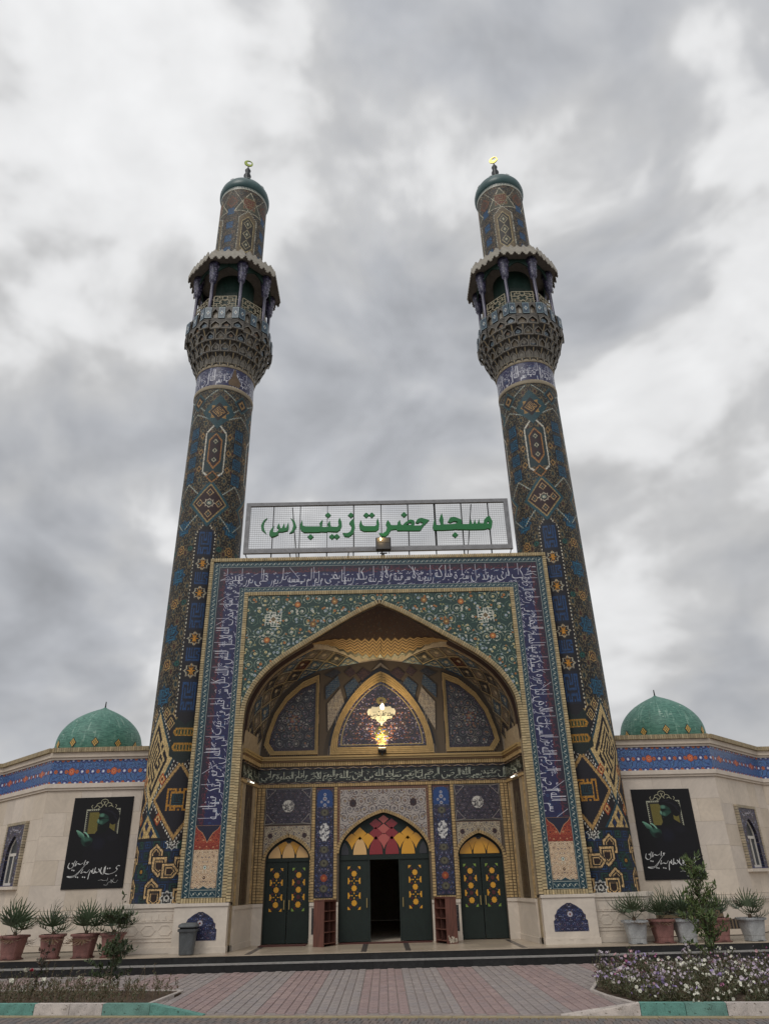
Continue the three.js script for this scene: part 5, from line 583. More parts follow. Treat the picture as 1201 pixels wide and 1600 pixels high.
  for (let k = 0; k < 8; k++) { const a = (k + .4) * PI / 4, s = mesh('dome_star', slab(shapeOf(star8(0, 0, .09, .45)), 0, .012), std({ color: lin(.5, .55, .52), roughness: .4 }), m); s.rotation.order = 'YXZ'; s.rotation.set(-.62, a, 0); s.position.set(Math.sin(a) * .995, 30.6, Math.cos(a) * .995); }
  mesh('finial', new THREE.LatheGeometry([[0, 30.95], [.22, 30.95], [.22, 31.1], [.13, 31.26], [.2, 31.5], [.12, 31.74], [.18, 31.98], [.1, 32.2], [.14, 32.38], [.06, 32.54], [.03, 32.64], [.02, 32.78]].map(([x, y]) => new THREE.Vector2(x, y)), 16), std({ color: lin(.02, .022, .024), roughness: .4, metalness: .5 }), m);
  return m;
}
const minL = makeMinaret('tiled minaret with a bare brown patch in its navy inscription ring'); minL.position.set(-5.94, 0, MZ);
const minR = minL.clone(); minR.name = numbered('minaret'); minR.userData = { ...minL.userData, label: 'tiled minaret whose navy inscription ring is unbroken' }; scene.add(minR); minR.position.set(5.98, 0, MZ);
for (const [m, a] of [[minL, 8], [minR, -11]]) for (const c of m.children) if (['shaft', 'upper_shaft', 'inscription_ring'].includes(c.name)) c.rotation.y = a * PI / 180 + (c.name === 'upper_shaft' ? (m === minL ? .35 : 0) : 0);
{ // where tiles have come away the brick core shows
  const s = [[18.62, .25, .62], [18.8, .22, .66], [18.95, .3, .6], [19.1, .34, .5], [19.25, .36, .47], [19.4, .38, .44]], p = [], ix = []; s.forEach(([y, a, b]) => { for (let k = 0; k <= 6; k++) { const q = lerp(a, b, k / 6) + .12; p.push(Math.sin(q) * 1.124, y, Math.cos(q) * 1.124); } }); for (let j = 0; j < s.length - 1; j++) for (let k = 0; k < 6; k++) { const o = j * 7 + k; ix.push(o, o + 1, o + 8, o, o + 8, o + 7); } const g = new THREE.BufferGeometry(); g.setAttribute('position', new THREE.Float32BufferAttribute(p, 3)); g.setIndex(ix); g.setAttribute('uv', new THREE.Float32BufferAttribute(p.filter((_, i) => i % 3 < 2), 2)); g.computeVertexNormals(); const q = mesh('bare_patch', g, std({ map: T_grit, color: lin(.20, .14, .09), roughness: .9, side: THREE.DoubleSide }), minL); q.userData.label = 'bare brown patch of lost tiles';
}
{ // crescents at the tips
  const cres = (col, name, m, turn) => { const s = new THREE.Shape(); s.absarc(0, 0, .21, 0, TAU, false); const h = new THREE.Path(); h.absarc(.035, .045, .115, 0, TAU, true); s.holes.push(h); const g = slab(s, -.025, .025, .008); const q = mesh(name, g, std({ color: col, roughness: .3, metalness: .6 }), m); q.position.set(0, 32.92, 0); q.rotation.y = turn; };
  cres(lin(.35, .42, .10), 'crescent', minL, .3); cres(lin(.62, .50, .08), 'crescent', minR, -.4);
}
// ---------------------------------------------------------------- side wings with green domes
function offsetLine(P, d) { // mitred offset of a plan polyline [x,z], outwards = towards the visitor's side
  const n = []; for (let i = 0; i + 1 < P.length; i++) { const dx = P[i + 1][0] - P[i][0], dz = P[i + 1][1] - P[i][1], l = Math.hypot(dx, dz); n.push([-dz / l, dx / l]); }
  return P.map((p, i) => { const a = n[Math.max(0, i - 1)], b = n[Math.min(n.length - 1, i)], mx = a[0] + b[0], mz = a[1] + b[1], l2 = (mx * mx + mz * mz) / 2; return [p[0] + mx / l2 * d, p[1] + mz / l2 * d]; });
}
function courseGeo(P, d0, d1, y0, y1, i, s, uRep) { // one straight piece of a course between two offsets
  const A = offsetLine(P, d0), B = offsetLine(P, d1), q = [B[i], B[i + 1], A[i + 1], A[i]], L = Math.hypot(q[1][0] - q[0][0], q[1][1] - q[0][1]), p = [], u = [];
  const v = (k, y) => [q[k][0] * s, y, q[k][1]], face = (a, b, c, d, ua, ub, va, vb) => { const V = [a, b, c, d], U = [[ua, va], [ub, va], [ub, vb], [ua, vb]]; for (const k of s > 0 ? [0, 1, 2, 0, 2, 3] : [0, 2, 1, 0, 3, 2]) { p.push(...V[k]); u.push(...U[k]); } };
  const u0 = 0, u1 = uRep ? Math.round(L / uRep * 2) / 2 : L, h0 = uRep ? 0 : y0, h1 = uRep ? 1 : y1;
  face(v(0, y0), v(1, y0), v(1, y1), v(0, y1), u0, u1, h0, h1); face(v(3, y1), v(0, y1), v(1, y1), v(2, y1), 0, .1, 0, L); face(v(3, y0), v(2, y0), v(1, y0), v(0, y0), 0, .1, 0, L); face(v(1, y0), v(2, y0), v(2, y1), v(1, y1), 0, .1, y0, y1); face(v(3, y0), v(0, y0), v(0, y1), v(3, y1), 0, .1, y0, y1);
  const g = new THREE.BufferGeometry(); g.setAttribute('position', new THREE.Float32BufferAttribute(p, 3)); g.setAttribute('uv', new THREE.Float32BufferAttribute(u, 2)); g.computeVertexNormals(); return g;
}
const girihBand = tile(canvasTex(1024, 512, (c, w, h) => { // blue star band with orange medallions
  c.fillStyle = '#4a70a6'; c.fillRect(0, 0, w, h); const r = RNG(5);
  const cellA = (x, y) => { c.strokeStyle = '#1c2247'; c.lineWidth = 9; for (let k = 0; k < 10; k++) { const a = k / 10 * TAU; c.beginPath(); c.moveTo(x + Math.cos(a) * 60, y + Math.sin(a) * 60); c.lineTo(x + Math.cos(a + .3) * 150, y + Math.sin(a + .3) * 150); c.lineTo(x + Math.cos(a) * 230, y + Math.sin(a) * 230); c.stroke(); } };
  for (const [x, y] of [[256, 256], [768, 256], [0, 0], [512, 0], [1024, 0], [0, 512], [512, 512], [1024, 512]]) cellA(x, y);
  const P = [[0, 256, 1], [256, 256, 1], [512, 256, 2], [768, 256, 1], [1024, 256, 1], [128, 256, 3], [384, 256, 3], [640, 256, 3], [896, 256, 3], [128, 0, 1], [384, 0, 3], [640, 0, 3], [896, 0, 1], [128, 512, 1], [384, 512, 1], [640, 512, 1], [896, 512, 1], [0, 512, 3], [512, 512, 3], [1024, 512, 3], [0, 0, 3], [512, 0, 1], [1024, 0, 3], [260, 512, 3], [764, 0, 3], [260, 0, 1], [764, 512, 3]];
  for (let k = 0; k < 90; k++) { const x = r() * w, y = r() * h; poly(c, grow(star8(x, y, 26, .6), 1), ['#4f7cb0', '#3a5a94', '#6a94c0'][k % 3], '#1c2247', 4); }
  for (const [x, y, t] of P) { if (t === 1) { poly(c, star8(x, y, 78, .86), '#1d1c4c', '#6a86b8', 4); flower(c, x, y, 54, '#3c4c96', '#c0cad8', 8); poly(c, star8(x, y, 46, .4), '#dde2e8'); } else if (t === 2 || t === 0) { poly(c, star8(x, y, 92, .84), '#c4623a', '#241c44', 8); flower(c, x, y, 40, '#d9855a', '#8a3424', 8); } else { poly(c, star8(x, y, 50, .84), '#c86a38', '#241c44', 7); flower(c, x, y, 22, '#8a3428', '#e0b060', 6); } }
  speckle(c, w, h, .2, 2);
}, { gamma: 1.1 }));
const domeMap = canvasTex(1024, 512, (c, w, h) => { // glazed courses, weathered streaks and chips
  c.fillStyle = '#4d8070'; c.fillRect(0, 0, w, h); const r = RNG(44); for (let y = 0; y < h; y += 5) for (let x = 0; x < w; x += 14) { const v = r(); c.fillStyle = v < .5 ? `rgba(26,66,56,${.4 * r()})` : `rgba(150,186,168,${.26 * r()})`; c.fillRect(x + (y % 2) * 7, y, 14, 4); } c.fillStyle = 'rgba(18,44,38,.42)'; for (let y = 4; y < h; y += 5) c.fillRect(0, y, w, 1);
  for (let k = 0; k < 320; k++) { const x = r() * w, y = h * (.2 + r() * .55), l = 10 + r() * 60; c.strokeStyle = `rgba(${r() < .7 ? '190,205,190' : '36,70,54'},${.06 + r() * .24})`; c.lineWidth = 2 + r() * 7; c.beginPath(); c.moveTo(x, y); c.lineTo(x + (r() - .5) * 8, y + l); c.stroke(); } for (let k = 0; k < 60; k++) { c.fillStyle = `rgba(205,212,198,${.2 + r() * .5})`; c.fillRect(r() * w, h * (.15 + r() * .6), 3 + r() * 9, 2 + r() * 5); }
}, { raw: true });
const winTile = tile(canvasTex(256, 512, (c, w, h) => { arabesque(c, w, h, { ...PAINT.navyflower, cell: 40, mirror: true, seed: 7, flowers: 4 }); c.strokeStyle = '#3a3a78'; c.lineWidth = 16; c.strokeRect(4, 4, w - 8, h - 8); write(c, 'یا حسین', w * .78, 70, w * .56, 44, { color: '#c4c4cc', nib: .16 }); }));
function makeWing(s, label) {
  const g = thing('side_wing', label, 'building', 'domed wings beside the gateway'), P = [[6.3, -1.8], [10.15, -1.8], [12.95, -4.6], [19, -4.6]], r = RNG(s > 0 ? 5 : 6);
  // body
  const inner = offsetLine(P, -.05); const plan = [...inner, [19, -14], [6.3, -14]].map(([x, z]) => [x * s, -z]); mesh('wall_core', uvMetric(slab(shapeOf(plan), 0, 5.28).rotateX(-PI / 2).translate(0, TF, 0)), M.joint, g); mesh('roof_deck', uvMetric(slab(shapeOf(offsetLine(P, -.1).concat([[19, -14], [6.3, -14]]).map(([x, z]) => [x * s, -z])), 0, .04).rotateX(-PI / 2).translate(0, 5.61, 0)), M.wall2, g);
  // stone panels facet by facet
  for (let i = 0; i < 3; i++) {
    const a = P[i], b = P[i + 1], L = Math.hypot(b[0] - a[0], b[1] - a[1]), ex = V3((b[0] - a[0]) / L * s, 0, (b[1] - a[1]) / L), ez = V3(-(b[1] - a[1]) / L * s, 0, (b[0] - a[0]) / L), m = new THREE.Matrix4().makeBasis(ex, V3(0, 1, 0), ez); m.setPosition(a[0] * s, 0, a[1]);
    const win = i === 1 ? [.95, 2.5, 1.95, 3.72] : null, cols = i === 1 ? [0, .95, 1.72, 2.5, 3.2, L] : i === 0 ? [0, 1.0, 1.9, 2.8, L] : [0, .9, 2.1, 3.3, 4.5, L], rowsY = i === 1 ? [1.30, 1.95, 2.55, 3.14, 3.72, 4.48] : [1.30, 1.94, 2.58, 3.22, 3.86, 4.48];
    const flipGeo = (q) => { q = uvMetric(q); const p = q.attributes.uv, ox = r() * 7, oy = r() * 7; for (let k = 0; k < p.count; k++) p.setXY(k, p.getX(k) + ox, p.getY(k) + oy); q = xf(q, m); return q; };
    for (let y = 0; y + 1 < rowsY.length; y++) for (let x = 0; x + 1 < cols.length; x++) { const sh = (y & 1) && !win && x > 0 ? .35 : 0, sh1 = (y & 1) && !win && x + 2 < cols.length ? .35 : 0; const x0 = cols[x] + sh, x1 = cols[x + 1] + sh1; if (win && cols[x] >= win[0] - .01 && cols[x + 1] <= win[1] + .01 && rowsY[y] >= win[2] - .01 && rowsY[y + 1] <= win[3] + .01) continue; mesh('stone_panel', flipGeo(bx(x0 + .002, x1 - .002, rowsY[y] + .002, rowsY[y + 1] - .002, -.06, r() * .002)), [M.wall, M.wall2, M.wall3][Math.floor(r() * 3)], g); }
    for (let x = 0; x + 1 < cols.length; x++) mesh('plinth_panel', flipGeo(bx(cols[x] + .002, cols[x + 1] - .002, TF + .14, 1.06, -.06, .03)), r() < .5 ? M.wall : M.wall3, g);
    if (win) { // tiled window surround
      const w = group('window', g), put = (name, geo, mat) => { const q = mesh(name, geo, mat, w); return q; };
      const B = new Batch(), rr = RNG(9); const [x0, x1, y0, y1] = win; for (const xx of [x0 + .05, x1 - .05]) { const n = 24; for (let k = 0; k < n; k++) B.box(xx, y0 + (k + .5) / n * (y1 - y0), .03, .09, (y1 - y0) / n - .012, .15, BR(rr, [.5, .42, .3]), m); } for (let k = 0; k < 18; k++) B.box(x0 + .1 + (k + .5) / 18 * (x1 - x0 - .2), y1 - .045, .03, (x1 - x0 - .2) / 18 - .012, .08, .15, BR(rr, [.5, .42, .3]), m); stuff(put('brick_border', B.geo(), M.brick));
      const cx = (x0 + x1) / 2, o = shapeOf([[x0 + .1, y0], [x0 + .1, y1 - .09], [x1 - .1, y1 - .09], [x1 - .1, y0]]), hw = .42; o.holes.push(pathOf([[cx - hw, y0 + .02], ...archPts(cx, hw, y0 + .85, y1 - .38, 10), [cx + hw, y0 + .02]])); const tg = slab(o, -.045, .085); uvRect(tg, x0, x1, y0, y1); put('tile_surround', xf(tg, m), winTile);
      const fo = shapeOf([[cx - hw, y0 + .02], ...archPts(cx, hw, y0 + .85, y1 - .38, 10), [cx + hw, y0 + .02]]); fo.holes.push(pathOf([[cx - hw + .07, y0 + .09], [cx - hw + .07, y0 + .82], [cx - .03, y0 + .82], [cx - .03, y0 + .09]]), pathOf([[cx + .03, y0 + .09], [cx + .03, y0 + .82], [cx + hw - .07, y0 + .82], [cx + hw - .07, y0 + .09]]), pathOf([[cx - hw + .07, y0 + .9], ...archPts(cx, hw - .07, y0 + .9, y1 - .46, 8), [cx + hw - .07, y0 + .9]])); put('frame', xf(slab(fo, -.045, -.005), m), std({ color: lin(.62, .58, .52), roughness: .5 }));
      put('pane', xf(bx(cx - hw, cx + hw, y0 + .03, y1 - .4, -.04, -.03), m), std({ color: lin(.05, .055, .06), roughness: .4 })); put('sill', xf(mbx(x0 - .03, x1 + .03, y0 - .09, y0 - .005, -.1, .14), m), M.marble);
    }
  }
  const C = (name, d0, d1, y0, y1, mat, u) => { for (let i = 0; i < 3; i++) mesh(name, courseGeo(P, d0, d1, y0, y1, i, s, u), mat, g); };
  C('base_course', -.06, .07, TF, TF + .135, M.wall2); C('string_course', -.06, .05, 1.065, 1.14, M.wall); C('string_course', -.06, .085, 1.145, 1.20, M.wall3); C('string_course', -.06, .05, 1.205, 1.295, M.wall);
  C('moulding', -.06, .05, 4.485, 4.55, M.wall); C('moulding', -.06, .09, 4.553, 4.675, M.wall3); C('tile_band', -.06, .03, 4.68, 5.36, girihBand, 1.38); C('moulding', -.06, .07, 5.365, 5.43, M.wall3); C('moulding', -.06, .12, 5.433, 5.575, M.wall2);
  { const B = new Batch(), rr = RNG(15), A = offsetLine(P, .05); for (let i = 0; i < 3; i++) { const a = A[i], b = A[i + 1], L = Math.hypot(b[0] - a[0], b[1] - a[1]), n = Math.round(L / .07), m = new THREE.Matrix4().makeBasis(V3((b[0] - a[0]) / L * s, 0, (b[1] - a[1]) / L), V3(0, 1, 0), V3(-(b[1] - a[1]) / L * s, 0, (b[0] - a[0]) / L)); m.setPosition(a[0] * s, 0, a[1]); for (let k = 0; k < n; k++) B.box((k + .5) / n * L, 5.645, .02, L / n - .009, .13, .24, BR(rr, [.47, .37, .22]), m); } stuff(mesh('brick_coping', B.geo(), M.brick, g)); }
  // dome
  const d = group('dome', g); d.position.set(s * 10.05, 0, -5.0);
  const prof = [[1.26, 5.62], [1.36, 5.9], [1.425, 6.12], [1.44, 6.3], [1.41, 6.5], [1.32, 6.74], [1.15, 6.98], [.91, 7.2], [.61, 7.39], [.32, 7.53], [.11, 7.62], [0, 7.69]]; mesh('dome_shell', new THREE.LatheGeometry(new THREE.CatmullRomCurve3(prof.map(([x, y]) => V3(x, y, 0))).getPoints(40).map((v) => new THREE.Vector2(Math.max(0, v.x), v.y)), 64), std({ map: domeMap, roughness: .55 }), d).rotation.y = s * .9;
  mesh('drum', new THREE.CylinderGeometry(1.3, 1.3, .5, 48, 1, true).translate(0, 5.5, 0), M.wall2, d); mesh('finial_rod', new THREE.CylinderGeometry(.018, .03, .22, 8).translate(0, 7.77, 0), M.iron, d);
  const dia = slab(shapeOf([[0, -.17], [.13, 0], [0, .17], [-.13, 0]]), 0, .015), dmT = std({ color: lin(.035, .03, .03), roughness: .5 }), sq = slab(shapeOf([[0, -.038], [.029, 0], [0, .038], [-.029, 0]]), .012, .022), oc = std({ color: lin(.55, .36, .1), roughness: .5 }); for (let k = 0; k < 12; k++) { const a = (k + .5) / 12 * TAU, q = mesh('diamond_tile', dia, dmT, d); q.position.set(Math.sin(a) * 1.43, 6.22, Math.cos(a) * 1.43); q.rotation.y = a; const L = []; for (let i = -1; i <= 1; i++) for (let j = -1; j <= 1; j++) L.push(sq.clone().translate((i - j) * .037, (i + j) * .049, 0)); mesh('ochre_inlay', merged(L), oc, q); }
  if (s > 0) { // maze-patterned tile dado behind the pots
    const kt = tile(canvasTex(512, 256, (c, w, h) => { c.fillStyle = '#8a7a62'; c.fillRect(0, 0, w, h); for (let i = 0; i < 4; i++) for (let j = 0; j < 2; j++) kufic(c, ['muh', 'ali', 'allah'][(i + j) % 3], i * 128, j * 128, 128, 128, '#2c201e'); }));
    for (const [x0, x1, y0, y1] of [[7.2, 8.95, TF + .14, 1.25], [8.955, 9.5, TF + .14, .95], [9.505, 9.9, TF + .14, .7]]) { const q = bx(x0, x1, y0, y1, -1.8, -1.758); uvRect(q, 7.2, 9.6, .3, 1.3); const z = mesh('maze_tile_dado', q, kt, g); }
  }
  return g;
}
makeWing(-1, 'cream stone wing with green dome, standing beside the minaret with the bare patch');
makeWing(1, 'cream stone wing with green dome and a dark maze tile dado behind its pots');
// ---------------------------------------------------------------- sign on the gateway roof, posters, lamps
const SIGN_LETTERS=[
[-3.79,12.99,-3.91,12.90,-3.99,12.71,-3.96,12.53,-3.78,12.37,-3.86,12.52,-3.90,12.69,-3.88,12.85],
[-3.06,12.81,-3.04,12.61,-3.07,12.49,-3.25,12.44,-3.38,12.44,-3.39,12.34,-3.50,12.28,-3.62,12.26,-3.69,12.34,-3.68,12.48,-3.55,12.69,-3.57,12.56,-3.57,12.46,-3.48,12.43,-3.40,12.49,-3.38,12.57,-3.45,12.61,-3.38,12.78,-3.32,12.60,-3.28,12.58,-3.25,12.65,-3.20,12.78,-3.17,12.61,-3.13,12.60,-3.10,12.69],
[-2.99,12.97,-2.85,12.85,-2.78,12.64,-2.87,12.44,-3.01,12.38,-2.92,12.51,-2.89,12.67,-2.92,12.83],
[-2.61,12.89,-2.66,12.64,-2.63,12.50,-2.51,12.41,-2.03,12.40,-1.95,12.42,-1.74,12.41,-1.71,12.43,-1.39,12.41,-1.29,12.48,-1.23,12.63,-1.24,12.79,-1.31,12.95,-1.36,12.79,-1.33,12.67,-1.39,12.60,-1.60,12.62,-1.64,12.85,-1.72,12.70,-1.69,12.61,-1.83,12.60,-1.91,12.62,-1.89,12.88,-2.00,12.74,-1.98,12.63,-2.48,12.64,-2.57,12.68,-2.58,12.80],
[-0.81,12.83,-0.78,12.56,-0.85,12.33,-0.99,12.21,-1.14,12.23,-1.20,12.36,-1.05,12.35,-0.94,12.42,-0.89,12.58,-0.98,12.72,-0.93,12.81,-0.85,12.89],
[-0.00,12.92,0.05,12.69,0.03,12.49,-0.07,12.41,-0.47,12.41,-0.61,12.48,-0.64,12.64,-0.58,12.85,-0.53,12.66,-0.45,12.61,-0.11,12.60,-0.04,12.65,-0.05,12.76],
[1.77,12.79,1.56,12.57,1.43,12.39,0.67,12.41,0.63,12.46,0.45,12.44,0.36,12.29,0.25,12.20,0.11,12.22,0.03,12.33,0.17,12.32,0.27,12.40,0.32,12.55,0.27,12.65,0.34,12.82,0.41,12.73,0.45,12.63,0.60,12.62,0.67,12.63,0.68,12.72,0.76,12.82,0.79,12.65,0.85,12.62,0.94,12.72,1.11,12.83,1.23,12.80,1.27,12.70,1.23,12.59,1.37,12.58,1.48,12.60,1.55,12.68,1.46,12.73,1.37,12.67,1.29,12.71,1.38,12.85,1.51,12.88],
[3.85,12.91,3.93,12.69,3.89,12.47,3.83,12.39,3.75,12.43,3.63,12.39,3.16,12.39,2.74,12.41,2.64,12.42,2.51,12.40,2.20,12.39,1.91,12.40,1.87,12.52,1.91,12.71,1.96,12.82,1.98,12.62,2.09,12.59,2.16,12.62,2.11,12.81,2.21,13.05,2.26,12.81,2.25,12.62,2.52,12.62,2.68,12.64,2.74,12.70,2.61,12.73,2.49,12.67,2.40,12.71,2.49,12.87,2.62,12.90,2.77,12.84,2.89,12.77,2.87,12.62,3.08,12.61,3.14,12.63,3.20,12.81,3.22,12.63,3.27,12.62,3.33,12.80,3.36,12.63,3.41,12.63,3.48,12.81,3.49,12.64,3.62,12.63,3.65,12.76,3.75,12.87],
];
const SIGN_DOTS=[[-1.71,13.06],[-1.56,12.23],[-1.40,12.23],[-2.29,12.24],[-0.92,13.04],[-0.39,13.03],[-0.20,13.03],[0.91,13.02],[2.62,12.21]];
const POSTER_STROKES=[[0.911,0.768,0.879,0.764,0.856,0.788,0.876,0.805,0.845,0.829,0.796,0.845,0.735,0.852,0.683,0.842],[0.680,0.767,0.671,0.842,0.647,0.854],[0.667,0.777,0.658,0.838],[0.617,0.779,0.601,0.828],[0.571,0.792,0.633,0.849],[0.588,0.814,0.545,0.834,0.523,0.818,0.505,0.840,0.481,0.835],[0.520,0.777,0.504,0.835],[0.480,0.791,0.472,0.831,0.451,0.806,0.428,0.844,0.418,0.899],[0.424,0.799,0.383,0.829,0.337,0.821,0.294,0.834,0.314,0.793],[0.392,0.719,0.364,0.715,0.373,0.736,0.349,0.744,0.270,0.807,0.177,0.859,0.073,0.864,0.139,0.876,0.218,0.854,0.297,0.787],[0.338,0.697,0.320,0.746],[0.307,0.724,0.256,0.740,0.215,0.729,0.179,0.756,0.194,0.706],[0.173,0.699,0.154,0.724,0.147,0.762,0.099,0.783,0.064,0.763,0.080,0.719],[0.907,0.916,0.876,0.943,0.833,0.935,0.798,0.913,0.810,0.948],[0.792,0.934,0.757,0.940,0.736,0.967,0.689,0.963],[0.742,0.892,0.733,0.926],[0.721,0.915,0.675,0.918,0.643,0.910,0.592,0.916],[0.837,0.901,0.823,0.935]];
const POSTER_DOTS=[0.754,0.790,0.718,0.792,0.871,0.870,0.362,0.878,0.330,0.874,0.248,0.876,0.217,0.872,0.129,0.727,0.170,0.802,0.140,0.798];
{
  const g = thing('rooftop_sign', 'grey framed wire mesh sign with bold green lettering on the gateway roof', 'sign'), z = -.6;
  const grey = std({ map: T_grit, color: lin(.30, .30, .31), roughness: .5, metalness: .1 }), dark = std({ color: lin(.035, .035, .037), roughness: .6 }), wire = std({ color: lin(.2, .2, .2), roughness: .5 });
  mesh('frame_bar', mbx(-4.55, 4.55, 13.50, 13.63, z - .05, z + .05), grey, g); mesh('frame_bar', mbx(-4.55, 4.55, 11.70, 11.86, z - .05, z + .05), grey, g); mesh('frame_bar', mbx(-4.55, -4.40, 11.863, 13.497, z - .05, z + .05), grey, g); mesh('frame_bar', mbx(4.40, 4.55, 11.863, 13.497, z - .05, z + .05), grey, g);
  const B = new Batch(), c = [1, 1, 1]; for (let x = -4.36; x < 4.38; x += .075) B.box(x, 12.68, z, .0065, 1.66, .005, c); for (let y = 11.9; y < 13.5; y += .075) B.box(0, y, z + .006, 8.8, .0065, .005, c); stuff(mesh('wire_mesh', B.geo(), wire, g));
  for (const [a, b] of [[-3.6, -3.61], [-2.68, -2.68], [-1.74, -1.74], [-.82, -.84], [.13, .12], [1.06, 1.04], [2.0, 1.96], [2.92, 2.9], [3.85, 3.83]]) { mesh('upright', mbx(Math.min(a, b) - .012, Math.max(a, b) + .012, 11.86, 13.5, z - .045, z - .015), dark, g); mesh('support_post', mbx(b - .02, b + .02, 11.26, 11.70, z - .03, z + .01), dark, g); }
  for (const [x0, y0, z0, x1, y1, z1] of [[-2.97, 13.5, -.7, -2.8, 11.25, -1.6], [3.28, 13.5, -.7, 3.05, 11.25, -1.6], [-4.5, 11.75, -.6, -4.3, 11.25, -.4], [4.5, 11.75, -.6, 4.35, 11.25, -.4], [-1.0, 11.75, -.65, -1.1, 11.25, -1.2], [-3.0, 11.75, -.65, -2.9, 11.25, -.5]]) { const a = V3(x0, y0, z0), b = V3(x1, y1, z1), l = a.distanceTo(b), q = new THREE.CylinderGeometry(.018, .018, l, 6); q.applyQuaternion(new THREE.Quaternion().setFromUnitVectors(V3(0, 1, 0), b.clone().sub(a).normalize())).translate((x0 + x1) / 2, (y0 + y1) / 2, (z0 + z1) / 2); mesh('brace', q, dark, g); }
  const green = std({ color: lin(.006, .155, .035), roughness: .4 }), holes = { 6: [[.95, 12.61], [1.08, 12.72], [1.17, 12.70], [1.13, 12.61]], 7: [[3.72, 12.63], [3.79, 12.72], [3.83, 12.66], [3.79, 12.59]] };
  SIGN_LETTERS.forEach((a, i) => { const P = []; for (let k = 0; k < a.length; k += 2) P.push([a[k], a[k + 1]]); const cur = new THREE.CatmullRomCurve3(P.map(([x, y]) => V3(x, y, 0)), true, 'catmullrom', .12), pts = cur.getPoints(P.length * 3).slice(0, -1).map((p) => [p.x, p.y]), s = shapeOf(pts); if (holes[i]) s.holes.push(pathOf(holes[i])); mesh('letter', slab(s, -.56, -.46, .006), green, g); });
  for (const [x, y] of SIGN_DOTS) mesh('letter_dot', slab(shapeOf(diamond(x, y, .105, .105)), -.56, -.46, .006), green, g);
}
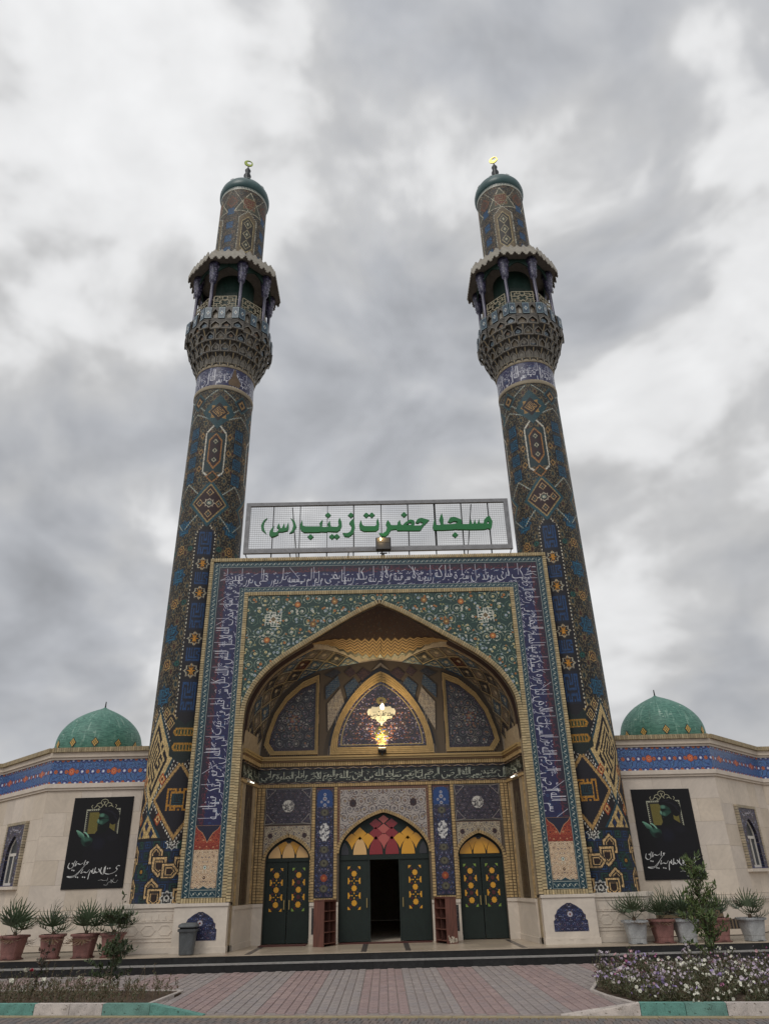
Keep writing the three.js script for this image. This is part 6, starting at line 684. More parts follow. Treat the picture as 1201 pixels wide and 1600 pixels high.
{ // posters on the wing walls
  const t = canvasTex(768, 1056, (c, w, h) => {
    c.fillStyle = '#0d0c10'; c.fillRect(0, 0, w, h); const X = (u) => u * w, Y = (v) => v * h;
    poly(c, [[X(.23), Y(.135)], [X(.80), Y(.13)], [X(.805), Y(.43)], [X(.235), Y(.40)]], '#a8a894'); poly(c, [[X(.255), Y(.152)], [X(.775), Y(.148)], [X(.78), Y(.43)], [X(.26), Y(.40)]], '#2c2a26'); const r = RNG(6); for (let y = .15; y < .4; y += .022) for (const x of [.236, .772]) { c.fillStyle = '#1c1a18'; c.fillRect(X(x + .006), Y(y), 12, 14); } poly(c, [[X(.29), Y(.17)], [X(.74), Y(.168)], [X(.745), Y(.41)], [X(.295), Y(.41)]], '#6a6130'); for (let k = 0; k < 300; k++) { c.fillStyle = `rgba(${r() < .5 ? '60,52,20' : '170,160,100'},.3)`; c.fillRect(X(.29 + r() * .44), Y(.17 + r() * .23), 5, 5); } for (let x = .3; x < .76; x += .035) { c.fillStyle = '#1c1a18'; c.fillRect(X(x), Y(.14), 14, 9); }
    c.strokeStyle = '#a8a487'; c.lineWidth = 7; for (const s of [-1, 1]) { const q = (pts) => { c.beginPath(); crm(pts.map(([a, b]) => [X(.515 + s * a), Y(b)])).forEach((p, i) => (i ? c.lineTo(...p) : c.moveTo(...p))); c.stroke(); }; q([[.17, .125], [.12, .095], [.07, .115], [.1, .13]]); q([[.13, .105], [.12, .075], [.06, .065], [.03, .1], [.06, .12]]); q([[.06, .065], [.05, .035], [.0, .02]]); q([[.03, .1], [.0, .07], [.02, .045]]); q([[.19, .128], [.21, .1], [.19, .085]]); }
    // the printed figure: dark cloak, profile with beard and glasses, black turban, raised hand
    const soft = (u, v, ru, rv, col, a0 = 1, rot = 0) => { c.save(); c.translate(X(u), Y(v)); c.rotate(rot); c.scale(X(ru), Y(rv)); const g = c.createRadialGradient(0, 0, 0, 0, 0, 1); g.addColorStop(0, `rgba(${col},${a0})`); g.addColorStop(.55, `rgba(${col},${a0 * .8})`); g.addColorStop(1, `rgba(${col},0)`); c.fillStyle = g; c.beginPath(); c.arc(0, 0, 1, 0, TAU); c.fill(); c.restore(); };
    const fill = (P, col) => { c.fillStyle = col; c.beginPath(); crm([...P, P[0]].map(([u, v]) => [X(u), Y(v)])).forEach((p, i) => (i ? c.lineTo(...p) : c.moveTo(...p))); c.fill(); };
    fill([[.47, .36], [.40, .43], [.30, .55], [.30, .68], [.62, .72], [.9, .7], [.9, .52], [.82, .43], [.70, .37], [.6, .33]], '#0f0e14'); soft(.5, .52, .14, .09, '24,26,44', .6); soft(.72, .46, .12, .05, '26,26,36', .5);
    fill([[.462, .175], [.456, .215], [.446, .25], [.428, .285], [.446, .297], [.448, .32], [.458, .36], [.51, .392], [.58, .36], [.63, .28], [.62, .19]], '#1d352d'); soft(.50, .205, .055, .028, '104,150,128', .8); soft(.452, .268, .022, .03, '128,170,146', .85); soft(.50, .285, .045, .028, '86,130,110', .75); soft(.565, .27, .06, .06, '40,72,60', .7); soft(.50, .238, .06, .013, '10,16,15', .95); soft(.478, .243, .03, .016, '8,12,12', .9); c.strokeStyle = '#0a0f0e'; c.lineWidth = 5; c.beginPath(); c.moveTo(X(.45), Y(.236)); c.lineTo(X(.62), Y(.244)); c.stroke();
    fill([[.448, .308], [.48, .303], [.52, .315], [.58, .29], [.64, .27], [.64, .36], [.55, .405], [.49, .41], [.456, .37]], '#0c100f'); soft(.475, .323, .022, .008, '58,70,60', .6);
    fill([[.448, .185], [.44, .15], [.49, .12], [.58, .108], [.68, .118], [.77, .16], [.80, .22], [.78, .28], [.70, .315], [.64, .285], [.61, .22], [.53, .185]], '#0b0a10'); for (const [u, v, q] of [[.56, .135, -.2], [.62, .16, .1], [.70, .19, .5], [.74, .24, .9]]) soft(u, v, .09, .012, '44,44,58', .5, q);
    fill([[.20, .42], [.25, .43], [.34, .44], [.40, .47], [.38, .53], [.28, .545], [.215, .50]], '#1c342c'); [[.118, .372, .24, .425], [.135, .392, .25, .44], [.15, .412, .26, .458], [.17, .432, .27, .476], [.255, .392, .33, .445]].forEach(([u0, v0, u1, v1], k) => { c.strokeStyle = ['#6f9c86', '#5a8570', '#456b5a', '#355447', '#7fac95'][k]; c.lineWidth = 17; c.lineCap = 'round'; c.beginPath(); c.moveTo(X(u0), Y(v0)); c.quadraticCurveTo(X((u0 + u1) / 2), Y(v0 + .012), X(u1), Y(v1)); c.stroke(); }); soft(.30, .47, .09, .035, '60,98,82', .8); soft(.34, .52, .08, .04, '8,8,12', .8);
    c.fillStyle = c.strokeStyle = '#cfcfcc'; for (const s of POSTER_STROKES) { const P = []; for (let k = 0; k < s.length; k += 2) P.push([X(s[k]), Y(s[k + 1])]); const sm2 = s === POSTER_STROKES[13] || s[1] > .89; nibStroke(c, crm(P), sm2 ? 5 : 13, .55, sm2 ? 2.4 : 4.5); } for (let k = 0; k < POSTER_DOTS.length; k += 2) poly(c, diamond(X(POSTER_DOTS[k]), Y(POSTER_DOTS[k + 1]), 10, 10), '#cfcfcc');
  }, { clamp: true, raw: true }), m = std({ map: t, roughness: .85 }), edge = std({ color: lin(.01, .01, .011), roughness: .6 });
  for (const [s, label, dy] of [[-1, 'black memorial banner with turbaned figure, hung on the wing nearest the grey bin', .07], [1, 'black memorial banner with turbaned figure, hung above the dark maze tile dado', -.06]]) {
    const g = thing('memorial_banner', label, 'banner', 'memorial banners on the wing walls', [s * 8.37, 1.76 + dy, -1.79]); mesh('backing', mbx(-.885, .885, 0, 2.44, 0, .016), edge, g); mesh('printed_sheet', uvBB(bx(-.882, .882, .003, 2.437, .016, .02)), m, g); g.rotation.z = s < 0 ? .008 : -.004;
  }
}
{ // lamps
  const housing = std({ color: lin(.012, .012, .013), roughness: .45 });
  { const g = thing('floodlight', 'black floodlight box standing in front of the rooftop sign', 'floodlight', null, [.17, 11.265, -.2]); mesh('bracket', merged([bx(-.03, .03, 0, .2, -.03, .03), bx(-.12, .12, .17, .2, -.02, .02), bx(-.2, -.18, .17, .5, -.03, .03), bx(.18, .2, .17, .5, -.03, .03), bx(-.08, .08, 0, .02, -.08, .08)]), housing, g); const b = mesh('housing', new RoundedBoxGeometry(.5, .48, .2, 2, .03), housing, g); b.position.set(0, .5, 0); b.rotation.x = -.1; const gl = mesh('glass', bx(-.21, .21, .02, .2, .098, .106), std({ color: lin(.06, .055, .045), roughness: .1 }), b); const bulb = mesh('bulb', new THREE.SphereGeometry(.035, 12, 8), std({ color: lin(.8, .6, .35), emissive: lin(1, .62, .25), emissiveIntensity: 2.4 }), b); bulb.position.set(-.08, .15, .11); const L = new THREE.PointLight(lin(1, .7, .35), .5, 0, 2); L.position.set(.09, 11.96, -.02); L.castShadow = true; scene.add(L); }
  { const g = thing('uplight', 'small lit floodlight on the cornice under the gateway tympanum', 'floodlight', null, [0, 5.37, -1.98]); mesh('bracket', merged([bx(-.02, .02, -.03, .06, -.12, .02), bx(-.1, .1, .04, .06, -.03, .03)]), housing, g); const b = mesh('housing', new RoundedBoxGeometry(.26, .14, .12, 2, .02), housing, g); b.position.set(0, .11, .0); b.rotation.x = -.9; mesh('lit_face', bx(-.11, .11, -.055, .055, .055, .064).rotateX(-PI / 2 * 0), std({ color: lin(.9, .8, .55), emissive: lin(1, .82, .42), emissiveIntensity: 5 }), g).position.set(0, .14, -.06); const L = new THREE.SpotLight(lin(1, .8, .38), 16, 0, .95, 1, 2); L.position.set(0, 5.62, -1.9); L.target.position.set(0, 6.4, -2.35); L.castShadow = true; scene.add(L, L.target); }
  { const g = thing('pendant_bulb', 'bare lit bulb hanging on a wire in front of the white name plaque', 'lamp', null, [.03, 6.72, -1.5]); mesh('wire', new THREE.CylinderGeometry(.006, .006, 2.3, 6).translate(0, 1.25, 0), housing, g); mesh('holder', new THREE.CylinderGeometry(.025, .03, .08, 10).translate(0, .13, 0), housing, g); mesh('bulb', new THREE.LatheGeometry([[0, -.09], [.04, -.08], [.065, -.03], [.06, .03], [.03, .08], [.025, .1]].map(([x, y]) => new THREE.Vector2(x, y)), 14), std({ color: lin(.9, .85, .75), emissive: lin(1, .78, .48), emissiveIntensity: 7 }), g); const L = new THREE.PointLight(lin(1, .76, .46), 5, 0, 2); L.position.set(.03, 6.71, -1.38); L.castShadow = true; scene.add(L); }
  for (const s of [-1, 1]) { const m = sideLocal(s), g = thing('tube_lamp', 'fluorescent tube lamp under the inscription course on the gateway side wall', 'lamp', 'tube lamps on the gateway side walls'); mesh('batten', xf(bx(.5, 1.02, 4.50, 4.54, .03, .075), m), std({ color: lin(.5, .48, .42), roughness: .5 }), g); mesh('tube', xf(new THREE.CylinderGeometry(.014, .014, .44, 10).rotateZ(PI / 2).translate(.76, 4.525, .1), m), std({ color: lin(.9, .9, .85), emissive: lin(1, .97, .82), emissiveIntensity: 2 }), g); mesh('cap', xf(merged([bx(.5, .54, 4.50, 4.545, .075, .12), bx(.98, 1.02, 4.50, 4.545, .075, .12)]), m), std({ color: lin(.5, .48, .42), roughness: .5 }), g); const L = new THREE.RectAreaLight(lin(1, .96, .78), 16, .44, .035), p = V3(.76, 4.545, .13).applyMatrix4(m), q = V3(.76, 5.0, .10).applyMatrix4(m); L.position.copy(p); L.lookAt(q); scene.add(L); }
}
// ---------------------------------------------------------------- ground, path, steps, kerbs, beds
const inPoly = (x, z, P) => { let o = false; for (let i = 0, j = P.length - 1; i < P.length; j = i++) if ((P[i][1] > z) !== (P[j][1] > z) && x < (P[j][0] - P[i][0]) * (z - P[i][1]) / (P[j][1] - P[i][1]) + P[i][0]) o = !o; return o; };
const RT = .16, RE = [Math.cos(Math.atan(RT)), Math.sin(Math.atan(RT))]; // direction of the road edge in plan
const road = (a, b) => [a * RE[0] - b * RE[1], 7.80 + a * RE[1] + b * RE[0]]; // a along the edge, b towards the road
const bedL = [[-16, 2.9], [-6, 4.15], [-4.0, 4.55], [-3.95, 4.75], road(-4.35, -.32), road(-14, -.32)], bedR = [[5.2, 3.75], [4.15, 4.7], [3.72, 5.9], [3.78, 6.8], road(4.15, -.3), road(14, -.3), [15, 3.75]];
{
  const g = new THREE.PlaneGeometry(600, 600).rotateX(-PI / 2).translate(0, -.09, -150); struct('ground', uvMetric(g), std({ map: T_grit, color: lin(.20, .17, .14), roughness: .95 }));
  // soil
  for (const P of [bedL, bedR]) { const s = struct('flower_bed_soil', uvMetric(slab(shapeOf(P.map(([x, z]) => [x, -z])), 0, .1).rotateX(-PI / 2).translate(0, -.07, 0)), std({ map: T_grit, color: lin(.10, .065, .04), roughness: 1, bumpMap: T_grit, bumpScale: .03 })); s.userData.label = 'brown soil of a flower bed'; }
}
const paverG = (w, l, h) => { const b = .006, g = new THREE.BufferGeometry(), y = h, P = [[-w / 2, 0, -l / 2], [w / 2, 0, -l / 2], [w / 2, 0, l / 2], [-w / 2, 0, l / 2], [-w / 2 + b, y, -l / 2 + b], [w / 2 - b, y, -l / 2 + b], [w / 2 - b, y, l / 2 - b], [-w / 2 + b, y, l / 2 - b]], F = [[4, 7, 6, 5], [3, 2, 6, 7], [2, 1, 5, 6], [1, 0, 4, 5], [0, 3, 7, 4]], p = [], u = []; for (const f of F) for (const k of [0, 1, 2, 0, 2, 3]) { p.push(...P[f[k]]); u.push(P[f[k]][0] + P[f[k]][1], P[f[k]][2]); } g.setAttribute('position', new THREE.Float32BufferAttribute(p, 3)); g.setAttribute('uv', new THREE.Float32BufferAttribute(u, 2)); g.computeVertexNormals(); return g; };
const pinks = [[.41, .30, .285], [.385, .28, .265], [.43, .315, .295], [.38, .285, .275]], greys = [[.385, .335, .315], [.365, .315, .30], [.405, .35, .33], [.37, .325, .315]];
const pavMats = [...pinks, ...greys].map((c) => std({ map: T_grit, color: lin(...c), roughness: .9 })), sandJoint = std({ map: T_grit, color: lin(.35, .295, .27), roughness: 1 });
function pave(name, label, cells, geo, nearest, max, rejectUV) { // cells: {x,z,rot,mi}
  const base = name; cells.sort((a, b) => Math.hypot(a.x, a.z - 21) - Math.hypot(b.x, b.z - 21)); const vis = [], rest = []; let n = 0;
  for (const c of cells) { const px = Math.abs(c.x) < (21 - c.z) * .50 + .3; if (px && c.z < 8.75 && n < max) { n++; vis.push(c); } else rest.push(c); } return [vis, rest];
}
{
  const rr = RNG(70), parent = mesh('paved_path', uvMetric(slab(shapeOf([[-16, 1.05], [16, 1.05], [16, 7.80 + 16 * RT], [-16, 7.80 - 16 * RT]].map(([x, z]) => [x, -z])), 0, .05).rotateX(-PI / 2).translate(0, -.066, 0)), sandJoint, scene); parent.userData = { kind: 'structure', label: 'forecourt path paved in pink and grey stripes' };
  const w = .166, l = .30, geo = paverG(w - .012, l - .012, .016), cells = []; for (let i = -62; i <= 62; i++) for (let j = 0; j < 32; j++) { const x = (i + .5) * w + .02, z = 1.14 + (j + .5) * l + (i & 1 ? l / 2 : 0); if (z > 7.72 + x * RT - .16 || z > 8.6 || inPoly(x, z, bedL) || inPoly(x, z, bedR)) continue; const col = Math.floor((i + 2 + 5000) / 5) % 2; const stripe = ((Math.floor((x + .40 + 83) / .83)) % 2); const far = Math.abs(x) > 4.3 && z > 3.2 ? (rr() < .7) : null; cells.push({ x, z, mi: ((far === null ? stripe === 0 : far) ? 0 : 4) + Math.floor(rr() * 4), y: (rr() - .5) * .004 }); }
  const [vis, rest] = pave('paver', '', cells, geo, 0, 300);
  for (const c of vis) { const m = mesh('paver', geo, pavMats[c.mi], parent); m.position.set(c.x, -.016 + c.y, c.z); }
  const lists = pavMats.map(() => []); for (const c of rest) lists[c.mi].push((() => { const q = geo.clone().translate(c.x, -.016 + c.y, c.z), uv = q.attributes.uv; for (let i = 0; i < uv.count; i++) uv.setXY(i, uv.getX(i) + c.x, uv.getY(i) + c.z); return q; })()); const B = []; const cg = []; lists.forEach((L, k) => { if (!L.length) return; const q = mergeGeometries(L), col = new Float32Array(q.attributes.position.count * 3), cc = [...pinks, ...greys][k]; for (let i = 0; i < col.length; i++) col[i] = cc[i % 3]; q.setAttribute('color', new THREE.BufferAttribute(col, 3)); cg.push(q); }); stuff(mesh('paver_field', mergeGeometries(cg), std({ vertexColors: true, map: T_grit, roughness: .9 }), parent));
}
{ // road edge: a cream strip, then grey block paving
  const R0 = (a, b) => { const [x, z] = road(a, b); return [x, -z]; };
  const rd = mesh('road', uvMetric(slab(shapeOf([R0(-22, .02), R0(22, .02), R0(26, 30), R0(-26, 30)]), 0, .05).rotateX(-PI / 2).translate(0, -.072, 0)), sandJoint, scene); rd.userData = { kind: 'structure', label: 'block paved road in front of the forecourt' };
  const cr = std({ map: T_grit, color: lin(.42, .34, .20), roughness: .9 }); for (let a = -12; a < 12; a += 1) { const q = mesh('edge_strip', uvMetric(slab(shapeOf([R0(a + .004, .02), R0(a + .996, .02), R0(a + .996, .19), R0(a + .004, .19)]), 0, .03).rotateX(-PI / 2).translate(0, -.03, 0)), cr, rd); }
  const w = .12, l = .22, geo = paverG(w - .012, l - .012, .016), rr = RNG(12), ang = -Math.atan(RT), cols = [[.24, .20, .185], [.21, .19, .18], [.27, .215, .19], [.2, .185, .18]], ms = cols.map((c) => std({ map: T_grit, color: lin(...c), roughness: .9 })), rest = []; let n = 0;
  for (let j = 0; j < 60; j++) for (let i = -70; i < 70; i++) { const a = (i + .5 + (j & 1 ? .5 : 0)) * w * 1, b = .20 + (j + .5) * l, [x, z] = road(a, b); if (b > 9) continue; const k = Math.floor(rr() * 4); const y = (rr() - .5) * .004; if (j < 4 && Math.abs(x) < (21 - z) * .48 && n < 300) { n++; const m = mesh('road_block', geo, ms[k], rd); m.position.set(x, -.022 + y, z); m.rotation.y = ang; } else if (j < 16) rest.push([geo.clone().rotateY(ang).translate(x, -.022 + y, z), k]); }
  const cg = rest.map(([q, k]) => { const col = new Float32Array(q.attributes.position.count * 3); for (let i = 0; i < col.length; i++) col[i] = cols[k][i % 3]; q.setAttribute('color', new THREE.BufferAttribute(col, 3)); return q; }); stuff(mesh('road_block_field', mergeGeometries(cg), std({ vertexColors: true, map: T_grit, roughness: .9 }), rd));
}
{ // terrace and its two black granite steps
  const t = mesh('terrace', mbx(-19, 19, -.06, TF - .022, -6, .70), M.joint, scene); t.userData = { kind: 'structure', label: 'raised terrace with two steps faced in black granite' };
  const rr = RNG(33), T_gran = noiseTex(256, (u, v, n) => { const a = n(u, v, 60, 3, 3), b = n(u, v, 8, 4, 9), L = .105 + a * .10 + b * .07; return [L, L * 1.0, L * 1.0]; }, { repeat: [1.2, 1.2] }), gran = [1, 1.35, .8].map((k) => std({ map: T_gran, color: lin(k, k, k), roughness: .38 })), tread = std({ map: T_grit, color: lin(.36, .345, .325), roughness: .7 }), floors = [[.52, .49, .44], [.47, .44, .40], [.56, .53, .48]].map((c) => std({ map: T_marble, color: lin(...c.map((v) => v * 1.3)), roughness: .3 })), strip = std({ map: T_grit, color: lin(.10, .085, .08), roughness: .35 }), rug = std({ map: T_grit, color: lin(.12, .035, .03), roughness: 1 });
  const cut = (step, x0 = -18, x1 = 18) => { const o = []; let x = x0; while (x < x1) { const q = Math.min(x1, x + step * (.85 + rr() * .3)); o.push([x, q]); x = q; } return o; };
  for (const [a, b] of cut(1.15)) mesh('riser_slab', mbx(a + .002, b - .002, -.02, .138, .98, 1.075), gran[Math.floor(rr() * 3)], t); for (const [a, b] of cut(1.15)) mesh('riser_slab', mbx(a + .002, b - .002, .162, TF - .024, .705, .775), gran[Math.floor(rr() * 3)], t);
  for (const [a, b] of cut(1.3)) mesh('tread_slab', mbx(a + .002, b - .002, .14, .160, .70, 1.09), tread, t); mesh('step_core', mbx(-18, 18, -.05, .139, .71, .975), M.joint, t);
  // floor slabs, with dark inlaid strips in front of the doors
  const zs = [.795, .30, -.1, -.75, -1.4, -2.05, -2.66]; for (let i = 0; i + 1 < zs.length; i++) { const wide = zs[i + 1] < -.5; for (const [a, b] of cut(.9, wide ? -4.05 : -18, wide ? 4.05 : 18)) mesh('floor_slab', mbx(a + .0015, b - .0015, TF - .02, TF - rr() * .001, zs[i + 1] + .0015, zs[i] - .0015), floors[Math.floor(rr() * 3)], t); }
  for (const s of [-1, 1]) { for (const [x, tl] of [[.55, .12], [3.4, -.5]]) { const q = mesh('dark_inlay', mbx(-.07, .07, TF, TF + .003, -2.0, .7), strip, t); q.position.x = s * x; q.position.z = 0; q.rotation.y = 0; q.geometry = mbx(s * x - .07, s * x + .07, TF, TF + .003, -2.0, .72); q.position.x = 0; } }
  const g1 = thing('doormat', 'dark red door mat lying before the closed door by the bookcase', 'mat'); mesh('mat', mbx(-3.5, -2.2, TF + .004, TF + .016, -2.05, -1.5), rug, g1); const g2 = thing('runner_mat', 'long dark red mat across the open central doorway', 'mat'); mesh('mat', mbx(-1.3, 1.3, TF + .004, TF + .018, -2.1, -1.72), rug, g2);
}
{ // painted kerbs
  const T_chip = noiseTex(512, (u, v, n) => { const a = n(u, v, 26, 5, 21), b = n(u, v, 70, 3, 6), chip = a + b * .5 > .30, L = chip ? .62 : .93 + b * .2 + n(u, v, 6, 4, 2) * .25; return chip ? [L, L * .97, L * .92] : [L, L, L]; }, { repeat: [.8, .8] }), paint = (c) => std({ map: T_chip, color: lin(...c), roughness: .8, bumpMap: T_grit, bumpScale: .004 }), green = paint([.13, .31, .26]), green2 = paint([.15, .30, .255]), white = paint([.60, .53, .48]), white2 = paint([.55, .49, .45]);
  const H = .15, kerb = (a0, a1, h0, h1, mats, label) => { const P = [[a0, -.16], [a1, -.16], [a1, .0], [a0, .0]], p = [], top = (i) => (i === 0 || i === 3 ? h0 : h1), lo = P.map(([a, b]) => { const [x, z] = road(a, b); return V3(x, -.05, z); }), hi = P.map(([a, b], i) => { const [x, z] = road(a, b + (b < 0 ? .0 : -.015)); return V3(x, top(i), z); }), q = (A, B, C, D) => p.push(...A.toArray(), ...B.toArray(), ...C.toArray(), ...A.toArray(), ...C.toArray(), ...D.toArray()); q(hi[3], hi[2], hi[1], hi[0]); q(lo[3], lo[2], hi[2], hi[3]); q(lo[2], lo[1], hi[1], hi[2]); q(lo[1], lo[0], hi[0], hi[1]); q(lo[0], lo[3], hi[3], hi[0]); const g = new THREE.BufferGeometry(); g.setAttribute('position', new THREE.Float32BufferAttribute(p, 3)); g.computeVertexNormals(); g.setAttribute('uv', new THREE.Float32BufferAttribute(new Float32Array(p.length / 3 * 2), 2)); return uvMetric(g); };
  const run = (list, name, label) => { const t = thing(name, label, 'kerb', 'painted kerbs along the road'); for (const [a0, a1, h0, h1, m] of list) { const k = mesh('kerb_stone', kerb(a0 + .004, a1 - .004, h0, h1), m, t); } };
  run([[-14, -11.6, H, H, white], [-11.6, -9.4, H, H, green], [-9.4, -7.2, H, H, white], [-7.2, -5.93, H, H, green], [-5.93, -5.3, H, H, white], [-5.3, -4.72, H, H, white2], [-4.72, -3.9, H, H, green2], [-3.9, -3.0, H, .0, green]], 'painted_kerb', 'green and white kerb in front of the bed with dry stems, tapering down to the path');
  run([[2.62, 3.78, .0, H, white], [3.78, 4.42, H, H, green], [4.42, 5.0, H, H, green2], [5.0, 5.6, H, H, white2], [5.6, 6.6, H, H, white], [6.6, 8.8, H, H, green], [8.8, 11, H, H, white], [11, 14, H, H, green]], 'painted_kerb', 'green and white kerb in front of the bed of pale petunias');
  // low edging stones round the beds
  const edge = (P, name, label) => { const t = thing(name, label, 'edging', 'bed edgings'); for (let i = 0; i + 1 < P.length; i++) { const a = P[i], b = P[i + 1], L = Math.hypot(b[0] - a[0], b[1] - a[1]), n = Math.max(1, Math.round(L / .8)); for (let k = 0; k < n; k++) { const x = lerp(a[0], b[0], (k + .5) / n), z = lerp(a[1], b[1], (k + .5) / n), q = mesh('edging_stone', new RoundedBoxGeometry(L / n - .006, .10, .07, 1, .012), white2, t); q.position.set(x, 0, z); q.rotation.y = -Math.atan2(b[1] - a[1], b[0] - a[0]); } } };
  edge([[-15, 2.98], [-6, 4.12], [-3.98, 4.55], road(-4.3, -.2)], 'bed_edging', 'pale edging stones round the bed with dry stems'); edge([road(4.1, -.2), [3.72, 6.6], [3.66, 5.9], [4.1, 4.65], [5.2, 3.7], [14, 3.7]], 'bed_edging', 'pale edging stones round the petunia bed');
}
// ---------------------------------------------------------------- things on the terrace and plants
function loftSquare(rings, n = 28, pw = 5) { // rings [half width, y]; rounded square section
  const p = [], ix = [], u = []; rings.forEach(([r, y], j) => { for (let i = 0; i <= n; i++) { const a = i / n * TAU, c = Math.cos(a), s = Math.sin(a), k = r / Math.pow(Math.pow(Math.abs(c), pw) + Math.pow(Math.abs(s), pw), 1 / pw); p.push(c * k, y, s * k); u.push(i / n * 2, y); } }); for (let j = 0; j + 1 < rings.length; j++) for (let i = 0; i < n; i++) { const a = j * (n + 1) + i, b = a + n + 1; ix.push(a, b, a + 1, b, b + 1, a + 1); } const g = new THREE.BufferGeometry(); g.setAttribute('position', new THREE.Float32BufferAttribute(p, 3)); g.setAttribute('uv', new THREE.Float32BufferAttribute(u, 2)); g.setIndex(ix); const q = g.toNonIndexed(); q.computeVertexNormals(); return q;
}
{ // grey bin
  const g = thing('waste_bin', 'grey plastic waste bin standing against the marble pier', 'bin', null, [-4.98, TF, .36]), m = std({ map: T_grit, color: lin(.115, .125, .13), roughness: .5 }), d = std({ map: T_grit, color: lin(.08, .085, .09), roughness: .5 }), hol = std({ color: lin(.01, .01, .01), roughness: .8 });
  mesh('body', loftSquare([[0, .01], [.17, .01], [.175, .03], [.215, .5], [.225, .52]]), m, g); mesh('rim', loftSquare([[.225, .505], [.25, .51], [.25, .56], [.235, .565], [.2, .565]]), d, g); mesh('lid', loftSquare([[.245, .60], [.25, .62], [.235, .665], [.18, .69], [0, .70]]), m, g); mesh('opening', loftSquare([[.2, .56], [.21, .6], [.225, .605]]), hol, g); mesh('hinge', bx(-.1, .1, .57, .62, -.27, -.24), d, g); g.rotation.y = .12;
}
{ // two bookcases for shoes or prayer books
  const wood = noiseTex(256, (u, v, n) => { const a = n(u, v * .12, 30, 4, 3), b = n(u, v, 5, 3, 8), L = .40 + a * .16 + b * .1; return [L * 1.0, L * .63, L * .53]; }, { repeat: [1.5, .5] }), wm = std({ map: wood, roughness: .6 }), wd = std({ map: wood, color: lin(.55, .5, .5), roughness: .7 });
  for (const [s, label] of [[-1, 'worn red-brown bookcase by the door with the dark mat before it'], [1, 'worn red-brown bookcase with paint scuffed off its foot']]) {
    const g = thing('bookcase', label, 'bookcase', 'bookcases beside the central door', [s * 1.66, TF, -1.3]); g.rotation.y = s < 0 ? -.5 : .45; const W = .34, D = .62, H = 1.08; // open side looks along +x*(-s)
    const f = (x0, x1, y0, y1, z0, z1) => (s < 0 ? mbx(x0, x1, y0, y1, z0, z1) : mbx(-x1, -x0, y0, y1, z0, z1));
    mesh('side_panel', f(-W / 2, W / 2, 0, H, D / 2 - .025, D / 2), wm, g); mesh('side_panel', f(-W / 2, W / 2, 0, H, -D / 2, -D / 2 + .025), wm, g); mesh('back_panel', f(-W / 2, -W / 2 + .02, .002, H - .002, -D / 2 + .025, D / 2 - .025), wd, g); for (const y of [.06, .32, .58, .82, H - .025]) mesh('shelf', f(-W / 2 + .02, W / 2 - .004, y, y + .022, -D / 2 + .025, D / 2 - .025), wm, g); mesh('divider', f(-W / 2 + .02, W / 2 - .008, .083, H - .026, -.01, .01), wd, g); mesh('top', f(-W / 2 - .01, W / 2 + .01, H + .001, H + .022, -D / 2 - .01, D / 2 + .01), wm, g); if (s > 0) { const r = RNG(4), B = new Batch(); for (let k = 0; k < 22; k++) B.box((r() - .5) * W * .8, r() * r() * .18 + .04, D / 2 + .0006, .02 + r() * .03, .02 + r() * .06, .0012, [.55, .48, .38]); stuff(mesh('scuffed_paint', B.geo(), std({ vertexColors: true, roughness: .9 }), g)); }
  }
}
const leafMat = (r, g, b) => new THREE.MeshPhysicalMaterial({ color: lin(r, g, b), roughness: .6, transmission: .25, thickness: 0, side: THREE.DoubleSide });
const solidLeaf = (r, g, b) => std({ color: lin(r, g, b), roughness: .65, side: THREE.DoubleSide });
function quadStrip(pts, w, up = V3(0, 1, 0)) { // tapering blade through points; w(t)
  const p = [], u = [], ix = []; pts.forEach((q, i) => { const t = i / (pts.length - 1), d = (pts[i + 1] ?? q).clone().sub(pts[i - 1] ?? q).normalize(), sd = d.clone().cross(up).normalize().multiplyScalar(w(t) / 2), a = q.clone().add(sd), b = q.clone().sub(sd); p.push(a.x, a.y, a.z, b.x, b.y, b.z); u.push(0, t, 1, t); }); for (let i = 0; i + 1 < pts.length; i++) ix.push(2 * i, 2 * i + 1, 2 * i + 3, 2 * i, 2 * i + 3, 2 * i + 2); const g = new THREE.BufferGeometry(); g.setAttribute('position', new THREE.Float32BufferAttribute(p, 3)); g.setAttribute('uv', new THREE.Float32BufferAttribute(u, 2)); g.setIndex(ix); g.computeVertexNormals(); return g;
}
